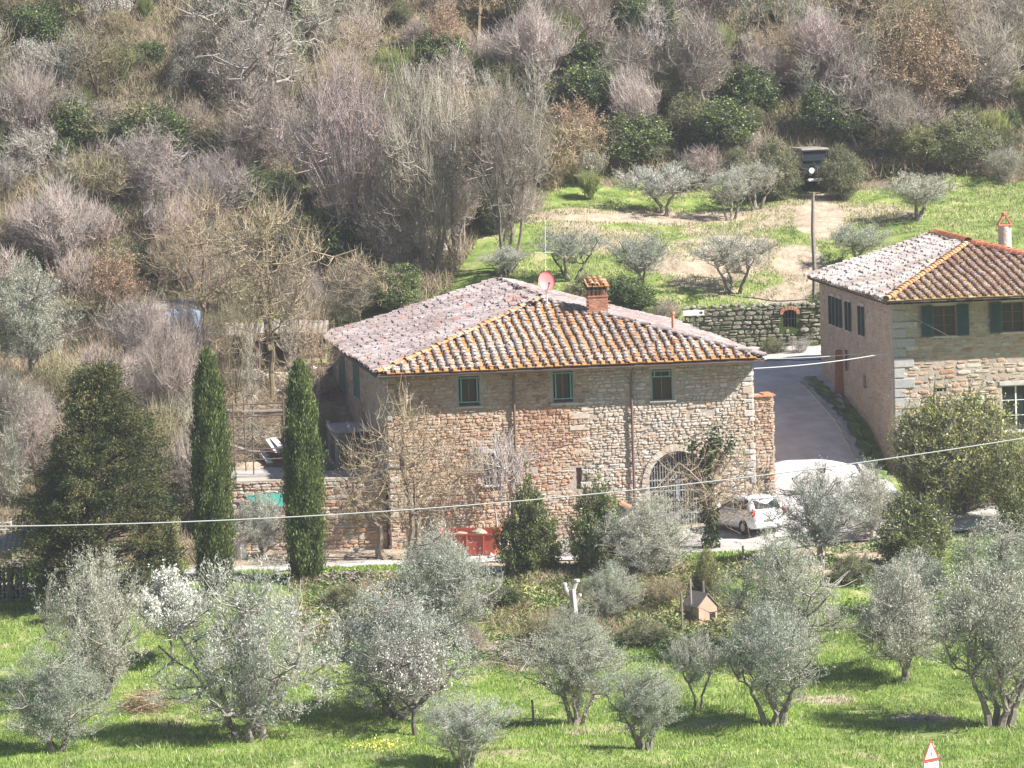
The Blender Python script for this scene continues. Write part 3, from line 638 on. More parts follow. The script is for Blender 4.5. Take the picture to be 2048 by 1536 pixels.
    def trf(O, r, pz):
        u = F1.local(O)[:, 0]; return np.clip(.95 - .55 * np.clip((u - 1) / 8, 0, 1) + r.normal(0, .13, len(O)) + (pz - .5) * .9 * 1.0, .05, 1) * (F1.local(O)[:, 1] > -.5) + .55 * (F1.local(O)[:, 1] <= -.5)
    slope_tiles(mb, fl, fr_, [fl, fr_, rf], .385, .36, None, 1, 1.0, None, trf); n4 = len(mb.m4), len(mb.m3)
    fr_o = mb.build('roof', [M['tile_grey'], M['tray_orange'], M['eave_wood']], house)
    mb = MB(); slope_tiles(mb, fl, bl, [fl, rf, rb, bl], .385, .36, None, 2, 1.5); mb.build('roof', [M['tile_pink'], M['tile_pink'], M['eave_wood']], house)
    mb = MB(); slope_tiles(mb, fr_, br, [fr_, br, rb, rf], .385, .36, None, 3, 1.2); mb.build('roof', [M['tile_pink'], M['tile_pink'], M['eave_wood']], house)
    mb = MB(); ridge_tiles(mb, fl, rf, .12, .42, 4, (0, 1), .06, .015); mb.build('hip_tiles', M['tile_orange'], fr_o)
    mb = MB(); ridge_tiles(mb, fr_, rf, .12, .42, 5, (.1, .9), .06, .02); mb.build('hip_tiles', M['tile_pink'], fr_o)
    mb = MB(); ridge_tiles(mb, rf, rb, .13, .42, 6, (.2, .9), .06, .03); mb.build('ridge_tiles', M['tile_pink'], fr_o)
    # eave board, rafter ends, gutter
    mb = MB()
    for (p, q) in (((-OS + .04, -OV + .05), (L1 + OS - .04, -OV + .05)), ((-OS + .05, -OV + .05), (-OS + .05, D1 + .2))):
        mb.bar(F1(p[0], p[1], e - .10), F1(q[0], q[1], e - .10), .04, .12, .4)
    for u in np.arange(-.3, L1 + .4, .55): mb.bar(F1(u, -OV + .08, e - .12), F1(u, .1, HT - .03), .07, .09)
    for v in np.arange(.3, D1, .6): mb.bar(F1(-OS + .08, v, e - .12), F1(.1, v, HT - .03), .07, .09)
    mb.build('eave', M['eave_wood'], house)
    mb = MB(); a = np.linspace(math.pi, 2 * math.pi, 7)
    for (P, Q, nrm) in ((F1(-OS, -OV - .07, e - .06), F1(L1 + OS - .1, -OV - .07, e - .10), F1.B @ [0, -1, 0]), (F1(-OS - .07, -OV, e - .04), F1(-OS - .07, D1, e - .04), F1.B @ [-1, 0, 0])):
        V = [];
        for X in (P, Q):
            for r in (.075, .068): V += [X + nrm * (r * math.cos(t)) + np.array([0, 0, r * math.sin(t)]) for t in a]
        V = np.array(V); F = [(i, i + 1, 15 + i, 14 + i) for i in range(6)] + [(7 + i, 21 + i, 22 + i, 8 + i) for i in range(6)]
        mb.add(V, F, .5)
    mb.build('gutter', M['copper'], house)
    for px, pt, pb in ((1025, 740, 1000), (1260, 728, 1010)):
        u, zt = F1.front(px, pt); zb = .35; mb = MB()
        mb.tube([F1(u, -OV - .07, e - .10), F1(u, -OV - .05, e - .22), F1(u, -.16, e - .48), F1(u, -.14, e - .7), F1(u, -.14, zb)], .055, 8)
        for z in (1.5, 3.2, 5): mb.box(F1(u, -.08, z), (.14, .2, .04), F1.B)
        mb.build('downpipe', M['copper'], house)
    for k, o in enumerate(W1):
        window(house, F1, FRONT, *o, ('teal', 'teal', 'tealopen', 'bars')[k])
    for o in lops:
        wn = window(house, F1, sidemap, *o, 'plain')
        for e_ in (o[0] - .02, o[1] + .02):
            mb = MB()
            mb.box(F1(sidemap(e_, .09, (o[2] + o[3]) / 2)), (.14, .045, o[3] - o[2]), F1.B, .5)
            for z in np.arange(o[2] + .1, o[3], .08): mb.box(F1(sidemap(e_ + .0, .09, z)), (.12, .06, .03), F1.B, .5)
            mb.build('shutter', M['teal'], wn)
    u0, u1, z0, z1 = smallb; mb = MB(); mb.box(F1((u0 + u1) / 2, .2, (z0 + z1) / 2), (u1 - u0 - .01, .2, z1 - z0 - .01), F1.B); mb.build('vent_slot', M['eave_wood'], house)
    # gateway: iron bars behind the arch, dark passage
    mb = MB(); yv = .22
    for s_ in np.arange(A0 + .10, A1 - .04, .115):
        zt = arch_h(s_) - .03; mb.tube([F1(s_, yv, .3), F1(s_, yv, zt)], .016, 5)
    for z in (.42, .95, 1.9, 2.35):
        w_ = gr if z < gspring else gr * math.sqrt(max(.05, 1 - ((z - gspring) / (gtop - gspring)) ** 2))
        mb.box(F1(gm, yv, z), (2 * w_ - .05, .03, .05), F1.B)
    for s_ in (A0 + .06, gm - .03, gm + .03, A1 - .06): mb.box(F1(s_, yv, (.3 + gspring) / 2 + .3), (.05, .045, gspring + .3), F1.B)
    g = mb.build('barred_gate', M['gate_iron'], house)
    mb = MB(); mb.add([F1(A0 - .4, 3.5, -.2), F1(A1 + .4, 3.5, -.2), F1(A1 + .4, 3.5, 3.6), F1(A0 - .4, 3.5, 3.6)], [(0, 1, 2, 3)])
    mb.add([F1(A0, .3, -.2), F1(A0 - .4, 3.5, -.2), F1(A0 - .4, 3.5, 3.6), F1(A0, .3, 3.6)], [(0, 1, 2, 3)]); mb.add([F1(A1, .3, -.2), F1(A1 + .4, 3.5, -.2), F1(A1 + .4, 3.5, 3.6), F1(A1, .3, 3.6)], [(1, 0, 3, 2)])
    mb.add([F1(A0, .3, 3.5), F1(A1, .3, 3.5), F1(A1 + .4, 3.5, 3.5), F1(A0 - .4, 3.5, 3.5)], [(0, 1, 2, 3)])
    mb.build('gateway_passage', M['render_wall'], house)
    # chimney: pixel 1177-1217 x 553-628
    cu, cv = None, None
    for Yc in np.arange(201, 209, .05):
        base = at(1197, 628, Yc); lc = F1.local(base); cu, cv = lc[0], lc[1] + .3; zr = HR - (hipr - OV - lc[1]) * (HR - e) / (hipr)
        if base[2] <= zr + .08: break
    h0 = zr - .3; h1 = base[2] + .72; mb = MB(); mb.box(F1(cu, cv, (h0 + h1) / 2), (.82, .62, h1 - h0), F1.B, .6, .015); mb.box(F1(cu, cv, h1 + .03), (.88, .70, .06), F1.B, .2)
    rg = np.random.default_rng(3)
    for z in np.arange(zr, h1 - .05, .075):
        for u in np.arange(-.36, .37, .24): mb.box(F1(cu + u + (.06 if int(z * 13) % 2 else -.04), cv - .31, z), (.2, .02, .055), F1.B, rg.random())
    ch = mb.build('chimney', M['brick'], house)
    mb = MB()
    for u in (-.36, -.18, 0, .18, .36):
        for v in (-.28, .28): mb.box(F1(cu + u, cv + v, h1 + .24), (.06, .07, .36), F1.B, .3)
    for v in (-.1, .1):
        for u in (-.37, .37): mb.box(F1(cu + u, cv + v, h1 + .24), (.06, .07, .36), F1.B, .3)
    mb.box(F1(cu, cv, h1 + .44), (.92, .74, .05), F1.B, .2); mb.build('chimney_vent', M['brick'], ch)
    mb = MB(); c0 = F1(cu - .5, cv - .48, h1 + .46); c1 = F1(cu + .5, cv - .48, h1 + .46); c2 = F1(cu + .5, cv + .45, h1 + .72); c3 = F1(cu - .5, cv + .45, h1 + .72)
    slope_tiles(mb, c0, c1, [c0, c1, c2, c3], .25, .33, None, 9, .6, lambda O, r, t: r.uniform(.3, 1, len(O)), lambda O, r, p: r.uniform(.2, .9, len(O)))
    mb.build('chimney_cap', [M['tile_orange'], M['tray_orange'], M['eave_wood']], ch)
    # flue pipe on the right slope, pixel (1345, 620-645)
    P = at(1346, 646, 206.5); mb = MB(); mb.tube([P + [0, 0, -.5], P + [0, 0, .35], P + [0, 0, .38], P + [0, 0, .48]], [.075, .06, .10, .085], 8); mb.build('flue_pipe', M['terracotta'], house)
    # walled projection at the right corner with tile coping, pixel 1510-1550 x 790-950
    a, zt = F1.front(1511, 795); b, _ = F1.front(1549, 795); b = a + .8; mb = MB(); ann = thing('garden_wall', 'short stone wall with a terracotta coping and stacked brick vents at the right corner of the farmhouse', 'wall', F1(L1, 0, .5))
    af = Frame(F1(L1 + .07, .15, 0), psi); wdt = b - a; wdt = max(.75, wdt)
    mb.mi = 0; panel(mb, af, FRONT, wdt, -.5, zt, [], .2); amap = lambda s, n, z: np.array([wdt + n, s, z], float); panel(mb, af, amap, 1.6, -.5, zt, [], .2)
    mb.add([af(0, 0, zt), af(wdt, 0, zt), af(wdt, 1.6, zt), af(0, 1.6, zt)], [(0, 1, 2, 3)]); mb.add([af(0, 1.6, -.5), af(wdt, 1.6, -.5), af(wdt, 1.6, zt), af(0, 1.6, zt)], [(1, 0, 3, 2)])
    mb.mi = 1; rubble(mb, af, FRONT, wdt, .3, zt, [], 77, tf, (.08, .17), (.12, .34)); rubble(mb, af, amap, 1.6, .3, zt, [], 78, tf, (.1, .2), (.15, .4))
    mb.build('wall', RS, ann)
    mb = MB()
    for i in range(4): mb.box(af(wdt * (i + .5) / 4, .1, zt + .03), (wdt / 4 - .01, .42, .05), F1.B @ np.array(Matrix.Rotation(random.uniform(-.05, .05), 3, 'Y')), random.random())
    for i in range(5): mb.box(af(wdt - .05, .3 + i * .3, zt + .03), (.4, .28, .05), F1.B, random.random())
    mb.build('coping', M['terracotta'], ann)
    mb = MB()
    for u in (.18, .42):
        for k in range(9): mb.box(af(u + (k % 2) * .05, -.03, 1.45 + k * .15), (.12, .12, .07), F1.B, .5)
    mb.build('vent_hole', M['dark_inside'], ann)
    return cu, cv
main_house()

# ------------------------------------------------------------------ right-hand house
psi2 = R_(7.2); F2 = Frame([*at(1783, 597, 205)[:2], 0.0], psi2); HT2 = float(at(1783, 597, 205)[2]); L2, D2 = 10.6, 16.0; OV2 = .5; OVF = 1.35
def second_house():
    root = thing('stone_house', 'stone house with dark green shutters and orange hip tiles, at the right edge', 'house', F2(0, 0, 1.7))
    RS = [M['mortar'], M['stone']]
    wn = [bwin(1866, 611, 1911, 671, F2), bwin(2003, 604, 2048, 663, F2), bwin(2003, 770, 2062, 862, F2), bwin(1868, 776, 1893, 783, F2)]
    wn[1] = (wn[1][0], wn[1][0] + wn[0][1] - wn[0][0], wn[1][2], wn[1][3])
    mb = MB(); mb.mi = 0; panel(mb, F2, FRONT, L2, .2, HT2, wn, .3); mb.mi = 1
    def tf(s_, z_, r): return float(np.clip((.42 if z_ < 5.6 else .30) + .2 * (vnoise(s_, z_, 1.6, 4) - .5) + r.choice([0, 0, .3]) + r.normal(0, .1), 0, 1))
    rubble(mb, F2, FRONT, L2, .3, 5.5, wn, 41, tf, (.12, .25), (.2, .6), (.02, .07))
    rubble(mb, F2, FRONT, L2, 5.5, HT2 - .2, wn[:2], 42, tf, (.13, .24), (.22, .62), (.01, .04), .09, .18)
    quoins(mb, F2, FRONT, 0, 1.2, HT2 - .1, 43, 1, (.55, 1.0), .42, (.93, 1), 0)
    mb.build('front_wall', RS, root)
    smap = lambda s, n, z: np.array([-n, D2 - s, z], float); ops = []
    for (x0, x1, y0, y1) in ((1664, 1667, 578, 622), (1676, 1684, 592, 630), (1695, 1701, 585, 643), (1716, 1733, 605, 663)):
        a, zt = F2.side((x0 + x1) / 2, y0); _, zb = F2.side((x0 + x1) / 2, y1); zt = HT2 - .75; zb = zt - 1.25; hw = .34; ops.append((D2 - a - hw, D2 - a + hw, zb, zt))
    a, zt = F2.side(1729, 750); _, zb = F2.side(1729, 776); ops.append((D2 - a - .35, D2 - a + .35, zb, zt))
    ops = [o for o in ops if o[1] < D2 - .1 and o[0] > .1]
    mb = MB(); mb.mi = 0; panel(mb, F2, smap, D2, .2, HT2, ops, .3)
    mb.mi = 1; rubble(mb, F2, smap, D2, 1.2, HT2 - .1, ops, 45, lambda a, b, r: float(np.clip(.5 + r.normal(0, .15), 0, .85)), (.09, .2), (.12, .4), (.006, .022), .05, .30)
    mb.build('side_wall', [M['render_wall'], M['stone']], root)
    mb = MB(); mb.add([F2(L2, 0, 0), F2(L2, D2, 0), F2(L2, D2, HT2), F2(L2, 0, HT2)], [(0, 1, 2, 3)]); mb.build('end_wall', M['render_wall'], root)
    mb = MB(); mb.add([F2(0, D2, 0), F2(L2, D2, 0), F2(L2, D2, HT2), F2(0, D2, HT2)], [(1, 0, 3, 2)]); mb.add([F2(0, D2, HT2), F2(L2, D2, HT2), F2(L2 / 2, D2, HT2 + 1.45)], [(1, 0, 2)]); mb.build('rear_wall', M['render_wall'], root)
    for k, o in enumerate(wn[:3]): window(root, F2, FRONT, *o, ('shutter', 'shutter', 'white')[k])
    o = wn[3]; mb = MB(); mb.box(F2((o[0] + o[1]) / 2, .25, (o[2] + o[3]) / 2), (o[1] - o[0], .1, o[3] - o[2]), F2.B); mb.build('vent_slot', M['dark_inside'], root)
    for k, o in enumerate(ops):
        w_ = window(root, F2, smap, *o, 'plain' if k < 4 else 'slit')
        if k < 4:
            for e_, sg in ((o[0], -1), (o[1], 1)):
                mb = MB(); mb.box(F2(smap(e_ + sg * .06, .085, (o[2] + o[3]) / 2)), (.13, .045, o[3] - o[2]), F2.B, .5)
                for z in np.arange(o[2] + .1, o[3], .08): mb.box(F2(smap(e_ + sg * .06, .085, z)), (.10, .07, .03), F2.B, .5)
                mb.build('shutter', M['green_shutter'], w_)
    # masonry buttress/downpipe on the side wall
    a, zt = F2.side(1684, 705); mb = MB(); mb.bar(F2(-.25, a, zt - 2.9), F2(-.12, a, zt + .1), .35, .35, .3); mb.build('buttress', M['brick'], root)
    a, zt = F2.side(1696, 700); mb = MB(); mb.tube([F2(-.1, a, zt - .9), F2(-.1, a, zt)], .06, 6); mb.build('flue_pipe', M['metal_dark'], root)
    # roof
    e = HT2 - .02; z2 = e + 1.62; E = F2
    fl, fr_, bl, br = E(-OV2, -OVF, e), E(L2 + OV2, -OVF, e), E(-OV2, D2 + .5, e), E(L2 + OV2, D2 + .5, e)
    rf, rb = E(L2 / 2, 8.8, z2), E(L2 / 2, D2 + .5, z2)
    mb = MB(); slope_tiles(mb, fl, fr_, [fl, fr_, rf], .385, .36, None, 51, .6, lambda O, r, t: r.uniform(0, 1, len(O)), lambda O, r, p: np.clip(r.beta(1.5, 1.5, len(O)) * .8 + (p - .4) * .4, 0, 1))
    rfo = mb.build('roof', [M['tile_mauve'], M['tray_mustard'], M['eave_wood']], root)
    mb = MB(); slope_tiles(mb, fl, bl, [fl, rf, rb, bl], .385, .36, None, 52, 1.4, lambda O, r, t: np.clip(t + .1, 0, 1), lambda O, r, p: np.clip(.2 + r.random(len(O)) * .7, 0, 1)); mb.build('roof', [M['tile_grey'], M['tile_grey'], M['eave_wood']], root)
    mb = MB(); slope_tiles(mb, fr_, br, [fr_, br, rb, rf], .385, .36, None, 53, .8); mb.build('roof', [M['tile_pink'], M['tile_pink'], M['eave_wood']], root)
    mb = MB(); ridge_tiles(mb, fl, rf, .16, .42, 54, (.3, 1), .07, .008); mb.build('hip_tiles', M['tile_orange'], rfo)
    mb = MB(); ridge_tiles(mb, fr_, rf, .22, .42, 55, (0, 1), .10, .004); ridge_tiles(mb, rf, rb, .22, .42, 56, (0, 1), .10, .004); mb.build('ridge_tiles', M['terracotta'], rfo)
    mb = MB()
    for u in np.arange(-.3, L2 + .4, .5): mb.bar(E(u, -OVF + .08, e - .09), E(u, .1, HT2 - .06), .08, .10)
    for v in np.arange(-.3, D2, .5): mb.bar(E(-OV2 + .06, v, e - .09), E(.1, v, HT2 - .06), .08, .10)
    mb.bar(E(-OV2 + .03, -OVF + .06, e - .05), E(-OV2 + .03, D2 + .3, e - .05), .04, .1)
    mb.bar(E(-OV2, -OVF + .03, e - .02), E(L2 + OV2, -OVF + .03, e - .02), .04, .1); mb.build('eave', M['eave_wood'], root)
    # round chimney with an inverted V of tiles, px 1997-2023 x 430-485
    P = at(2010, 487, 215); s_ = sc_at(215); mb = MB(); h = 37 / s_; mb.tube([P + [0, 0, -.8], P + [0, 0, h]], .29, 14, .8)
    ch = mb.build('chimney', M['render_wall'], root, True)
    mb = MB(); mb.box(P + [0, 0, h + .02], (.66, .6, .06), F2.B, .5)
    for sg in (-1, 1): mb.bar(P + [sg * .27, 0, h + .05], P + [sg * .02, 0, h + .50], .46, .07, .5)
    mb.box(P + [0, 0, h + .50], (.14, .5, .10), F2.B, .5); mb.build('chimney_cap', M['terracotta'], ch)
    # kerb & verge along the side wall
second_house()
ribbon('verge', [F2(-.75, -1.5, 0), F2(-.75, 3, 0), F2(-.75, 8, 0), F2(-.75, 12, 0), F2(-.75, D2 - .5, 0)], [.5, .5, .5, .55, .5], M['weed'], .18, nacross=5, seed=5)
kb = ribbon('kerb', [F2(-1.35, -1.3, 0), F2(-1.35, 3, 0), F2(-1.35, 8, 0), F2(-1.4, 14, 0)], [.22] * 4, M['concrete'], .26, nacross=3, seed=6, edge=.05, thick=.3)

# ------------------------------------------------------------------ plants
def env_pts(rng, n, e, bias=.45):
    """sample points in a lumpy crown: e = dict(rx, ry, z0, z1, prof=[(t,r)..], lump, seed)"""
    out = []; ph = e.get('ph', rng.random(6) * 6.28); lump = e.get('lump', .25); tot = 0
    while tot < n:
        t = rng.random(n * 2); R = np.interp(t, [p[0] for p in e['prof']], [p[1] for p in e['prof']]); a = rng.random(n * 2) * 2 * math.pi
        k = rng.random(n * 2) < (R / max(p[1] for p in e['prof'])) ** 2 + .02; t, R, a = t[k], R[k], a[k]
        mod = 1 + lump * np.sin(2 * a + ph[0] + 3 * t) + lump * .7 * np.sin(3 * a + ph[1] - 7 * t) + lump * .6 * np.sin(5 * a + ph[2] + 11 * t)
        r = R * mod * rng.random(len(t)) ** bias
        zz = e['z0'] + (e['z1'] - e['z0']) * t * (1 + .10 * lump * 4 * np.sin(2 * a + ph[3]) * (t > .5))
        q = np.stack([e['rx'] * r * np.cos(a), e.get('ry', e['rx']) * r * np.sin(a), zz], 1); out.append(q); tot += len(q)
    return np.concatenate(out)[:n]
def connect(rng, T, N, NR, K=3, up=.15, zpen=1.2, jit=.06, rk=.55):
    """connect targets T to nearest nodes N ; returns poly (n,K+1,3), radii, idx"""
    D = np.linalg.norm(T[:, None] - N[None], axis=2); D = D + zpen * np.maximum(0, N[None, :, 2] - T[:, None, 2] + .15 * D)
    j = D.argmin(1); P0 = N[j]; L = np.linalg.norm(T - P0, axis=1); t = np.linspace(0, 1, K + 1)[None, :, None]
    P = P0[:, None] * (1 - t) + T[:, None] * t
    P = P - np.array([0, 0, 1.]) * (up * L[:, None] * np.sin(math.pi * t[..., 0]))[..., None]
    P[:, 1:-1] += rng.normal(0, 1, P[:, 1:-1].shape) * (jit * L)[:, None, None]
    return P, NR[j], L
def skeleton(seed, e, base_r, trunks, nL, rads, twig_len=.45, ntw=3, up=.15, spread=.9, twup=.5, jit=.06, m0=6, bias=.45, zpen=1.2, tstart=.0, twig_r=.010):
    """trunks: list of polylines (local). nL=(n1,n2,n3). returns MB for wood, tips (pts, dirs)"""
    rng = np.random.default_rng(seed); mb = MB(); N = []; NR = []
    for tr in trunks:
        tr = np.array(tr, float); k = len(tr); tt = np.linspace(0, 1, k * 3); P = np.stack([np.interp(tt, np.linspace(0, 1, k), tr[:, i]) for i in range(3)], 1)
        P[1:-1] += rng.normal(0, .035, P[1:-1].shape); R = base_r * (1 - .62 * tt); R[0] *= 1.35
        mb.tubes(P[None], R[None], m0, .35); sel = tt > max(.25, tstart); N.append(P[sel]); NR.append(R[sel])
    N = np.concatenate(N); NR = np.concatenate(NR); lv = []
    for li, n in enumerate(nL):
        T = env_pts(rng, n, e, (.6, .5, bias)[min(li, 2)])
        P, R0, L = connect(rng, T, N, NR, 4 if li == 0 else 3, up * (1, .8, .5)[min(li, 2)], zpen, jit, )
        r0 = np.minimum(R0 * .8, rads[li]); r1 = np.minimum(r0 * .7, rads[li + 1]); t = np.linspace(0, 1, P.shape[1])
        R = r0[:, None] * (1 - t) + r1[:, None] * t
        mb.tubes(P, R, (5, 4, 3)[min(li, 2)], rng.uniform(.25 + .1 * li, .65 + .1 * li, len(P)))
        N2 = P[:, 1:].reshape(-1, 3); NR2 = R[:, 1:].reshape(-1)
        if li == 0: N = np.concatenate([N, N2]); NR = np.concatenate([NR, NR2])
        else: N, NR = N2, NR2
        lv.append((P, R))
    # terminal twigs
    P, R = lv[-1]; n = len(P); d = P[:, -1] - P[:, -2]; d /= np.linalg.norm(d, axis=1, keepdims=True) + 1e-9
    idx = np.repeat(np.arange(n), ntw); f = rng.random(len(idx)); seg = rng.integers(1, P.shape[1], len(idx))
    o = P[idx, seg - 1] * (1 - f[:, None]) + P[idx, seg] * f[:, None]
    dd = d[idx] * .6 + rng.normal(0, spread * .5, (len(idx), 3)) + np.array([0, 0, twup]); dd /= np.linalg.norm(dd, axis=1, keepdims=True)
    ll = twig_len * rng.uniform(.3, 1.5, len(idx)) * np.where(rng.random(len(idx)) < .08, 1.7, 1); mid = o + dd * ll[:, None] * .5 + rng.normal(0, .05, o.shape) * ll[:, None]; en = o + dd * ll[:, None] + np.array([0, 0, .12]) * ll[:, None] * np.sign(twup)
    TP = np.stack([o, mid, en], 1); TR = np.broadcast_to(np.array([twig_r, twig_r * .8, twig_r * .5]), (len(idx), 3))
    mb.tubes(TP, TR, 3, rng.uniform(.4, 1, len(idx)))
    return mb, TP, rng
def leaf_on(rng, TP, per, L, W, spread=.7, off=.05, tlo=0, thi=1, beta=(2, 2), bias_up=.1):
    n = len(TP); idx = np.repeat(np.arange(n), per); f = rng.random(len(idx))
    a = np.where((f < .5)[:, None], TP[idx, 0] * (1 - 2 * f[:, None]) + TP[idx, 1] * 2 * f[:, None], TP[idx, 1] * (2 - 2 * f[:, None]) + TP[idx, 2] * (2 * f[:, None] - 1))
    d = TP[idx, 2] - TP[idx, 0]; d /= np.linalg.norm(d, axis=1, keepdims=True) + 1e-9
    D = d + rng.normal(0, spread, d.shape) + [0, 0, bias_up]
    C = a + rng.normal(0, off, a.shape); br = np.repeat(rng.normal(0, .12, n), per)
    t = np.clip(tlo + (thi - tlo) * rng.beta(*beta, len(idx)) + br, 0, 1)
    return C, D, L * rng.uniform(.6, 1.3, len(idx)), W * rng.uniform(.7, 1.2, len(idx)), t
PROTO = {}; prg = random.Random(4)
def make_plant(key, name, wood, wmat, leafsets):
    """leafsets: list of (partname, material, (C,D,L,W,t))"""
    root = thing(name, 'x', 'x'); tr = wood.build('trunk', M[wmat], root)
    for (pn, mt, lf) in leafsets:
        mb = MB(); mb.leaves(*lf[:5], np.random.default_rng(1)); mb.build(pn, M[mt], root)
    PROTO[key] = [root, False]; return root
def plant(key, loc, rz, sc, label, cat, group=None, sink=.08, tilt=0):
    root, used = PROTO[key]; loc = np.array(loc, float) - [0, 0, sink]
    if not used:
        PROTO[key][1] = True; root.location = loc; root.rotation_euler = (0, 0, rz); root.scale = sc; tag(root, label, cat, group); return root
    o = dup(root, loc, rz, sc, label, cat, group)
    if tilt: o.rotation_euler = (prg.uniform(-tilt, tilt), prg.uniform(-tilt, tilt), rz)
    return o
def stems(rng, n, r, h, lean=.4, z1=1.0):
    out = []
    for i in range(n):
        a = 2 * math.pi * (i + rng.random() * .5) / n; k = 0 if n == 1 else 1
        b = np.array([math.cos(a), math.sin(a), 0]); j = rng.normal(0, .08 * h, 3) * [1, 1, 0]
        out.append([b * r * k + [0, 0, -.3], b * (r * k + lean * h * .25) + [0, 0, h * .4] + j, b * (r * k + lean * h * .7) + [0, 0, h] + j * .4])
    return out
ROUND = [(0, .35), (.15, .8), (.4, 1), (.7, .85), (.9, .5), (1, .15)]
VASE = [(0, .15), (.25, .5), (.5, .85), (.75, 1), (.92, .7), (1, .3)]
# --- unit prototypes, crown radius/height in metres; scaled when placed
def protos():
    rg = np.random.default_rng(5)
    # olives: 5.4 m high, radius 2.5
    OLP = [(0, .5), (.2, .9), (.45, 1), (.7, .9), (.88, .65), (1, .3)]
    for k, (n, zlo, ph, hh, up_) in enumerate(((3, .55, OLP, 5.4, .45), (4, .6, OLP, 5.6, .6), (1, 1.0, OLP, 5.0, .4), (5, .8, VASE, 5.6, .75))):
        e = dict(rx=2.35, ry=2.2, z0=zlo, z1=hh - .2, prof=ph, lump=.34 + .04 * k)
        wood, TP, rng = skeleton(100 + k, e, .17 if n > 1 else .26, stems(rg, n, .28, 2.0, .5), (14, 170, 1000), (.085, .04, .018, .008), .5, 3, .12, 1.0, up_, twig_r=.0055, bias=.6)
        make_plant('olive%d' % k, 'olive_tree', wood, 'olive_bark', [('foliage', 'olive_leaf', leaf_on(rng, TP, 9, .12, .032, .65, .08, .12, 1, (2.2, 2)))])
    # sparse pruned olives for the upper terrace
    for k in range(2):
        e = dict(rx=2.0, z0=1.2, z1=3.9, prof=VASE, lump=.35)
        wood, TP, rng = skeleton(120 + k, e, .15, stems(rg, 2 + k, .2, 2.0, .75), (8, 60, 420), (.08, .035, .016, .009), .40, 3, .1, 1.0, .35)
        make_plant('solive%d' % k, 'olive_tree', wood, 'olive_bark', [('foliage', 'olive_leaf', leaf_on(rng, TP, 7, .13, .035, .6, .06, .25, 1))])
    # bare broad trees 8 m
    for k, (pr, n) in enumerate(((VASE, 3), (ROUND, 2), (VASE, 5), ([(0, .3), (.3, .9), (.6, 1), (.85, .7), (1, .2)], 1))):
        e = dict(rx=2.5, z0=1.2, z1=7.6, prof=pr, lump=.34)
        wood, TP, rng = skeleton(140 + k, e, .13 if n > 1 else .2, stems(rg, n, .25, 4.6, .28), (16, 170, 1000), (.062, .032, .016, .010), (.95, .8, 1.0, .75)[k], 3, .10, (.55, .9, .6, .8)[k], (.95, .6, .85, .7)[k], jit=.08, twig_r=.0095, zpen=1.5, bias=.6)
        make_plant('bare%d' % k, 'bare_tree', wood, 'twig_pink', [('buds', 'twig_pink', leaf_on(rng, TP, 2, .07, .035, .5, .03, .4, 1))])
    e = dict(rx=2.7, z0=2.2, z1=8, prof=[(0, .5), (.3, .9), (.6, 1), (.85, .75), (1, .3)], lump=.35)
    wood, TP, rng = skeleton(148, e, .105, [[(0, 0, -.3), (.1, 0, 2.4), (-.1, 0, 5), (.1, 0, 7)], [(0, 0, 2), (.8, .2, 4), (1.2, 0, 6)]], (14, 100, 420), (.045, .026, .015, .009), .75, 3, .08, .8, .7, jit=.09, twig_r=.009)
    make_plant('open', 'bare_tree', wood, 'twig_brown', [('buds', 'twig_yellow', leaf_on(rng, TP, 1, .07, .035, .5, .03, .4, 1))])
    # big gnarled spreading tree
    e = dict(rx=4.2, z0=2.0, z1=9, prof=[(0, .5), (.3, 1), (.6, .9), (1, .4)], lump=.3)
    wood, TP, rng = skeleton(150, e, .26, [[(0, 0, -.3), (.1, 0, 2), (-.2, 0, 4), (-.5, .2, 6.5)], [(0, 0, 2.2), (1.2, 0, 3.4), (2.2, -.4, 5)], [(0, 0, 2.4), (-1.3, .3, 3.2), (-2.8, 0, 4.6)]], (16, 170, 900), (.10, .05, .022, .010), .6, 3, .05, .9, .35, jit=.10, twig_r=.010)
    make_plant('gnarl', 'bare_tree', wood, 'twig_grey', [])
    # oak keeping dry leaves
    e = dict(rx=2.5, z0=1.0, z1=6.5, prof=ROUND, lump=.3)
    wood, TP, rng = skeleton(155, e, .15, stems(rg, 1, 0, 3.5), (14, 130, 650), (.06, .03, .016, .010), .5, 3, .1, .8, .4)
    make_plant('dryoak', 'oak_tree', wood, 'twig_brown', [('dry_leaves', 'dry_leaf', leaf_on(rng, TP, 3, .15, .09, .9, .1))])
    # sapling
    for k in range(2):
        e = dict(rx=.95, z0=1.2, z1=6.2, prof=[(0, .3), (.4, 1), (.8, .6), (1, .1)], lump=.3)
        wood, TP, rng = skeleton(160 + k, e, .055, [[(0, 0, -.3), (.15 * (1 - 2 * k), 0, 2.5), (.05, .1, 6.0)]], (12, 45, 160), (.028, .02, .013, .009), .5, 3, .05, .6, .6, jit=.05)
        make_plant('sapling%d' % k, 'bare_sapling', wood, 'twig_grey', [])
    # bare shrubs 3 m
    for k in range(3):
        e = dict(rx=1.6, z0=.3, z1=3.0, prof=VASE if k else ROUND, lump=.25)
        wood, TP, rng = skeleton(170 + k, e, .03, stems(rg, 9, .25, 1.5, .5), (16, 110, 460), (.024, .017, .013, .009), .5, 3, .12, .85, .6, jit=.1, m0=4, twig_r=.010)
        make_plant('shrub%d' % k, 'bare_shrub', wood, ('twig_pink', 'twig_brown', 'twig_grey')[k], [('buds', ('dry_leaf', 'scrub_leaf', 'silver_leaf')[k], leaf_on(rng, TP, (1, 3, 3)[k], .07, .035, .5, .04))])
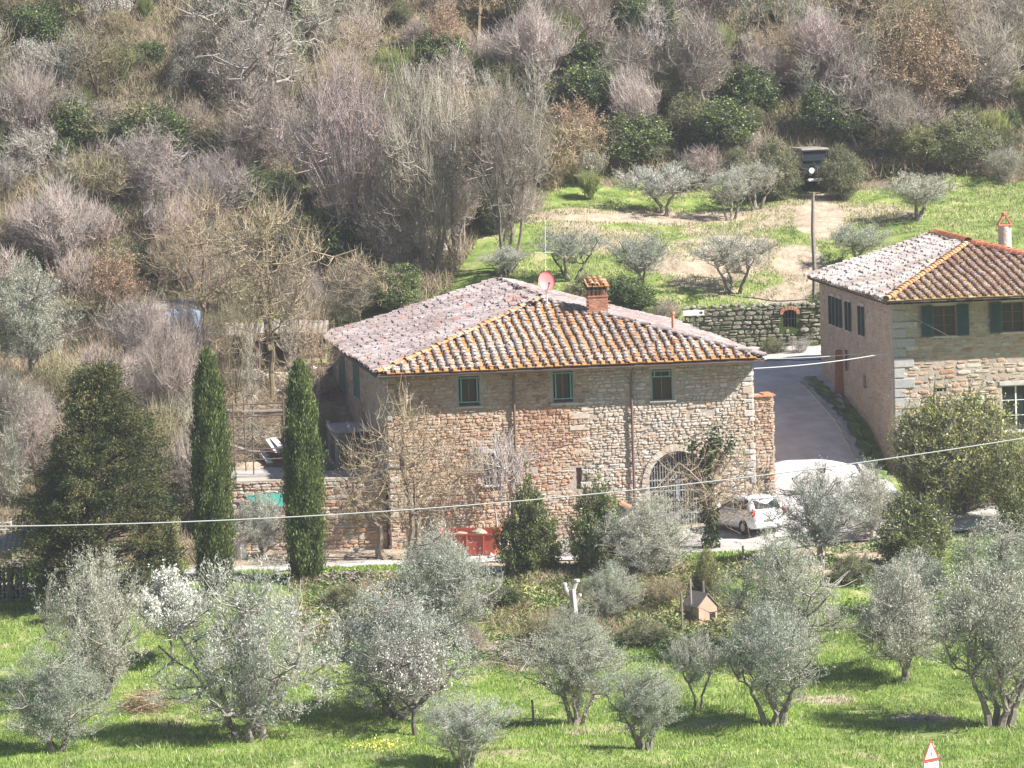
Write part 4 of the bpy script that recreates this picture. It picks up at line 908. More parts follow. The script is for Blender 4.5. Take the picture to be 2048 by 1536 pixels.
    # green shrub, 3 m
    for k, mt in enumerate(('laurel_leaf', 'yellow_leaf', 'scrub_leaf', 'ivy_leaf')):
        e = dict(rx=1.5, z0=.15, z1=3.2, prof=ROUND, lump=.22)
        wood, TP, rng = skeleton(180 + k, e, .06, stems(rg, 4, .2, 1.6, .5), (12, 120, 800), (.03, .02, .013, .008), .32, 3, .1, 1.0, .35)
        make_plant('green%d' % k, 'evergreen_shrub', wood, 'bark', [('foliage', M[mt].name, leaf_on(rng, TP, 7, (.13, .10, .09, .12)[k], (.06, .05, .04, .085)[k], .8, .07, 0, 1, (2, 2.4)))])
    e = dict(rx=1.35, z0=.1, z1=4.2, prof=[(0, .55), (.18, 1), (.45, .85), (.7, .6), (.88, .32), (1, .08)], lump=.3)
    wood, TP, rng = skeleton(188, e, .06, stems(rg, 3, .15, 2.6, .35), (14, 130, 800), (.03, .02, .013, .008), .34, 3, .1, .9, .5)
    make_plant('laurel', 'laurel_shrub', wood, 'bark', [('foliage', 'laurel_leaf', leaf_on(rng, TP, 8, .13, .06, .8, .06, 0, 1, (2, 2.2)))])
    # broom : thin upright green
    e = dict(rx=1.0, z0=.2, z1=2.4, prof=VASE, lump=.2)
    wood, TP, rng = skeleton(190, e, .03, stems(rg, 7, .2, 1.2, .4), (14, 90, 500), (.02, .015, .011, .008), .5, 3, .1, .4, 1.2, m0=4)
    make_plant('broom', 'broom_shrub', wood, 'scrub_leaf', [('foliage', 'fresh_green', leaf_on(rng, TP, 3, .16, .016, .25, .04, 0, .5))])
    # silver heath
    e = dict(rx=.9, z0=.2, z1=2.2, prof=VASE, lump=.3)
    wood, TP, rng = skeleton(192, e, .03, stems(rg, 5, .2, 1.2, .4), (10, 50, 220), (.02, .015, .011, .008), .5, 3, .1, .4, 1.0, m0=4)
    make_plant('heath', 'tree_heath', wood, 'twig_brown', [('flowers', 'silver_leaf', leaf_on(rng, TP, 10, .09, .05, .6, .06))])
    # conifer
    rng = np.random.default_rng(200); nc = 520; t = rng.random(nc) ** .85; a = rng.random(nc) * 2 * math.pi; lob = 1 + .20 * np.sin(3 * a + 8 * t) + .15 * np.sin(5 * a - 13 * t)
    R = np.interp(t, [0, .1, .3, .5, .7, .88, 1], [2.4, 3.1, 3.0, 2.3, 1.55, .8, .1]) * lob * rng.uniform(.3, 1.22, nc) ** .75; cz = .4 + t * 8.6
    cc = np.stack([R * np.cos(a), R * np.sin(a), cz + R * .12], 1); n = nc * 22; idx = np.repeat(np.arange(nc), 22); out = cc[idx] * [1, 1, 0]; out /= np.linalg.norm(out, axis=1, keepdims=True) + 1e-6
    wood = MB(); wood.tube([(0, 0, -.3), (0, 0, 5), (.1, 0, 9)], [.35, .2, .03], 8, .3); wood.tubes(np.stack([cc * [0, 0, 1] - [0, 0, .5], cc * [.5, .5, 1] - [0, 0, .35], cc], 1), np.broadcast_to([.04, .025, .01], (nc, 3)), 4, .0)
    T0 = cc[idx] + rng.normal(0, .17, (n, 3)) * [1.4, 1.4, .6]; dd = out * 1.1 + rng.normal(0, .35, (n, 3)) + [0, 0, .25]; LL = rng.uniform(.25, .75, n)[:, None]; TP = np.stack([T0, T0 + dd * LL * .5, T0 + dd * LL - [0, 0, .05]], 1)
    lf = leaf_on(rng, TP, 11, .15, .04, .5, .05, 0, 1, (2, 2.2), .1); cb = np.repeat(np.repeat(rng.normal(0, .17, nc), 22), 11); lf = (*lf[:4], np.clip(lf[4] + cb, 0, 1))
    make_plant('conifer', 'conifer_tree', wood, 'bark', [('foliage', 'yew_leaf', lf)])
    # cypresses 10 m, radius .85
    for kk in range(2):
        rng = np.random.default_rng(210 + kk); n = 5200; t = rng.random(n); a = rng.random(n) * 2 * math.pi
        lob = 1 + .10 * np.sin(4 * a + 6 * t * (1 + kk)) + .10 * np.sin(7 * a - 15 * t) + .08 * np.sin(2 * a + 33 * t)
        R = np.interp(t, [0, .05, .2, .5, .8, .93, 1], [.55, .9, 1.02, .98, .74, .48, .12]) * lob * (.86 if kk else 1)
        f = rng.uniform(.5, 1.0, n) ** .5 * (1 + (rng.random(n) < .10) * .22 * rng.random(n)); z = .25 + t * 9.6; tip = np.stack([R * f * np.cos(a), R * f * np.sin(a), z + .32], 1); T0 = np.stack([R * f * .72 * np.cos(a), R * f * .72 * np.sin(a), z - .15], 1)
        TP = np.stack([T0, (T0 + tip) / 2 + rng.normal(0, .02, T0.shape), tip], 1)
        wood = MB(); wood.tube([(0, 0, -.3), (0, 0, 5), (0, 0, 9)], [.2, .14, .03], 8, .3); k = rng.choice(n, 400); oo = T0[k] * [.1, .1, 1] - [0, 0, .5]; wood.tubes(np.stack([oo, (oo + tip[k]) / 2, tip[k]], 1), np.broadcast_to([.02, .014, .006], (400, 3)), 3, .3)
        make_plant('cypress%d' % kk, 'cypress_tree', wood, 'bark', [('foliage', 'cypress_leaf', leaf_on(rng, TP, 9, .17, .045, .4, .06, 0, 1, (1.6, 2), .6))])
    # bare yellow-twigged tree by the house corner (two stems)
    e = dict(rx=2.6, z0=1.6, z1=7.0, prof=[(0, .45), (.25, .95), (.5, 1), (.8, .6), (1, .15)], lump=.2)
    wood, TP, rng = skeleton(220, e, .16, [[(0, 0, -.3), (.05, 0, 2), (-.25, 0, 4.4)], [(.15, .1, -.3), (.3, .1, 1.8), (.2, 0, 3.4)], [(-.9, -.2, -.3), (-1.2, -.1, 1.5), (-2.1, 0, 2.6)]], (18, 120, 420), (.055, .027, .014, .009), .6, 3, .05, .7, .55, twig_r=.008)
    make_plant('yellowtree', 'bare_tree', wood, 'twig_yellow', [('buds', 'twig_yellow', leaf_on(rng, TP, 2, .06, .03, .5, .03, .5, 1))])
    e = dict(rx=1.5, z0=1.8, z1=4.4, prof=VASE, lump=.3)
    wood, TP, rng = skeleton(222, e, .06, [[(-.1, 0, -.2), (-.2, 0, 1.4), (-.9, 0, 3.2)], [(0, 0, -.2), (.05, .1, 1.6), (.0, 0, 3.6)], [(.1, 0, -.2), (.3, 0, 1.8), (.9, .1, 3.8)]], (12, 50, 150), (.04, .026, .018, .013), .5, 3, .0, .5, 1.0, twig_r=.012)
    make_plant('paletree', 'bare_tree', wood, 'twig_white', [])
    # blossom trees
    e = dict(rx=1.5, z0=1.3, z1=3.9, prof=ROUND, lump=.35)
    wood, TP, rng = skeleton(224, e, .07, [[(0, 0, -.2), (.05, 0, 1.2), (0, 0, 2.6)]], (12, 70, 300), (.035, .022, .014, .008), .45, 3, .05, .7, .8)
    make_plant('blossom0', 'blossoming_tree', wood, 'olive_bark', [('blossom', 'blossom', leaf_on(rng, TP[TP[:, 2, 2] > 2.1], 20, .10, .09, .9, .06)), ('leaves', 'yellow_leaf', leaf_on(rng, TP, 5, .08, .04, .8, .08))])
    e = dict(rx=1.9, z0=1.5, z1=3.8, prof=ROUND, lump=.35)
    wood, TP, rng = skeleton(226, e, .14, [[(0, 0, -.2), (.05, 0, 1.1), (.0, 0, 1.6)], [(0, 0, 1.1), (-.6, 0, 1.8), (-.9, 0, 2.6)], [(0, 0, 1.1), (.8, 0, 1.7), (1.5, 0, 2.2)]], (12, 80, 320), (.05, .03, .016, .008), .45, 3, .05, .7, .6)
    make_plant('blossom1', 'blossoming_tree', wood, 'bark', [('blossom', 'blossom', leaf_on(rng, TP[rng.random(len(TP)) < .34], 6, .085, .07, .9, .05, 0, .8))])
    # ivy clad gnarled trunk with arching twigs
    e = dict(rx=2.6, z0=1.0, z1=4.6, prof=ROUND, lump=.3)
    wood, TP, rng = skeleton(228, e, .20, [[(0, 0, -.3), (.05, 0, 2), (-.1, 0, 3.6), (.3, 0, 4.6)], [(0, 0, 2.8), (-.5, 0, 3.6), (-.7, 0, 4.3)], [(0, 0, 3), (.6, 0, 3.8), (1.0, 0, 4.4)]], (14, 60, 210), (.05, .022, .013, .009), .7, 3, -.25, .7, .1, jit=.09)
    n = 2600; t = rng.random(n); aa = rng.random(n) * 6.28; rr = (.27 + .10 * np.sin(9 * t) + .08 * np.sin(23 * t)) * rng.random(n) ** .4; x = np.interp(t, [0, .45, .8, 1], [0, .05, -.1, .3]); C = np.stack([x + rr * np.cos(aa), rr * np.sin(aa), t * 4.6], 1)
    n2 = 380; c2 = np.array([(-.7, 0, 4.3), (.9, 0, 4.3), (.3, 0, 4.7)])[rng.integers(0, 3, n2)] + rng.normal(0, .22, (n2, 3)); C = np.concatenate([C, c2]); D = rng.normal(0, 1, C.shape)
    make_plant('ivytree', 'ivy_clad_tree', wood, 'twig_yellow', [('ivy', 'ivy_leaf', (C, D, np.full(len(C), .13), np.full(len(C), .10), np.clip(rng.beta(1.6, 6, len(C)), 0, 1))), ('buds', 'twig_yellow', leaf_on(rng, TP, 4, .06, .03, .6, .04, .3, 1))])
    # tall tree wrapped in ivy
    e = dict(rx=2.4, z0=3, z1=9, prof=ROUND, lump=.3)
    wood, TP, rng = skeleton(230, e, .2, [[(0, 0, -.3), (.1, 0, 3), (0, 0, 8.5)], [(0, 0, 3.5), (1.2, 0, 5.2), (2, 0, 6)]], (14, 90, 400), (.06, .03, .016, .010), .6, 3, .05, .7, .5)
    n = 5200; t = rng.random(n) ** .85; aa = rng.random(n) * 6.28; rr = (.45 + .25 * np.sin(11 * t) + .12 * np.sin(29 * t)) * rng.random(n) ** .3; C = np.stack([rr * np.cos(aa), rr * np.sin(aa), t * 8.6], 1)
    make_plant('tallivy', 'ivy_clad_tree', wood, 'twig_grey', [('ivy', 'ivy_leaf', (C, rng.normal(0, 1, C.shape), np.full(n, .15), np.full(n, .11), np.clip(rng.beta(2, 1.8, n), 0, 1)))])
protos()
H0 = {'olive0': (5.4, 2.6), 'olive1': (5.6, 2.6), 'olive2': (5.0, 2.6), 'olive3': (5.6, 2.7), 'solive0': (4.1, 2.3), 'solive1': (4.1, 2.3), 'bare0': (8.3, 3.1), 'bare1': (8.3, 3.1), 'bare2': (8.3, 3.1), 'bare3': (8.3, 3.1),
      'open': (8.3, 3.0), 'gnarl': (9, 4.8), 'dryoak': (6.8, 2.9), 'sapling0': (6.5, 1.2), 'sapling1': (6.5, 1.2), 'shrub0': (3.3, 1.9), 'shrub1': (3.3, 1.9), 'shrub2': (3.3, 1.9), 'green0': (3.4, 1.75), 'green1': (3.4, 1.75), 'green2': (3.4, 1.75), 'green3': (3.4, 1.75),
      'laurel': (4.4, 1.5), 'broom': (2.8, 1.2), 'heath': (2.6, 1.1), 'conifer': (9.6, 3.9), 'cypress0': (10.2, 1.02), 'cypress1': (10.2, .88), 'yellowtree': (7.3, 3), 'paletree': (4.7, 1.6), 'blossom0': (4.1, 1.7), 'blossom1': (4.0, 2.1), 'ivytree': (5, 2.8), 'tallivy': (9, 2.6)}
def put(key, px, py, top, width, label, cat, group=None, rz=None, Y=None):
    """base pixel, crown top row, crown width in px"""
    p = hit(px, py) if Y is None else ground_at(px, Y); s_ = FPX / p[1]; q = proj(p)
    h = (q[1] - top) / s_; hh, rr = H0[key]; sz = max(.15, h / hh); sx = (width / s_ / 2) / rr
    return plant(key, p, prg.random() * 6.28 if rz is None else rz, (sx, sx, sz), label, cat, group)
OT = 'olive tree'; GO = 'olive trees on the meadow below the farm'
OL = [
 ('olive0', 115, 1500, 1305, 200, 'small grey-green olive in the bottom left corner, below the taller olive'),
 ('olive1', 195, 1395, 1125, 215, 'upright grey-green olive left of the white blossoming tree'),
 ('olive1', 500, 1480, 1150, 300, 'widest rounded olive, between the white blossoming tree and the sparse blossom tree'),
 ('olive0', 795, 1440, 1185, 280, 'broad grey olive right behind the thin-blossomed tree'),
 ('olive0', 885, 1275, 1065, 240, 'olive on the bank in front of the red container'),
 ('olive3', 930, 1545, 1400, 165, 'low olive cut by the bottom edge, right of the thin-blossomed tree'),
 ('olive3', 1155, 1450, 1270, 190, 'slender open olive in front of the brushwood heap'),
 ('olive3', 1290, 1500, 1345, 170, 'small multi-stemmed olive nearest the bottom edge, right of centre'),
 ('olive1', 1570, 1320, 1080, 240, 'tall dense olive right of the pink kennel, rear one of two'),
 ('olive3', 1550, 1450, 1235, 235, 'olive with several bare stems, right below the tall dense olive by the kennel'),
 ('olive2', 1805, 1365, 1150, 200, 'olive on a short trunk between the kennel olives and the right edge'),
 ('olive3', 2000, 1455, 1160, 300, 'large leaning olive at the lower right edge'),
 ('olive0', 2030, 1260, 1045, 250, 'olive at the right edge, behind the large leaning olive'),
 ('olive1', 1300, 1150, 1000, 210, 'olive on the bank in front of the barred gateway'),
 ('olive2', 1640, 1130, 945, 170, 'olive hiding the rear corner of the white car'),
 ('olive0', 1735, 1080, 935, 130, 'olive at the foot of the ramp road'),
 ('solive0', 1395, 1420, 1265, 110, 'very thin young olive below the pink kennel'),
 ('olive2', 1225, 1245, 1130, 110, 'little olive just right of the stump with white cuts'),
 ('olive2', 525, 1115, 995, 120, 'small olive between the two cypresses'),
 ('olive2', 1830, 1235, 1110, 150, 'olive tucked below the round laurel bush'),
 ('olive0', 1150, 1330, 1215, 120, 'stunted olive growing behind the brushwood heap'),
 ('olive2', 60, 760, 545, 180, 'tall greyish olive at the left edge, before the wooded slope'),
]
for k, px, py, top, wd, lab in OL: put(k, px, py, py - (py - top) * 1.06, wd * 1.08, lab, OT, GO if py > 1040 else None)
GT = 'pruned olives on the upper terrace'
for k, px, py, top, wd, lab in [
 ('solive0', 1325, 430, 325, 190, 'pruned olive highest on the terrace left of the jeep, leftmost of three'),
 ('solive1', 1460, 440, 335, 120, 'leaning pruned olive on the terrace edge, middle of the three near the jeep'),
 ('solive1', 1510, 420, 320, 130, 'pruned olive on the terrace, the one closest to the jeep'),
 ('solive0', 1840, 440, 345, 190, 'wide pruned olive above the left roof slope of the right house'),
 ('solive1', 1140, 560, 455, 150, 'airy olive just behind the satellite dish'),
 ('solive0', 1285, 590, 465, 150, 'olive behind the brick chimney of the farmhouse'),
 ('solive1', 1470, 585, 465, 170, 'olive in bare soil left of the timber pole'),
 ('solive0', 1715, 535, 445, 150, 'cut-back olive touching the far eave of the right house'),
 ('solive0', 1010, 560, 490, 110, 'low olive behind the farmhouse ridge')]:
    put(k, px, py, top, wd, lab, OT, GT)
put('cypress0', 432, 1190, 685, 88, 'taller darker cypress, left one of the pair', 'cypress')
put('cypress1', 614, 1162, 708, 84, 'slimmer greener cypress, right one of the pair, next to the farmhouse', 'cypress')
put('conifer', 215, 1215, 700, 340, 'massive dark brownish-green conifer left of the cypresses', 'conifer')
put('conifer', 140, 1210, 850, 170, 'lower dark conifer hugging the left side of the massive one', 'conifer', rz=2.0)
put('green1', 322, 1170, 985, 125, 'yellow-green leafy bush at the right foot of the big conifer', 'bush')
put('blossom0', 345, 1330, 1140, 170, 'small tree covered in bright white blossom below the cypresses', 'blossoming tree')
put('blossom1', 828, 1472, 1265, 200, 'dark-trunked tree with thin cream blossom in the lower meadow', 'blossoming tree', rz=0)
put('laurel', 1060, 1150, 935, 125, 'pointed glossy laurel right of the red container', 'bush')
put('laurel', 1195, 1140, 935, 120, 'dark laurel before the small white shrine with tiled top', 'bush')
put('green1', 1930, 1025, 760, 270, 'very large laurel covering the front of the right house', 'bush')
put('green1', 1850, 1020, 790, 150, 'yellow-tipped left lobe of shrub against the right house corner', 'bush')
put('green1', 2040, 1060, 850, 170, 'dark laurel at the right edge under the cable', 'bush')
put('green0', 1832, 1150, 975, 175, 'round laurel bush with golden tips below the ramp road', 'bush')
put('green1', 1415, 1200, 1085, 70, 'pale green weedy shrub behind the kennel posts', 'shrub')
for k, px, py, tp, wd, lab in [('green2', 690, 1225, 1160, 110, 'bluish green low shrub under the scattered firewood'), ('green3', 1010, 1215, 1165, 90, 'ivy mound right under the pointed laurel'), ('shrub1', 1330, 1215, 1150, 110, 'brown bramble clump left of the kennel posts'),
     ('shrub1', 1100, 1290, 1215, 120, 'brown bramble clump at the upper edge of the brushwood heap'), ('green2', 1290, 1290, 1230, 120, 'green bramble mound below the olive of the gateway'), ('green2', 1710, 1170, 1100, 110, 'green bramble mound left of the round laurel bush'), ('shrub0', 940, 1300, 1240, 90, 'bare bramble clump right of the olive before the red container')]:
    put(k, px, py, tp, wd, lab, 'shrub')
put('yellowtree', 822, 1120, 758, 330, 'leafless yellow-twigged tree at the left corner of the farmhouse', 'bare tree', rz=0)
put('paletree', 1006, 1094, 850, 165, 'bare tree with whitish stems before the barred farmhouse window', 'bare tree', rz=0)
put('ivytree', 1422, 1100, 850, 270, 'ivy-clad gnarled tree with arching twigs before the gateway', 'tree', rz=0)
put('shrub1', 720, 1095, 960, 130, 'bare brown shrub against the shaded side of the farmhouse', 'shrub')
# ---------------- wooded slope: individual trees
W = [
 ('gnarl', 505, 262, -90, 300, 'big grey gnarled tree standing highest on the left slope', 'bare tree'),
 ('tallivy', 592, 165, -140, 230, 'tall tree thickly wrapped in ivy right of the gnarled tree', 'tree'),
 ('sapling0', 190, 115, -130, 60, 'thin dark straight pole-like trunk near the top left', 'sapling'),
 ('sapling1', 356, 235, 100, 60, 'slim pale sapling below the gnarled tree, on its left', 'sapling'),
 ('bare2', 700, 570, 125, 270, 'very wide leafless pinkish tree in the middle of the slope', 'bare tree'),
 ('bare0', 865, 560, 140, 230, 'leafless pinkish tree just right of the widest one', 'bare tree'),
 ('bare2', 1015, 545, 175, 215, 'vase-shaped leafless tree behind the farmhouse ridge', 'bare tree'),
 ('bare2', 915, 520, 290, 150, 'multi-stemmed leafless tree left of the vase-shaped one', 'bare tree'),
 ('open', 545, 800, 375, 310, 'tall pale leafless tree rising between the two cypresses', 'bare tree'),
 ('open', 410, 690, 370, 230, 'leafless tree spreading above the left cypress', 'bare tree'),
 ('open', 720, 650, 500, 190, 'leafless tree behind the far left eave of the farmhouse', 'bare tree'),
 ('bare1', 780, 560, 330, 200, 'leafless tree above the left roof slope of the farmhouse', 'bare tree'),
 ('tallivy', 1340, 150, -60, 110, 'narrow ivy column near the top, right of centre', 'tree'),
 ('dryoak', 1850, 260, 10, 200, 'large oak with dry orange-brown leaves at the upper right', 'oak'),
 ('dryoak', 890, 150, -20, 100, 'slender oak with dry orange leaves near the top centre', 'oak'),
 ('dryoak', 1525, 170, 70, 80, 'small oak with dry pinkish leaves above the jeep', 'oak'),
 ('dryoak', 230, 650, 480, 150, 'lone dry-leaved oak on the bare soil edge at left', 'oak'),
 ('dryoak', 1150, 330, 190, 170, 'dry-leaved oak over the dark hollow in mid slope', 'oak'),
 ('bare0', 1400, 250, 20, 180, 'leafless rosy tree beside the ivy column, on its right', 'bare tree'),
 ('bare1', 1270, 230, 40, 160, 'leafless rosy tree beside the ivy column, on its left', 'bare tree'),
 ('bare2', 1070, 210, 10, 190, 'leafless tree near the top, left of the dark hollow', 'bare tree'),
 ('bare0', 1640, 200, 20, 190, 'leafless tree straight above the jeep', 'bare tree'),
 ('bare3', 1980, 230, 20, 200, 'leafless tree in the top right corner', 'bare tree'),
 ('bare1', 1730, 260, 90, 180, 'leafless tree between the jeep and the large dry oak', 'bare tree'),
 ('bare2', 60, 330, 130, 190, 'leafless tree at the left edge, upper slope', 'bare tree'),
 ('bare0', 430, 480, 300, 190, 'greyish leafless tree below the slim pale sapling', 'bare tree'),
 ('bare1', 300, 420, 240, 210, 'dark leafless tree left of the slim pale sapling', 'bare tree'),
 ('bare2', 120, 560, 370, 200, 'leafless tree over the left-edge olive', 'bare tree'),
 ('bare0', 280, 760, 590, 170, 'leafless thicket tree behind the top of the big conifer', 'bare tree'),
 ('bare2', 350, 900, 640, 170, 'leafless tree between the big conifer and left cypress', 'bare tree'),
 ('bare0', 25, 960, 740, 170, 'leafless tree at the left edge beside the conifer', 'bare tree'),
 ('sapling0', 30, 1080, 800, 90, 'thin yellowish-barked tree beside the corner shed', 'sapling'),
 ('shrub2', 235, 300, 235, 90, 'shrub with silvery white heads left of the slim sapling', 'shrub'),
 ('heath', 235, 305, 248, 60, 'brightest white-flowered heath on the left slope', 'shrub'),
 ('heath', 60, 150, 75, 100, 'pale flowering heath near the top left corner', 'shrub'),
 ('heath', 130, 170, 100, 80, 'pale flowering heath second from the top left corner', 'shrub'),
 ('green3', 1270, 330, 220, 170, 'dark evergreen bush filling the hollow in mid slope', 'bush'),
 ('green2', 1550, 400, 270, 130, 'round olive-brown bush immediately left of the jeep', 'bush'),
 ('green2', 1684, 400, 285, 110, 'low bush covering the right half of the jeep', 'bush'),
 ('green2', 1920, 340, 220, 200, 'wide green bush at the right edge of the terrace', 'bush'),
 ('green1', 1830, 330, 240, 150, 'yellowish green bush right of the jeep, half way to the edge', 'bush'),
 ('green3', 1660, 270, 160, 150, 'green thicket bush directly above the jeep roof', 'bush'),
 ('green3', 1450, 300, 190, 170, 'dark green bush above the three pruned olives', 'bush'),
 ('green3', 690, 560, 400, 200, 'ivy-green bush behind the left roof slope', 'bush'),
 ('green0', 790, 620, 520, 150, 'dark green bush touching the roof left slope', 'bush'),
 ('green3', 1250, 620, 545, 150, 'green bush right behind the brick chimney', 'bush'),
 ('green2', 1180, 620, 540, 120, 'green bush filling the gap between dish and chimney', 'bush'),
 ('green3', 880, 160, 60, 130, 'green bush under the slender dry oak', 'bush'),
 ('broom', 1180, 400, 340, 60, 'single yellow-green broom at the terrace edge', 'shrub'),
 ('broom', 1125, 130, 20, 130, 'bright green broom patch at the top centre', 'shrub'),
 ('green2', 300, 260, 170, 110, 'dark green juniper-like bush in the left slope', 'bush'),
 ('green2', 100, 480, 380, 160, 'green bush at the left edge in mid slope', 'bush'),
 ('shrub1', 1900, 130, 40, 170, 'brown bare shrub over the large dry oak', 'shrub'),
 ('shrub2', 2010, 370, 290, 110, 'silvery bare shrub above the right house chimney', 'shrub'),
 ('green2', 1310, 330, 280, 110, 'green shrub over the leftmost pruned olive', 'shrub'),
 ('green3', 120, 300, 175, 190, 'dark evergreen mass at the upper left below the two pale heaths', 'bush'),
 ('green3', 300, 340, 200, 200, 'dark evergreen mass left of the slim pale sapling, biggest on the left slope', 'bush'),
 ('green2', 470, 330, 220, 170, 'dark green mass at the foot of the big gnarled tree', 'bush'),
 ('green3', 1180, 250, 120, 170, 'dark evergreen mass above the dry-leaved oak of mid slope', 'bush'),
 ('green3', 60, 90, 0, 170, 'dark evergreen mass in the top left corner', 'bush'),
 ('green3', 1500, 230, 120, 160, 'dark evergreen mass below the small pinkish oak', 'bush'),
 ('shrub0', 1330, 640, 590, 90, 'bare shrub above the dry stone wall, by the arrow sign', 'shrub'),
]
for a in W:
    p = hit(a[1], a[2]); put(a[0], *a[1:5], a[5], a[6])
for i, (k, px, py, tp, wd) in enumerate([('shrub0', 390, 1010, 860, 110), ('shrub1', 330, 960, 800, 130), ('shrub2', 380, 900, 760, 110), ('bare2', 400, 1060, 830, 120), ('shrub0', 270, 830, 700, 130), ('bare3', 310, 860, 660, 130), ('shrub0', 20, 1010, 850, 120), ('shrub2', 70, 900, 770, 130),
     ('shrub1', 120, 830, 700, 120), ('bare1', 90, 1000, 780, 150), ('shrub0', 200, 780, 680, 130), ('bare0', 380, 780, 610, 140), ('shrub1', 460, 700, 610, 120), ('shrub0', 300, 700, 600, 120), ('bare2', 420, 640, 500, 140), ('shrub2', 600, 660, 560, 100), ('bare3', 700, 660, 520, 120), ('green2', 20, 700, 620, 110), ('bare2', 600, 690, 510, 110), ('shrub1', 500, 650, 540, 110), ('open', 475, 850, 590, 120), ('sapling0', 505, 880, 640, 70), ('open', 630, 850, 600, 110), ('sapling1', 585, 800, 560, 70), ('shrub1', 650, 900, 800, 90), ('shrub0', 640, 1000, 900, 100)]):
    put(k, px, py, tp, wd, ['bare pinkish bush low beside the taller cypress', 'bare brown bush hugging the right flank of the big conifer', 'silvery bare bush above the bare pinkish bush by the taller cypress', 'narrow bare tree squeezed between the taller cypress and the conifer foot', 'bare bush over the whitish cover sheet', 'tall bare sapling cluster over the turquoise netting', 'bare bush at the left edge below the bare soil patch', 'silver-grey bush left of the conifer top', 'brownish bush between the bare soil patch and the conifer top', 'bare tree just left of the lower dark conifer', 'bare bush immediately above the conifer top', 'bare tree left of the tip of the taller cypress', 'brown bush under the blue tarpaulin on its right', 'bare bush covering the left part of the blue tarpaulin', 'bare tree over the flat pale roofing sheet', 'silvery bush above the open shed roof', 'bare tree beside the far corner of the farmhouse roof', 'green bush behind the left-edge olive', 'bare tree rising behind the middle of the open shed', 'brown bush behind the left end of the open shed', 'thin bare tree standing in the yard right beside the taller cypress', 'slender sapling leaning over the scaffolding', 'thin bare tree right behind the slimmer cypress', 'slender sapling in front of the rubble heap', 'dark brush under the grey slab canopy', 'bare bush on the terrace wall by the farmhouse corner'][i], {'s': 'shrub', 'b': 'bare tree', 'g': 'bush', 'o': 'bare tree'}[k[0]], 'bare thicket plants left of the farmhouse')
# smaller thicket members that nothing tells apart
rgp = random.Random(12); GL = {
 'bare': ('leafless pinkish-grey tree within the dense thicket on the wooded slope', 'bare tree', 'look-alike leafless trees filling the wooded slope'),
 'shrub': ('bare greyish shrub within the dense thicket on the wooded slope', 'shrub', 'look-alike bare shrubs filling the wooded slope'),
 'green': ('green bush low among leafless trees on the wooded slope', 'bush', 'look-alike green bushes among the leafless trees'),
 'broom': ('upright green broom among leafless trees on the wooded slope', 'shrub', 'look-alike brooms on the wooded slope'),
 'heath': ('pale-headed heath among leafless trees on the wooded slope', 'shrub', 'look-alike heaths on the wooded slope')}
cells = []
for r in range(18):
    for c in range(24):
        px = -60 + c * 92 + rgp.uniform(-45, 45) + (r % 2) * 46; py = -130 + r * 44 + rgp.uniform(-25, 25)
        lim = np.interp(px, [0, 150, 400, 620, 850, 1000, 1150, 1400, 1600, 1720, 2048], [620, 600, 640, 600, 560, 470, 395, 385, 300, 330, 345])
        if py < lim: cells.append((px, py))
rgp.shuffle(cells)
LM = [('big gnarled tree', 505, 180), ('ivy-wrapped tree', 592, 80), ('pole-like dark trunk', 190, 60), ('slim pale sapling', 356, 170), ('widest pinkish tree', 690, 280), ('vase-shaped tree', 1015, 330), ('ivy column', 1340, 70), ('large dry-leaved oak', 1850, 140), ('slender dry-leaved oak', 890, 70), ('small pinkish oak', 1525, 120),
      ('dark hollow bush', 1270, 280), ('off-road vehicle', 1637, 330), ('lone oak on bare soil', 230, 560), ('mid-slope dry oak', 1150, 260), ('bright green broom patch', 1125, 75), ('brightest white-flowered heath', 235, 275), ('left-edge olive', 60, 650), ('tall pale leafless tree', 545, 560)]
GL['sap'] = ('', 'sapling', 'look-alike saplings on the wooded slope')
KW = {'sap': 'thin bare sapling', 'bare': 'leafless pinkish-grey tree', 'shrub': 'bare greyish shrub', 'green': 'green bush', 'broom': 'upright green broom', 'heath': 'pale-headed heath'}
NTH = ['nearest', 'second', 'third', 'fourth', 'fifth', 'sixth', 'seventh', 'eighth', 'ninth', 'tenth']; todo = []
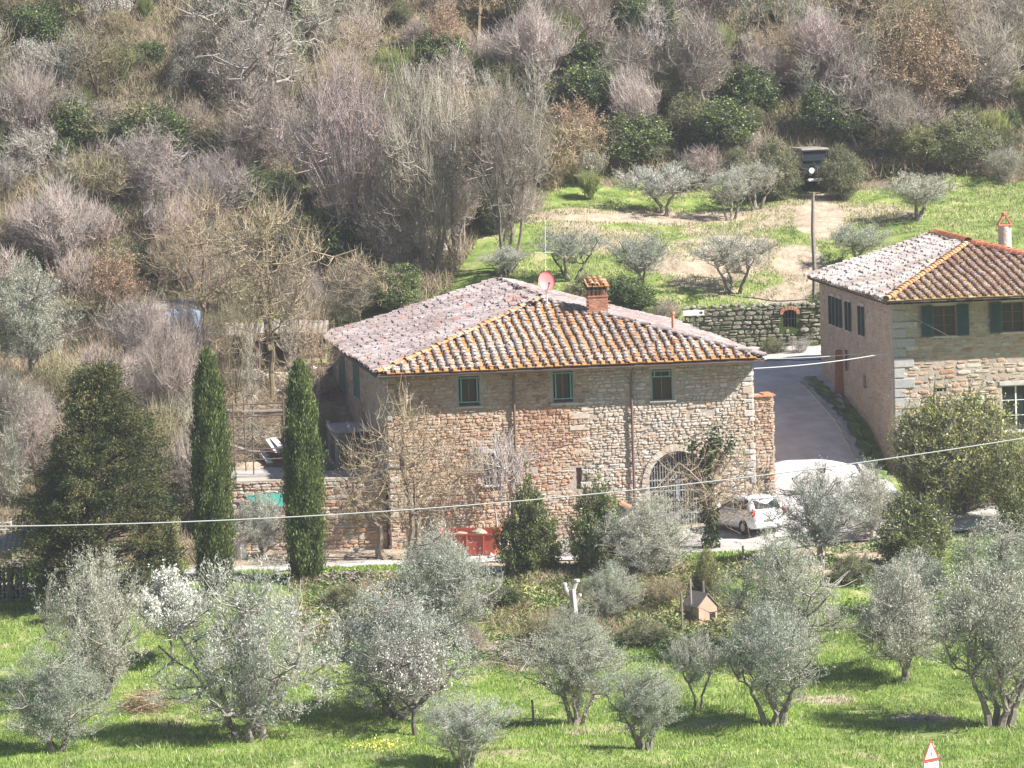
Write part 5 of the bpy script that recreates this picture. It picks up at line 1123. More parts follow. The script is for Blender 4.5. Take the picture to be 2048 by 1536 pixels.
for i, (px, py) in enumerate(cells):
    if py < -8: continue
    p = hit(px, py, 200, 330)
    if p[1] < 225: continue
    right = px > 1150; u = rgp.random(); gp = .36 if right and py > 150 else .27
    if u < gp: kind, key = 'green', rgp.choice(['green2', 'green2', 'green3', 'green1'] if right else ['green2', 'green3', 'green2'])
    elif u < gp + .09: kind, key = 'broom', 'broom'
    elif u < gp + .19: kind, key = 'heath', 'heath'
    elif u < gp + .36: kind, key = 'bare', rgp.choice(['bare0', 'bare2', 'open', 'open', 'bare1', 'bare3', 'open'])
    elif u < gp + .48: kind, key = 'sap', 'sapling%d' % rgp.randrange(2)
    else: kind, key = 'shrub', 'shrub%d' % rgp.choice([0, 0, 1, 1, 2])
    hgt = {'sap': (130, 240), 'green': (50, 115), 'broom': (50, 90), 'heath': (50, 95), 'bare': (120, 230), 'shrub': (55, 140)}[kind]; h = rgp.uniform(*hgt); ar = {'sap': .42, 'green': 1.15, 'broom': .9, 'heath': .9, 'bare': .9, 'shrub': 1.25}[kind]
    s_ = FPX / p[1]; hh, rr = H0[key]; sx = h * ar / s_ / 2 / rr; cy = py - h * .5
    o = plant(key, p, rgp.random() * 6.28, (sx * rgp.uniform(.75, 1.3), sx * rgp.uniform(.75, 1.3), h / s_ / hh), 'x', GL[kind][1], GL[kind][2], .08, .3)
    n_, lx, ly = min(LM, key=lambda q: math.hypot(q[1] - px, q[2] - cy)); dx, dy = px - lx, cy - ly; d = math.hypot(dx, dy)
    dr = ('right of' if dx > 0 else 'left of') if abs(dy) < .45 * abs(dx) else (('below' if dy > 0 else 'above') if abs(dx) < .45 * abs(dy) else ('below and ' if dy > 0 else 'above and ') + ('right of' if dx > 0 else 'left of'))
    todo.append(((kind, dr, n_), d, o))
from collections import defaultdict
gg = defaultdict(list)
for k_, d, o in todo: gg[k_].append((d, o))
for (kind, dr, n_), L in gg.items():
    L.sort(key=lambda q: q[0])
    for i, (d, o) in enumerate(L): o['label'] = '%s%s %s the %s' % ((NTH[i] + ' ') if len(L) > 1 else '', KW[kind], dr, n_)
# ------------------------------------------------------------------ objects around the farm
def one(mb, name, mats, label, cat, group=None, loc=None, smooth=False):
    V = np.concatenate(mb.v); lo = V.min(0); c = (V.max(0) + lo) / 2; c[2] = lo[2]
    return tag(mb.build(name, mats, None, smooth, c if loc is None else loc), label, cat, group)
def rz(a): return np.array(Matrix.Rotation(a, 3, 'Z'))
def rx(a): return np.array(Matrix.Rotation(a, 3, 'X'))
def ry(a): return np.array(Matrix.Rotation(a, 3, 'Y'))
def rock_v(rng, sx, sy, sz):
    bm_v = []; n = 7; 
    for i in range(5):
        t = i / 4; r = math.sin(math.pi * (.12 + .8 * t)); 
        for k in range(n): a = 6.283 * k / n + i * .4; q = r * rng.uniform(.75, 1.1); bm_v.append((sx * q * math.cos(a), sy * q * math.sin(a), sz * (t * 2 - 1) * .9 + rng.normal(0, .05) * sz))
    bm_v += [(0, 0, -sz * .9), (0, 0, sz)]; f = []
    for i in range(4):
        for k in range(n): f.append((i * n + k, i * n + (k + 1) % n, (i + 1) * n + (k + 1) % n, (i + 1) * n + k))
    f3 = [((k + 1) % n, k, 5 * n) for k in range(n)] + [(4 * n + k, 4 * n + (k + 1) % n, 5 * n + 1) for k in range(n)]
    return np.array(bm_v), np.array(f), np.array(f3)
def add_rock(mb, rng, c, sx, sy, sz, t):
    v, f, f3 = rock_v(rng, sx, sy, sz); v = v @ rz(rng.random() * 6).T + c; mb.add(v, f, t); mb.f3.append(f3 + mb.n - len(v)); mb.m3.append(np.full(len(f3), mb.mi))
rgo = np.random.default_rng(77)
def dish():
    p = at(1094, 606, 207.2); root = thing('satellite_dish', 'faded red satellite dish on a short pale mast on the farmhouse ridge', 'satellite dish', p)
    mb = MB(); mb.tube([p - [0, 0, .25], p + [0, 0, .62]], .035, 8); mb.build('mast', M['white_paint'], root)
    c = p + [0, -.05, .92]; ax = np.array([.25, -.93, .25]); ax /= np.linalg.norm(ax); x = np.cross(ax, [0, 0, 1]); x /= np.linalg.norm(x); y = np.cross(x, ax)
    mb = MB(); V = []; nr, na = 5, 24
    for side in (0, .015):
        for i in range(nr):
            r = .40 * i / (nr - 1)
            for k in range(na): t = 6.283 * k / na; V.append(c + x * r * .92 * math.cos(t) + y * r * 1.08 * math.sin(t) + ax * (.5 * r * r - side))
    F = []
    for s_ in range(2):
        for i in range(nr - 1):
            for k in range(na): a = s_ * nr * na; q = (a + i * na + k, a + i * na + (k + 1) % na, a + (i + 1) * na + (k + 1) % na, a + (i + 1) * na + k); F.append(q if s_ else q[::-1])
    for k in range(na): a = (nr - 1) * na; F.append((a + k, a + (k + 1) % na, nr * na + a + (k + 1) % na, nr * na + a + k))
    mb.add(V, F); mb.build('reflector', M['dish_pink'], root, True)
    mb = MB(); q = c + ax * .42 - y * .16; mb.bar(c - y * .40, q, .03); mb.box(q, (.10, .14, .09), None, .5, .01); mb.build('feed_arm', M['metal_dark'], root)
dish()
p = at(1091, 560, 208.5); mb = MB(); mb.tube([p - [0, 0, .3], at(1090, 440, 208.5)], .016, 6); q = at(1090, 505, 208.5); mb.bar(q - [.45, 0, -.02], q + [.35, .1, -.02], .02)
for x in (-.4, -.25, -.1, .05, .2, .32): mb.bar(q + [x, -.16, 0], q + [x, .16, 0], .012)
one(mb, 'television_antenna', M['white_paint'], 'thin tall television antenna mast rising beside the red satellite dish', 'antenna')
# timber pole, arrow sign
p = hit(1628, 600, 222); mb = MB(); t = proj(p); tp = at(1626, 384, p[1]); mb.tube([p - [0, 0, .4], p + (tp - p) * .3 + [.03, 0, 0], p + (tp - p) * .65 - [.03, 0, 0], tp], [.10, .095, .085, .07], 8); one(mb, 'timber_pole', M['wood_grey'], 'weathered timber pole beyond the left eave of the right house', 'pole')
p = at(1387, 626, 225.6); root = thing('arrow_sign', 'small white direction board with a black arrow by the dry stone wall', 'sign', p - [0, 0, 1.0])
mb = MB(); mb.box(p, (.98, .03, .25), None, .5, .005); bd = mb.build('board', M['sign_white'], root)
mb = MB(); V = [p + [a, -.02, b] for a, b in ((.44, 0), (.34, .08), (.34, .03), (.27, .03), (.27, -.03), (.34, -.03), (.34, -.08))]; mb.addn(V, [(0, 1, 2, 5, 6), (2, 3, 4, 5)]); mb.build('arrow', M['sign_black'], bd)
mb = MB(); mb.tube([p + [.0, .03, -1.2], p + [0, .03, .1]], .03, 6); mb.build('post', M['metal_dark'], root)
# dry stone retaining wall with an arched niche
def retaining():
    A = ground_at(1372, 226.3); B_ = ground_at(1662, 226.3); ps = math.atan2(B_[1] - A[1], B_[0] - A[0]); fr = Frame([A[0], A[1], 0], ps); L = np.linalg.norm((B_ - A)[:2])
    root = thing('dry_stone_wall', 'mossy dry stone retaining wall with an arched niche behind the sunlit lane', 'wall', A)
    u0, z0 = fr.front(1567, 655); u1, z1 = fr.front(1592, 620); n = (u0, u1, z0, z1); zb = 5.5; zt = 7.62
    mb = MB(); mb.mi = 0; panel(mb, fr, FRONT, L, zb - .6, zt, [n], .4, .3); mb.add([fr(0, 0, zt), fr(L, 0, zt), fr(L, .9, zt + .05), fr(0, .9, zt + .05)], [(0, 1, 2, 3)], .3)
    mb.add([fr(0, 0, zb), fr(0, 1, zb), fr(0, 1, zt), fr(0, 0, zt)], [(1, 0, 3, 2)])
    mb.mi = 1; rubble(mb, fr, FRONT, L, zb, zt, [n], 61, lambda a, b, r: float(np.clip(.25 + r.normal(0, .2), 0, 1)), (.12, .26), (.15, .45), (.03, .12), .04, .06)
    rng = np.random.default_rng(8)
    for i in range(60): add_rock(mb, rng, fr(rng.uniform(0, L), rng.uniform(.0, .5), zt + rng.uniform(-.05, .1)), rng.uniform(.1, .22), rng.uniform(.08, .16), rng.uniform(.06, .12), rng.uniform(0, .5))
    mb.build('wall', [M['ivy_leaf'], M['wall_rock']], root)
    mb = MB(); c = (u0 + u1) / 2; r = (u1 - u0) / 2
    for t in np.linspace(0, math.pi, 9): mb.box(fr(c + (r + .08) * math.cos(t), -.06, z1 - .1 + (r * .7) * math.sin(t)), (.14, .14, .16), F1.B, .5)
    mb.build('niche_arch', M['brick'], root)
    mb = MB(); mb.box(fr(c, .3, (z0 + z1) / 2), (u1 - u0 - .02, .1, z1 - z0 - .02), fr.B)
    nb = mb.build('niche', M['dark_inside'], root)
    mb = MB()
    for u in np.linspace(u0 + .08, u1 - .08, 4): mb.bar(fr(u, .1, z0), fr(u, .1, z1), .02)
    mb.bar(fr(u0, .1, (z0 + z1) / 2), fr(u1, .1, (z0 + z1) / 2), .02); mb.build('grille', M['wood_grey'], nb)
retaining()
for k, px, py, tp, wd, lab in [('green2', 1545, 712, 668, 62, 'low green shrub at the foot of the dry stone wall, left of the niche'), ('shrub2', 1600, 712, 672, 50, 'greyish lavender-like clump at the foot of the dry stone wall, right of the niche'),
     ('green1', 1440, 668, 615, 90, 'climbing plant on the left half of the dry stone wall'), ('green3', 1640, 640, 590, 90, 'green bush hanging over the top of the dry stone wall'), ('green2', 1700, 600, 540, 130, 'bush behind the far eave of the right house')]:
    put(k, px, py, tp, wd, lab, 'shrub')
# ----- off-road vehicle among the bushes
def jeep():
    p = hit(1637, 378); root = thing('off_road_vehicle', 'dark old off-road vehicle with a grey canvas top, nosing out of the bushes', 'vehicle', p, 0)
    Bz = rz(R_(14)); P = lambda x, y, z: p + Bz @ np.array([x, y, z]) * 1.02   # y away from camera
    def bx(mb, c, sz, t=.5, bev=.04, tp=1): mb.box(P(*c), [q * 1.02 for q in sz], Bz, t, bev, tp)
    mb = MB(); bx(mb, (0, 1.0, .82), (1.5, 3.3, .55), .5, .08); bx(mb, (0, -.35, 1.0), (1.02, .9, .42), .5, .12); bx(mb, (0, 1.5, 1.25), (1.5, 1.9, .5), .5, .06)
    for s_ in (-1, 1): bx(mb, (s_ * .65, -.35, .82), (.34, 1.0, .16), .5, .06); bx(mb, (s_ * .70, .5, 1.6), (.08, .08, .6), .5, .01); bx(mb, (s_ * .7, 1.5, 1.6), (.07, .08, .6), .5, .01)
    mb.build('body', M['car_dark'], root)
    mb = MB(); bx(mb, (0, 1.5, 1.96), (1.5, 2.2, .16), .5, .07); mb.build('canvas_roof', M['canvas'], root)
    mb = MB(); mb.add([P(-.66, .46, 1.42), P(.66, .46, 1.42), P(.62, .60, 1.9), P(-.62, .60, 1.9)], [(0, 1, 2, 3)]); mb.build('windscreen', M['glass'], root)
    mb = MB(); bx(mb, (0, -.78, .5), (1.6, .12, .14), .5, .03); mb.build('bumper', M['white_paint'], root)
    mb = MB()
    for x in np.linspace(-.3, .3, 7): bx(mb, (x, -.83, .98), (.035, .03, .34), .5, 0)
    mb.build('grille', M['wood_grey'], root)
    for s_ in (-1, 1):
        mb = MB(); mb.tube([P(s_ * .60, -.86, .98), P(s_ * .60, -.78, .98)], .15, 14); mb.build('headlight', M['headlamp'], root)
        for y in (-.3, 1.9):
            mb = MB(); mb.tube([P(s_ * .86, y, .37), P(s_ * .62, y, .37)], .43, 16); wv = mb.build('wheel', M['tyre'], root); mb = MB(); mb.tube([P(s_ * .88, y, .37), P(s_ * .8, y, .37)], .2, 12); mb.build('rim', M['rim'], wv)
    mb = MB(); bx(mb, (-.05, .47, 1.42), (1.3, .03, .03), .5, 0); bx(mb, (-.92, .55, 1.5), (.16, .05, .2), .5, .02); mb.build('mirror', M['car_dark'], root)
jeep()
# ----- white hatchback
def car():
    p = ground_at(1541, 197.6); p = p + [0, 0, .1]; root = thing('parked_car', 'white hatchback parked before the gateway, its rear towards the viewer', 'car', p)
    Bz = rz(R_(29)); P = lambda x, y, z: p + Bz @ np.array([x, y, z])     # y forward from the rear bumper
    st = [(.0, .60, .38, .72, .95), (.12, .78, .26, .90, 1.02), (.5, .84, .22, .92, 1.02), (1.5, .85, .2, .90, .98), (2.6, .85, .2, .88, .95), (3.2, .83, .2, .84, .90), (3.75, .74, .24, .70, .80), (3.95, .58, .34, .60, .70)]
    V = []; n = 12
    for (y, w_, zb, zm, zt) in st:
        prof = [(-.75 * w_, zb), (-w_ * .97, zb + .1), (-w_, (zb + zm) / 2), (-w_ * .985, zm), (-w_ * .86, zt), (-w_ * .4, zt + .02), (w_ * .4, zt + .02), (w_ * .86, zt), (w_ * .985, zm), (w_, (zb + zm) / 2), (w_ * .97, zb + .1), (.75 * w_, zb)]
        V += [P(x, y, z) for x, z in prof]
    F = [(i * n + k, i * n + (k + 1) % n, (i + 1) * n + (k + 1) % n, (i + 1) * n + k) for i in range(len(st) - 1) for k in range(n)]
    mb = MB(); mb.add(V, F); mb.addn(V[:n], [tuple(range(n))[::-1]]); mb.addn(V[-n:], [tuple(range(n))])
    # cabin
    cs = [(.10, .74, 1.0, .72, 1.02), (.42, .80, .98, .60, 1.44), (1.0, .80, .98, .62, 1.53), (1.9, .80, .96, .62, 1.52), (2.45, .79, .95, .58, 1.38), (3.0, .76, .92, .70, .95)]
    V2 = []
    for (y, wb, zb, wt, zt) in cs: V2 += [P(x, y, z) for x, z in ((-wb, zb), (-wt - .02, zt - .05), (-wt + .10, zt), (0, zt + .015), (wt - .10, zt), (wt + .02, zt - .05), (wb, zb))]
    m_ = 7; mb.add(V2, [(i * m_ + k, (i + 1) * m_ + k, (i + 1) * m_ + k + 1, i * m_ + k + 1) for i in range(len(cs) - 1) for k in range(m_ - 1)])
    body = mb.build('body', M['car_white'], root, True)
    g = .012
    mb = MB(); mb.add([P(-.60, .13 - g, 1.07), P(.60, .13 - g, 1.07), P(.54, .40 - g, 1.40), P(-.54, .40 - g, 1.40)], [(0, 1, 2, 3)]); mb.build('rear_window', M['glass'], root)
    mb = MB(); mb.add([P(-.58, 2.93, 1.01), P(.58, 2.93, 1.01), P(.5, 2.52, 1.36), P(-.5, 2.52, 1.36)], [(1, 0, 3, 2)]); mb.build('windscreen', M['glass'], root)
    for s_ in (-1, 1):
        for (y0, y1, a, b) in ((.55, 1.25, .50, 1.2), (1.32, 2.45, 1.32, 2.2)):
            mb = MB(); q = [P(s_ * (.802), y0, 1.03), P(s_ * .802, y1, 1.02), P(s_ * (.655), b, 1.42), P(s_ * .655, max(a, y0 - .02), 1.42)]
            mb.add(q, [(0, 1, 2, 3)] if s_ > 0 else [(3, 2, 1, 0)]); mb.build('side_window', M['glass'], root)
        mb = MB(); mb.box(P(s_ * .72, .10, .93), (.16, .12, .32), Bz @ rx(.2), .5, .03); mb.build('tail_light', M['red_lamp'], root)
        mb = MB(); mb.box(P(s_ * .95, 2.4, 1.03), (.2, .12, .14), Bz, .5, .03); mb.build('wing_mirror', M['car_white'], root)
        mb = MB(); mb.box(P(s_ * .62, 3.90, .62), (.26, .1, .14), Bz, .5, .03); mb.build('headlight', M['headlamp'], root)
        for y in (.72, 3.15):
            mb = MB(); mb.tube([P(s_ * .70, y, .30), P(s_ * .865, y, .30)], .31, 20); wv = mb.build('wheel', M['tyre'], root, False); mb = MB(); mb.tube([P(s_ * .8, y, .30), P(s_ * .875, y, .30)], .16, 14); mb.build('rim', M['rim'], wv)
    mb = MB(); mb.box(P(0, .04, .42), (1.5, .22, .28), Bz, .5, .07); mb.build('rear_bumper', M['car_white'], root)
    mb = MB(); mb.box(P(0, -.085, .66), (.48, .02, .11), Bz, .5, 0); mb.build('number_plate', M['sign_white'], root)
    mb = MB(); mb.bar(P(0, .32, 1.12), P(.18, .22, 1.09), .02); mb.build('wiper', M['sign_black'], root)
    mb = MB(); mb.box(P(0, .44, 1.47), (1.1, .16, .03), Bz, .5, .01); mb.build('spoiler', M['car_white'], root)
car()
# ----- red skip, shrine, wheel, pot, bench
def skip():
    p = ground_at(940, 197.3); root = thing('red_container', 'open red metal skip with sloping ends against the farmhouse wall', 'container', p); Bz = rz(R_(-9)); P = lambda x, y, z: p + Bz @ np.array([x, y, z])
    mb = MB(); a, b, h = 1.22, .62, .92
    o = [P(-a * .9, -b, .08), P(a * .9, -b, .08), P(a * .9, b, .08), P(-a * .9, b, .08)]; t = [P(-a, -b, h - .02), P(a, -b, h - .02), P(a, b, h + .12), P(-a, b, h + .12)]
    inn = [q * 1 for q in t]; c = sum(t) / 4; inn = [c + (q - c) * np.array([.95, .93, 1]) for q in t]; low = [q - [0, 0, .6] for q in inn]
    mb.add(o + t + inn + low, [(0, 1, 5, 4), (1, 2, 6, 5), (2, 3, 7, 6), (3, 0, 4, 7), (4, 5, 9, 8), (5, 6, 10, 9), (6, 7, 11, 10), (7, 4, 8, 11), (8, 9, 13, 12), (9, 10, 14, 13), (10, 11, 15, 14), (11, 8, 12, 15), (12, 13, 14, 15)], .6)
    mb.build('shell', M['red_paint'], root)
    mb = MB()
    for x in (-.7, 0, .7): mb.bar(P(x * .95, -b - .03, .1), P(x, -b - .03, h - .05), .06, .05)
    mb.bar(P(-a, -b - .02, h), P(a, -b - .02, h), .07, .07); mb.bar(P(a, -b, h), P(a, b, h + .13), .07, .07); mb.bar(P(-a, -b, h), P(-a, b, h + .13), .07, .07); mb.build('rim_ribs', M['red_paint'], root)
    mb = MB(); add_rock(mb, rgo, P(.4, .1, h - .05), .6, .4, .22, .7); add_rock(mb, rgo, P(-.4, .1, h - .1), .5, .4, .15, .5); mb.build('debris', M['wall_rock'], root)
skip()
p = ground_at(1236, 199.0); root = thing('small_shrine', 'small whitewashed masonry box with a terracotta tile roof beside the downpipe', 'outdoor oven', p); Bz = rz(psi)
mb = MB(); mb.box(p + [0, 0, .65], (.78, .6, 1.5), Bz, .7, .02); mb.addn([p + Bz @ np.array(q) for q in ((-.39, -.3, 1.4), (.39, -.3, 1.4), (0, -.3, 1.62))], [(0, 1, 2)]); mb.build('body', M['concrete'], root)
mb = MB()
for sg in (-1, 1):
    q0 = p + Bz @ np.array([sg * .5, -.42, 1.36]); q1 = p + Bz @ np.array([sg * .5, .42, 1.36]); q2 = p + Bz @ np.array([0, .42, 1.66]); q3 = p + Bz @ np.array([0, -.42, 1.66])
    slope_tiles(mb, q0, q1, [q0, q1, q2, q3], .2, .28, None, 70, .6)
mb.mi = 0; ridge_tiles(mb, p + Bz @ np.array([0, -.44, 1.66]), p + Bz @ np.array([0, .44, 1.66]), .09, .3, 3); mb.build('roof', [M['terracotta'], M['terracotta'], M['eave_wood']], root)
def wheel():
    p = ground_at(1130, 199.4) + [0, 0, .48]; root = thing('cart_wheel', 'old spoked cart wheel leaning on the farmhouse wall between the two laurels', 'wheel', p - [0, 0, .48])
    a = np.linspace(0, 2 * math.pi, 25); Bt = rz(psi) @ rx(-.15); mb = MB(); mb.tube([p + Bt @ np.array([.46 * math.cos(t), 0, .46 * math.sin(t)]) for t in a], .03, 6, .5, False); mb.build('rim', M['wood_grey'], root)
    mb = MB()
    for t in a[:-1:2]: mb.bar(p, p + Bt @ np.array([.45 * math.cos(t), 0, .45 * math.sin(t)]), .025)
    mb.tube([p + Bt @ np.array([0, -.08, 0]), p + Bt @ np.array([0, .08, 0])], .07, 10); mb.build('spokes', M['wood_grey'], root)
wheel()
p = ground_at(1108, 198.6); mb = MB(); mb.tubes(np.array([[p, p + [0, 0, .3], p + [0, 0, .34], p + [0, 0, .30]]]), np.array([[.15, .22, .25, .2]]), 14); mb.addn([p + [.2 * math.cos(t), .2 * math.sin(t), .29] for t in np.linspace(0, 6.28, 13)[:-1]], [tuple(range(12))]); one(mb, 'flower_pot', M['terracotta'], 'round terracotta flower pot by the old cart wheel', 'pot')
p = ground_at(733, 197.4); mb = MB(); Bz = rz(.05); mb.box(p + [0, 0, .36], (1.05, .34, .07), Bz, .6, .015); mb.box(p + [-.42, 0, .15], (.12, .28, .42), Bz, .5, .01); mb.box(p + [.42, 0, .15], (.12, .28, .42), Bz, .5, .01); one(mb, 'stone_bench', M['concrete'], 'low stone slab bench beside the track at the shaded house corner', 'bench')
p = ground_at(1138, 198.0); mb = MB(); mb.box(p + [0, 0, .12], (1.3, .5, .45), rz(.05), .9, .03); one(mb, 'low_wall', M['concrete'], 'low pale masonry ledge between the two laurels below the cart wheel', 'ledge')
# white boulders by the skip
for i, (px, py, s_) in enumerate(((992, 1098, .34), (1012, 1088, .24), (983, 1118, .2))):
    p = hit(px, py); mb = MB(); add_rock(mb, rgo, p + [0, 0, .1], s_, s_ * .8, s_ * .75, .95); one(mb, 'boulder', M['pale_rock'], ('largest white boulder at the right end of the red skip', 'white boulder behind the largest one, touching the laurel', 'smallest white boulder, nearest the meadow below the skip')[i], 'rock', 'white boulders by the red skip')
# kennel & posts
def kennel():
    p = hit(1402, 1248) + [0, 0, .16]; root = thing('dog_kennel', 'little salmon-pink kennel with a dark doorway on the bank', 'kennel', p); Bz = rz(R_(28)); P = lambda x, y, z: p + Bz @ np.array([x, y, z])
    mb = MB(); a, b, h, r = .40, .55, .62, 1.02
    V = [P(-a, -b, -.2), P(a, -b, -.2), P(a, b, -.2), P(-a, b, -.2), P(-a, -b, h), P(a, -b, h), P(a, b, h), P(-a, b, h), P(0, -b, r), P(0, b, r)]
    mb.addn(V, [(0, 1, 5, 8, 4), (1, 2, 6, 5), (2, 3, 7, 9, 6), (3, 0, 4, 7)], .6); mb.build('walls', M['kennel'], root)
    for sg in (-1, 1): mb = MB(); V = [P(0, -b - .05, r + .03), P(0, b + .05, r + .03), P(sg * (a + .09), b + .05, h - .09), P(sg * (a + .09), -b - .05, h - .09)]; W_ = [q + [0, 0, .04] for q in V]; f = [(0, 1, 2, 3), (7, 6, 5, 4), (0, 4, 5, 1), (1, 5, 6, 2), (2, 6, 7, 3), (3, 7, 4, 0)]; mb.add(V + W_, f); mb.build('roof_panel', M['wood_grey'], root)
    mb = MB(); mb.box(P(.2, -b - .005, .14), (.24, .02, .42), Bz); mb.build('doorway', M['dark_inside'], root)
kennel()
for i, (px, py, tp) in enumerate(((1364, 1272, 1186), (1382, 1248, 1158), (1408, 1236, 1162), (1487, 1128, 1092), (1533, 1140, 1088), (1103, 1142, 1085), (1066, 1455, 1400))):
    p = hit(px, py); q = at(px - 2, tp, p[1]); mb = MB(); mb.tube([p - [0, 0, .3], (p + q) / 2 + [.02, 0, 0], q], [.05, .045, .04], 7, rgo.random())
    one(mb, 'wooden_post', M['wood_grey'], ('shortest of the kennel posts, furthest left', 'tallest split post standing at the left wall of the kennel', 'thin post standing right in front of the kennel doorway', 'short stake on the sunlit edge below the white car, left one', 'stake on the sunlit edge below the white car, right one', 'dark stake under the pointed laurel', 'thin stake at the slender open olive')[i], 'post')
# stump with white cuts
p = hit(1150, 1262); mb = MB(); root = thing('pruned_stump', 'dead pollarded olive trunk with white painted cuts on the bank', 'tree stump', p); s_ = sc_at(p[1]); h = 85 / s_
mb.tube([p - [0, 0, .2], p + [0, 0, h * .5], p + [-.05, 0, h]], [.17, .13, .11], 8, .9); mb.tube([p + [-.02, 0, h * .72], p + [-.3, .02, h * 1.0], p + [-.34, .02, h * 1.12]], [.09, .075, .07], 7, .8); mb.tube([p + [-.03, 0, h * .95], p + [.12, 0, h * 1.2]], [.09, .08], 7, .8); mb.tube([p + [0, 0, h * .6], p + [.22, 0, h * .85]], [.06, .05], 6, .8); mb.build('trunk', M['twig_white'], root)
for q, r in (((-.34, .02, 1.13), .08), ((.125, 0, 1.21), .1), ((.225, 0, .86), .06)):
    mb = MB(); c = p + np.array([q[0], q[1], q[2] * h]); mb.tube([c - [0, 0, .05], c + [0, 0, .04]], r * 1.05, 8); mb.build('painted_cut', M['white_paint'], root)
# yard left of the farmhouse
def terrace_wall():
    A = ground_at(445, 200.4); B_ = F1(-.05, .6, 0); B_[1] = 200.4; fr = Frame([A[0], 200.4, 0], 0); L = B_[0] - A[0]
    root = thing('terrace_wall', 'shaded stone terrace wall joining the left side of the farmhouse', 'wall', A); mb = MB(); mb.mi = 0; panel(mb, fr, FRONT, L, -.6, 3.0, [], .2)
    mb.add([fr(0, 0, 3.0), fr(L, 0, 3.0), fr(L, 2.9, 3.02), fr(0, 2.9, 3.02)], [(0, 1, 2, 3)], .6); mb.mi = 1; rubble(mb, fr, FRONT, L, -.2, 2.95, [], 81, lambda a, b, r: float(np.clip(.5 + r.normal(0, .2), 0, 1)), (.12, .28), (.18, .5))
    mb.build('wall', [M['mortar'], M['stone']], root)
terrace_wall()
slab = MB(); a = ground_at(455, 203.2); b = ground_at(625, 203.2)
slab.box(((a[0] + b[0]) / 2, 203.9, 3.05), (b[0] - a[0], 4.6, .12), None, .4); tag(slab.build('yard_slab', M['concrete']), kind='structure')
def scaffold():
    x0, x1, Y0, Y1 = at(472, 960, 202)[0], at(572, 960, 202)[0], 201.6, 203.4; root = thing('scaffolding', 'rusty tube scaffolding between the two cypresses', 'scaffolding', (x0, Y0, 3.0))
    for (x, y) in ((x0, Y0), (x1, Y0), (x0 + .35, Y1), (x1 - .05, Y1), (x0 + .75, Y0 + .4)):
        mb = MB(); mb.tube([(x, y, 2.9), (x, y, 6.2 if x != x0 + .75 else 5.2)], .03, 6); mb.build('standard', M['eave_wood'], root)
    for (z, y) in ((3.75, Y0), (4.0, Y1), (4.05, Y0 + .1), (5.55, Y0), (5.6, Y1), (6.05, Y0)):
        mb = MB(); mb.tube([(x0 - .25, y, z), (x1 + .3, y, z + .03)], .028, 6); mb.build('ledger', M['eave_wood'], root)
    mb = MB(); mb.box((x1 - .9, Y0 + .8, 5.7), (1.7, .28, .04), rz(.1)); mb.build('plank', M['wood_grey'], root)
scaffold()
def sheet(name, pts, mat, label, cat, th=.03, sag=0, n=8, kind=None, group=None, nz=0):
    """draped quad sheet: pts 4 corners"""
    P0 = np.array(pts, float); t = np.linspace(0, 1, n); U, V_ = np.meshgrid(t, t); U = U[..., None]; V_ = V_[..., None]
    G_ = (P0[0] * (1 - U) + P0[1] * U) * (1 - V_) + (P0[3] * (1 - U) + P0[2] * U) * V_
    G_[..., 2] -= sag * np.sin(math.pi * U[..., 0]) ** 2 * (.3 + .7 * np.sin(math.pi * V_[..., 0])); G_[..., 2] += nz * np.sin(U[..., 0] * 25) + rgo.normal(0, abs(nz) * .3 + 1e-4, G_.shape[:2])
    A = G_.reshape(-1, 3); B_ = A - [0, 0, th]; i = np.arange(n * n).reshape(n, n); f = np.stack([i[:-1, :-1], i[:-1, 1:], i[1:, 1:], i[1:, :-1]], -1).reshape(-1, 4); m = n * n
    ed = [i[0], i[:, -1], i[-1][::-1], i[::-1, 0]]; side = [(int(a), int(a) + m, int(b) + m, int(b)) for e in ed for a, b in zip(e[:-1], e[1:])]
    mb = MB(); mb.add(np.concatenate([A, B_]), np.concatenate([f, f[:, ::-1] + m, np.array(side)]), np.tile(rgo.random(m), 2)); return one(mb, name, mat, label, cat, group)
Zy = lambda px, py, Y: at(px, py, Y)
def Zg(px, py, up=.35): return hit(px, py, 196) + [0, 0, up]
sheet('green_tarpaulin', [Zy(487, 990, 200.25), Zy(575, 986, 200.25), Zy(566, 1012, 200.1), Zy(520, 1010, 200.1)], M['green_tarp'], 'turquoise-green tarpaulin hanging from the terrace wall between the cypresses', 'tarpaulin', .03, .03)
sheet('blue_tarpaulin', [Zg(318, 712, .3), Zg(405, 702, .3), Zg(402, 662, 1.0), Zg(325, 668, 1.0)], M['blue_tarp'], 'grey-blue tarpaulin over a heap behind the thicket at left', 'tarpaulin', .05, -.25, 10, nz=.07)
sheet('pale_sheet', [Zg(300, 646, .6), Zg(395, 640, .6), Zg(392, 628, .7), Zg(310, 632, .7)], M['concrete'], 'flat pale roofing sheet just above the blue tarpaulin', 'sheet', .06, 0, 8, nz=.04)
sheet('green_net', [Zg(178, 788, .3), Zg(215, 770, .5), Zg(213, 750, .5), Zg(182, 768, .4)], M['green_tarp'], 'scrap of turquoise netting behind the top of the big conifer', 'netting', .04, .1, nz=.05)
sheet('pale_cover', [Zg(245, 782, .4), Zg(335, 785, .4), Zg(330, 758, .5), Zg(250, 755, .5)], M['white_paint'], 'whitish cover sheet lying in the thicket left of the taller cypress', 'sheet', .04, -.1, nz=.06)
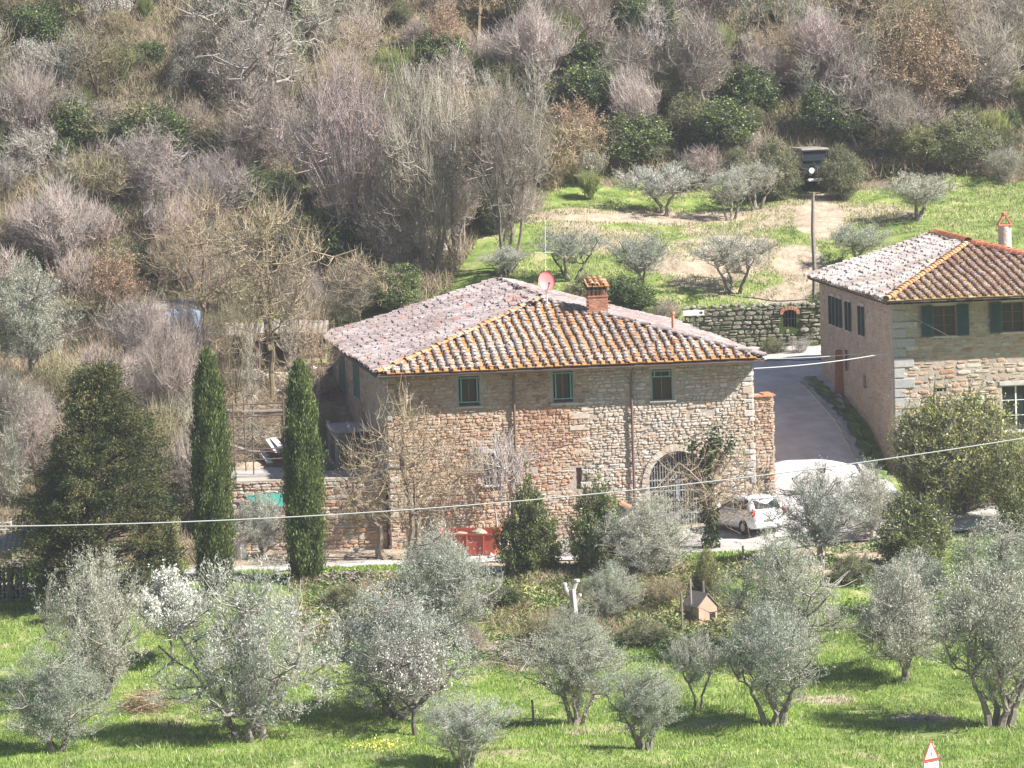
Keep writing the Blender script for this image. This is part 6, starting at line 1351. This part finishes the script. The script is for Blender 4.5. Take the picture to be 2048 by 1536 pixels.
# open shed with sheet roof behind the cypresses
def shed():
    Y = 219.5; root = thing('open_shed', 'open dark shed with a flat pale sheet roof left of the farmhouse eave', 'shed', at(545, 740, Y))
    x0, x1 = at(452, 700, Y)[0], at(645, 700, Y)[0]; zr_ = at(545, 668, Y)[2]; zg = at(545, 742, Y)[2]
    mb = MB(); n = 60; xs = np.linspace(x0 - .2, x1 + .2, n); V = []
    for y, dz in ((Y - .3, 0), (Y + 3.2, .30)): V += [(x, y, zr_ + .05 + dz + .03 * math.sin(i * 2.1) + .04 * math.sin(x * 1.7)) for i, x in enumerate(xs)]
    V = np.array(V); V2 = V - [0, 0, .06]; F = [(i, i + 1, n + i + 1, n + i) for i in range(n - 1)]; mb.add(np.concatenate([V, V2]), F + [(2 * n + a[3], 2 * n + a[2], 2 * n + a[1], 2 * n + a[0]) for a in F] + [(2 * n + i, 2 * n + i + 1, i + 1, i) for i in range(n - 1)], .6)
    mb.build('roof', M['wood_grey'], root)
    mb = MB(); mb.box(((x0 + x1) / 2, Y + 3.1, (zr_ + zg) / 2), (x1 - x0, .08, zr_ - zg + .6)); mb.box((x0, Y + 1.5, (zr_ + zg) / 2), (.08, 3, zr_ - zg + .6)); mb.build('back_boards', M['eave_wood'], root)
    for x in np.linspace(x0 + .1, x1 - .1, 4): mb = MB(); mb.tube([(x, Y - .1, zg - .5), (x + .03, Y - .1, zr_)], .06, 6); mb.build('post', M['eave_wood'], root)
shed()
# stones of the rubble heap, each one of three shapes
rp = []
for i in range(3):
    mb = MB(); add_rock(mb, rgo, np.zeros(3), .20, .16, .12, .5 + .2 * i); o = mb.build('rubble_stone', M['pale_rock']); tag(o, 'pale building stone in the loose heap between the cypress tops', 'stone', 'loose stones heaped in the yard'); rp.append([o, False])
for i in range(110):
    px = rgo.uniform(455, 590); py = rgo.uniform(748, 806) + (px - 520) * .05; p = hit(px, py, 200); k = i % 3; o = rp[k][0]; sc_ = rgo.uniform(.5, 1.25)
    if rp[k][1]: o = o.copy(); COL.objects.link(o)
    rp[k][1] = True; o.location = p + [0, 0, rgo.uniform(.0, .22)]; o.scale = (sc_, sc_, sc_ * 1.1); o.rotation_euler = (rgo.normal(0, .4), rgo.normal(0, .4), rgo.random() * 6)
def log(px0, py0, px1, py1, Y, r, lab, mat='wood_grey', grp=None):
    mb = MB(); a, b = at(px0, py0, Y), at(px1, py1, Y); mb.tube([a, (a + b) / 2 + [0, 0, -.05], b], [r, r * .9, r * .8], 8, .7); one(mb, 'log', M[mat], lab, 'log', grp)
log(452, 822, 565, 822, 209.2, .10, 'long pale log lying across the yard between the cypresses'); log(470, 806, 590, 803, 211, .07, 'thinner log behind the long pale one')
log(460, 890, 520, 905, 205, .07, 'crooked branch lying in the yard left of the leaning boards')
for i, (px0, py0, px1, py1) in enumerate(((536, 878, 556, 905), (546, 876, 566, 898), (522, 898, 540, 926), (540, 898, 562, 922))):
    a, b = at(px0, py0, 205.6), at(px1, py1, 204.6); mb = MB(); mb.bar(a, b, .26, .03, .5); one(mb, 'board', M['white_paint' if i < 3 else 'wood_brown'], ('wide white board leaning highest in the yard', 'white board overlapping the right side of the widest board', 'white board leaning lowest at left, nearest the scaffolding', 'brownish board at the right of the leaning white boards')[i], 'board', 'boards leaning in the yard')
# lean-to slab and sunlit slab on the left wall, water tank
mb = MB(); a = at(650, 835, 205.5); mb.box(F1(-.9, 6.2, 4.55), (1.6, 3.4, .14), F1.B, .5, .02); mb.box(F1(-1.6, 4.7, 3.5), (.12, .12, 2.2), F1.B); mb.box(F1(-1.6, 7.6, 3.8), (.12, .12, 1.9), F1.B); one(mb, 'lean_to', M['concrete'], 'grey slab canopy against the shaded side wall of the farmhouse', 'canopy')
mb = MB(); q = at(632, 737, 214); mb.box(q, (.85, 1.6, .12), rz(.2) @ ry(.45), .9, .02); mb.box(q - [0, 0, 1.2], (.3, .3, 2.4), None, .5); one(mb, 'sunlit_slab', M['white_paint'], 'bright tilted white slab at the far end of the shaded side wall', 'slab')
p = ground_at(482, 198.3); mb = MB(); mb.tubes(np.array([[p, p + [0, 0, .6], p + [0, 0, .68], p + [0, 0, .68]]]), np.array([[.22, .26, .2, .01]]), 14); one(mb, 'white_drum', M['white_paint'], 'white plastic drum at the foot of the taller cypress', 'drum')
for i, (px, py) in enumerate(((852, 497), (887, 496))):
    p = hit(px, py + 8); mb = MB(); add_rock(mb, rgo, p + [0, 0, .22], .28, .22, .25, 1); one(mb, 'white_sack', M['sign_white'], ('small white sack under the leafless trees, left of two', 'white sack with a red tie under the leafless trees, right of two')[i], 'sack')
# corner shed with corrugated roof and stacked wood, bottom left
def corner():
    Y = 190.5; root = thing('wood_shed', 'low grey corrugated roof over stacked wood at the left edge', 'shed', at(0, 1200, Y))
    A, B_ = at(-90, 1128, Y), at(58, 1082, Y); A[2] -= 0; mb = MB(); n = 50
    t = np.linspace(0, 1, n); V = []
    for k, off in enumerate(((0, 0, -.25), (0, 2.6, .35))): V += [A * (1 - s_) + B_ * s_ + off + np.array([0, 0, .035 * math.sin(i * 1.7)]) for i, s_ in enumerate(t)]
    V = np.array(V); F = [(i, i + 1, n + i + 1, n + i) for i in range(n - 1)]; mb.add(np.concatenate([V, V - [0, 0, .03]]), F + [(a[3] + 2 * n, a[2] + 2 * n, a[1] + 2 * n, a[0] + 2 * n) for a in F], .7); mb.build('roof', M['wood_grey'], root)
    for px in (-40, 20, 52): a = ground_at(px, Y + .2); mb = MB(); mb.bar(a - [0, 0, .3], [a[0], a[1], A[2] - .1], .1); mb.build('post', M['eave_wood'], root)
    st = MB(); rng = np.random.default_rng(3); a = ground_at(-70, Y + .6); b = ground_at(52, Y + .6)
    for r in range(9):
        for x in np.arange(a[0], b[0], .17): z = hz1(x, Y + .6) + .08 + r * .14; st.tube([(x + rng.normal(0, .02), Y + .3, z), (x + rng.normal(0, .02), Y + 1.2, z)], rng.uniform(.055, .085), 6, rng.random())
    o = st.build('stacked_wood', M['wood_grey'], root); o['kind'] = 'stuff'
corner()
mb = MB(); a = at(8, 1075, 193.5)
for x in (-.35, .25): mb.bar(a + [x, 0, -1.0], a + [x + .05, .1, .75], .05)
for z in np.linspace(-.8, .6, 6): mb.bar(a + [-.35, .03, z], a + [.28, .03, z], .04)
one(mb, 'ladder', M['white_paint'], 'white ladder standing behind the corrugated roof at the left edge', 'ladder')
# road sign near the bottom edge
def warning():
    Y = 152; c = at(1862, 1503, Y); s_ = sc_at(Y); Bz = rz(R_(42)); root = thing('road_sign', 'red-bordered triangular warning sign with a panel below, at the bottom edge', 'road sign', (c[0], c[1], hz1(c[0], c[1]))); P = lambda x, y, z: c + Bz @ np.array([x, y, z])
    hh = .30; w_ = .38
    def tri(k, y, mat, nm, par):
        mb = MB(); V = [P(-w_ * k, y, -hh * k + .0), P(w_ * k, y, -hh * k), P(0, y, hh * 1.25 * k)]; V += [q + Bz @ np.array([0, .012, 0]) for q in V]; mb.add(V, [(0, 1, 2), (5, 4, 3)]); mb.add([P(0, 0, 0)] * 0 or V, [(0, 3, 4, 1), (1, 4, 5, 2), (2, 5, 3, 0)]); return mb.build(nm, M[mat], par)
    t = tri(1, 0, 'sign_red', 'sign_plate', root); tri(.74, -.004, 'sign_white', 'sign_face', t)
    mb = MB(); mb.box(P(0, -.008, -.08), (.05, .004, .12), Bz); mb.box(P(0, -.008, .06), (.05, .004, .05), Bz); mb.build('symbol', M['sign_black'], t)
    mb = MB(); mb.box(P(0, 0, -.56), (.66, .014, .44), Bz, .5, .003); pl = mb.build('lower_panel', M['sign_white'], root); mb = MB(); mb.box(P(.1, -.012, -.58), (.28, .004, .16), Bz); mb.build('panel_print', M['sign_green'], pl)
    mb = MB(); b = P(0, .04, 0); mb.tube([(b[0], b[1], hz1(b[0], b[1]) - .3), b + [0, 0, .2]], .03, 8); mb.build('post', M['wood_grey'], root)
warning()
# overhead cable with its poles outside the picture
cp = [(0, 1052), (400, 1043), (640, 1031), (1080, 1000), (1460, 957), (1800, 912), (2048, 878)]; co = np.polyfit([c[0] for c in cp], [c[1] for c in cp], 2)
pts = [at(x, np.polyval(co, x), 181) for x in np.linspace(-650, 2700, 60)]; mb = MB(); mb.tube(pts, .024, 5); one(mb, 'overhead_cable', M['cable'], 'long grey overhead cable sagging right across the whole view', 'cable')
for i, q in enumerate((pts[0], pts[-1])):
    mb = MB(); mb.tube([(q[0], q[1] + .1, hz1(q[0], q[1]) - .5), (q[0], q[1] + .1, q[2] + .3)], [.14, .1], 10); one(mb, 'cable_pole', M['wood_grey'], ('timber pole carrying the left end of the overhead cable', 'timber pole carrying the right end of the overhead cable')[i], 'pole')
def wire(a, b, sag, r, lab, mat='cable'):
    t = np.linspace(0, 1, 16)[:, None]; P = a * (1 - t) + b * t; P[:, 2] -= (sag * 4 * t * (1 - t))[:, 0]; mb = MB(); mb.tube(P, r, 4); one(mb, 'service_wire', M[mat], lab, 'wire')
wire(F1(L1, -.05, F1.front(1504, 716)[1]), at(1760, 701, 206), .12, .014, 'upper thin wire between the farmhouse corner and the right house')
wire(F1(L1, -.05, F1.front(1504, 737)[1]), at(1776, 706, 205), .10, .022, 'thicker lower wire between the farmhouse corner and the right house')
wire(F2(*[F2.front(1801, 622)[0], -.10, F2.front(1801, 622)[1]]), F2(*[F2.front(1905, 676)[0], -.18, F2.front(1905, 676)[1]]), .0, .014, 'pale wire crossing the first green shutter of the right house')
# heaps of cuttings
def heap(px, py, rx_, ry_, n, L, W, mat, name, lab, hgt=.35, flatn=.35):
    c = hit(px, py); rng = np.random.default_rng(int(px)); C = c + np.stack([rng.normal(0, rx_ / 2, n), rng.normal(0, ry_ / 2, n), np.zeros(n)], 1); C[:, 2] = hz(C[:, 0], C[:, 1]) + rng.random(n) ** 1.5 * hgt * np.exp(-((C[:, 0] - c[0]) / rx_) ** 2)
    D = rng.normal(0, 1, (n, 3)) * [1, .7, flatn]; D /= np.linalg.norm(D, axis=1, keepdims=True); l = (L * rng.uniform(.4, 1.3, n))[:, None]; mb = MB(); mid = C + rng.normal(0, .04, C.shape)
    mb.tubes(np.stack([C - D * l / 2, mid, C + D * l / 2], 1), np.broadcast_to([W, W * .8, W * .4], (n, 3)), 3, rng.random(n)); o = mb.build(name, M[mat]); return tag(o, lab, 'cuttings', None, 'stuff')
heap(295, 1420, .85, .7, 260, 1.0, .011, 'dry_leaf', 'pruning_heap', 'straw-coloured heap of prunings in the lower left meadow', .8)
heap(1045, 1318, 1.7, 1.6, 520, 1.1, .012, 'twig_pink', 'pruning_heap', 'pinkish brushwood heap spread on the bank at centre', .45)
heap(1130, 1112, .9, .7, 200, .9, .014, 'twig_white', 'pruning_heap', 'whitish cuttings between the two laurels', .35)
heap(700, 1163, 1.7, .5, 200, .8, .03, 'wood_grey', 'firewood_heap', 'scattered grey firewood along the track edge by the slimmer cypress', .25)
heap(520, 870, 1.0, 1.4, 320, .9, .012, 'twig_brown', 'pruning_heap', 'dark brushwood in the yard under the long log', .6)
heap(1840, 1442, 1.3, 1.0, 260, .5, .01, 'twig_grey', 'pruning_heap', 'thin grey patch of ash and twigs at lower right', .06)
heap(495, 905, 1.4, 1.2, 260, 1.5, .02, 'twig_grey', 'pruning_heap', 'tangle of grey branches behind the scaffolding', 1.0)
heap(500, 775, 1.3, 1.4, 260, 1.2, .014, 'twig_brown', 'pruning_heap', 'brown twigs strewn over the rubble heap', .7)
heap(620, 790, 1.0, 1.4, 260, 1.2, .014, 'twig_brown', 'pruning_heap', 'dark branches piled behind the slimmer cypress', 1.2)
heap(25, 1130, 1.0, 1.2, 120, .9, .02, 'wood_grey', 'pruning_heap', 'old sticks beside the corner wood shed', .3)
log(1025, 1350, 1080, 1292, 180.5, .03, 'dark fallen branch leaning across the brushwood heap', 'bark')
# ------------------------------------------------------------------ ground cover
def scatter(n, x0, x1, y0, y1, rng, fan=True):
    Y = y0 + (y1 - y0) * rng.random(n); u = rng.uniform(x0, x1, n); return (u - 1024) * Y / FPX, Y
def cover(name, mat, n, u0, u1, y0, y1, Lr, W, seed, mask=None, thr=None, label=None, up=1.0, spread=.35, tb=(0, .9), cl=1.4, cat='grass'):
    rng = np.random.default_rng(seed); x, y = scatter(n, u0, u1, y0, y1, rng); nz_ = vnoise(x, y, cl, seed) * .6 + vnoise(x, y, cl * .35, seed + 1) * .4
    k = np.ones(n, bool) if thr is None else nz_ > thr
    if mask is not None: k &= mask(x, y)
    x, y, nz_ = x[k], y[k], nz_[k]; z = hz(x, y); L = Lr[0] + (Lr[1] - Lr[0]) * np.clip(nz_ * 1.3 - .15, 0, 1) * rng.uniform(.5, 1.2, len(x)); D = rng.normal(0, spread, (len(x), 3)); D[:, 2] = up
    C = np.stack([x, y, z + L * (.40 if up > .5 else rng.random(len(x)) * 1.5)], 1); t = np.clip(tb[0] + (tb[1] - tb[0]) * (rng.random(len(x)) * .6 + nz_ * .45), 0, 1)
    mb = MB(); mb.leaves(C, D, L, W * rng.uniform(.6, 1.4, len(x)), t, rng); o = mb.build(name, M[mat]); return tag(o, label, cat, None, 'stuff')
def bare_mask(x, y):
    P = proj(np.stack([x, y, hz(x, y)], 1)); px, py = P[:, 0], P[:, 1]; m = np.ones(len(x), bool)
    for cx, cy, a, b in [(1640, 440, 50, 40), (1600, 520, 50, 30), (1300, 437, 200, 10), (1040, 1300, 60, 22), (1840, 1440, 60, 8), (30, 775, 60, 18), (190, 655, 60, 25), (1450, 520, 60, 35)]: m &= ((px - cx) / a) ** 2 + ((py - cy) / b) ** 2 > 1
    m &= ~((px > 380) & (y > 192.7) & (y < 200.2)); return m
cover('meadow_grass', 'grass_blade', 300000, -60, 2110, 153, 193, (.05, .25), .024, 301, bare_mask, .24, 'bright spring grass of the meadow below the farm', 1, .30)
cover('dry_tufts', 'dry_grass', 26000, -60, 2110, 153, 193, (.08, .36), .03, 303, None, .56, 'straw-tipped grass tufts scattered through the meadow', 1, .4, (.3, 1), .9)
cover('terrace_grass', 'dry_grass', 60000, 1000, 2110, 221.5, 251, (.06, .24), .04, 305, bare_mask, .36, 'green grass on the upper terrace behind the farmhouse', 1, .35)
cover('side_grass', 'grass_blade', 20000, -60, 460, 194, 232, (.08, .25), .04, 307, bare_mask, .55, 'rough grass on the slope at far left', 1, .35)
cover('verge_grass', 'grass_blade', 9000, 1590, 1810, 203, 220, (.08, .22), .04, 331, lambda x, y: np.abs(F2.local(np.stack([x, y, x * 0], 1))[:, 0] + .75) < .35, None, 'rough grass strip along the side wall of the right house', 1, .4)
cover('lane_grass', 'grass_blade', 9000, 1400, 1680, 225.9, 226.6, (.08, .25), .05, 333, None, .3, 'grass verge between the lane and the dry stone wall', 1, .4)
cover('track_grass', 'grass_blade', 12000, 380, 1560, 192.5, 194.6, (.08, .25), .05, 335, None, .42, 'ragged grass edge along the farm track', 1, .4)
cover('bank_weeds', 'weed', 52000, 600, 1500, 181, 192.6, (.07, .20), .07, 311, None, .44, 'leafy weeds covering the bank below the track', .4, .8, (0, 1), 1.1, 'weeds')
cover('bank_weeds', 'weed', 16000, 1640, 2110, 183, 195, (.07, .20), .07, 313, None, .46, 'leafy weeds on the bank at the right', .4, .8, (0, 1), 1.1, 'weeds')
cover('bank_scrub', 'twig_brown', 22000, 560, 1500, 183.5, 192.4, (.2, .8), .016, 341, None, .38, 'dead stems and brambles tangled over the bank', .7, .7, (.1, 1), 1.6, 'undergrowth')
cover('bank_scrub', 'scrub_leaf', 30000, 560, 1500, 183.5, 192.4, (.08, .3), .06, 343, None, .45, 'dull green bramble leaves over the bank', .4, .8, (0, 1), 1.5, 'undergrowth')
cover('yard_brush', 'twig_brown', 16000, 455, 640, 203.5, 217, (.2, .9), .016, 345, None, .35, 'twigs and dead stems littering the yard between the cypresses', .5, .8, (0, 1), 1.6, 'undergrowth')
cover('left_brush', 'twig_brown', 40000, -60, 460, 197, 231, (.3, 1.2), .018, 347, None, .3, 'dead stems under the bare thicket at far left', .9, .5, (0, 1), 2.2, 'undergrowth')
cover('slope_litter', 'twig_brown', 252000, -320, 2370, 230, 284, (.4, 1.7), .020, 321, lambda x, y: y > np.interp(1024 + FPX * x / y, [900, 1060], [231, 251]), None, 'brown undergrowth of dead stems across the wooded slope', .9, .55, (.1, 1), 3, 'undergrowth')
cover('slope_ivy', 'ivy_leaf', 156000, -320, 2370, 230, 284, (.10, .3), .12, 323, lambda x, y: y > np.interp(1024 + FPX * x / y, [900, 1060], [231, 251]), .52, 'patches of ivy and bramble leaves across the wooded slope', .3, .9, (0, .8), 2.6, 'undergrowth')
cover('pale_undergrowth', 'scrub_leaf', 144000, -320, 2370, 230, 284, (.10, .5), .07, 327, lambda x, y: y > np.interp(1024 + FPX * x / y, [900, 1060], [231, 251]), .40, 'dull green low scrub across the wooded slope', .6, .7, (.1, 1), 2.2, 'undergrowth')
p = hit(757, 1500); rng = np.random.default_rng(2); n = 260; x = p[0] + rng.normal(0, .5, n); y = p[1] + rng.normal(0, .6, n); mb = MB(); mb.leaves(np.stack([x, y, hz(x, y) + rng.uniform(.15, .3, n)], 1), rng.normal(0, 1, (n, 3)), .07, .06, rng.random(n), rng)
M['yellow_flower'] = flat('yellow_flower', (.75, .68, .10), .6); tag(mb.build('yellow_flowers', M['yellow_flower']), 'patch of yellow flowers near the bottom edge', 'flowers', None, 'stuff')
# ------------------------------------------------------------------ haze
HAZE = .00027
hm = bpy.data.materials.new('haze'); hm.use_nodes = True; N = hm.node_tree; N.nodes.remove(N.nodes['Principled BSDF']); pv = N.nodes.new('ShaderNodeVolumePrincipled'); pv.inputs['Color'].default_value = (.86, .87, .96, 1); pv.inputs['Density'].default_value = HAZE; pv.inputs['Anisotropy'].default_value = .2
N.links.new(pv.outputs[0], N.nodes['Material Output'].inputs['Volume'])
mb = MB(); mb.box((0, 200, 28), (404, 470, 70)); hb = mb.build('haze', hm); tag(hb, kind='stuff'); hb.display_type = 'WIRE'

#@@NEXT
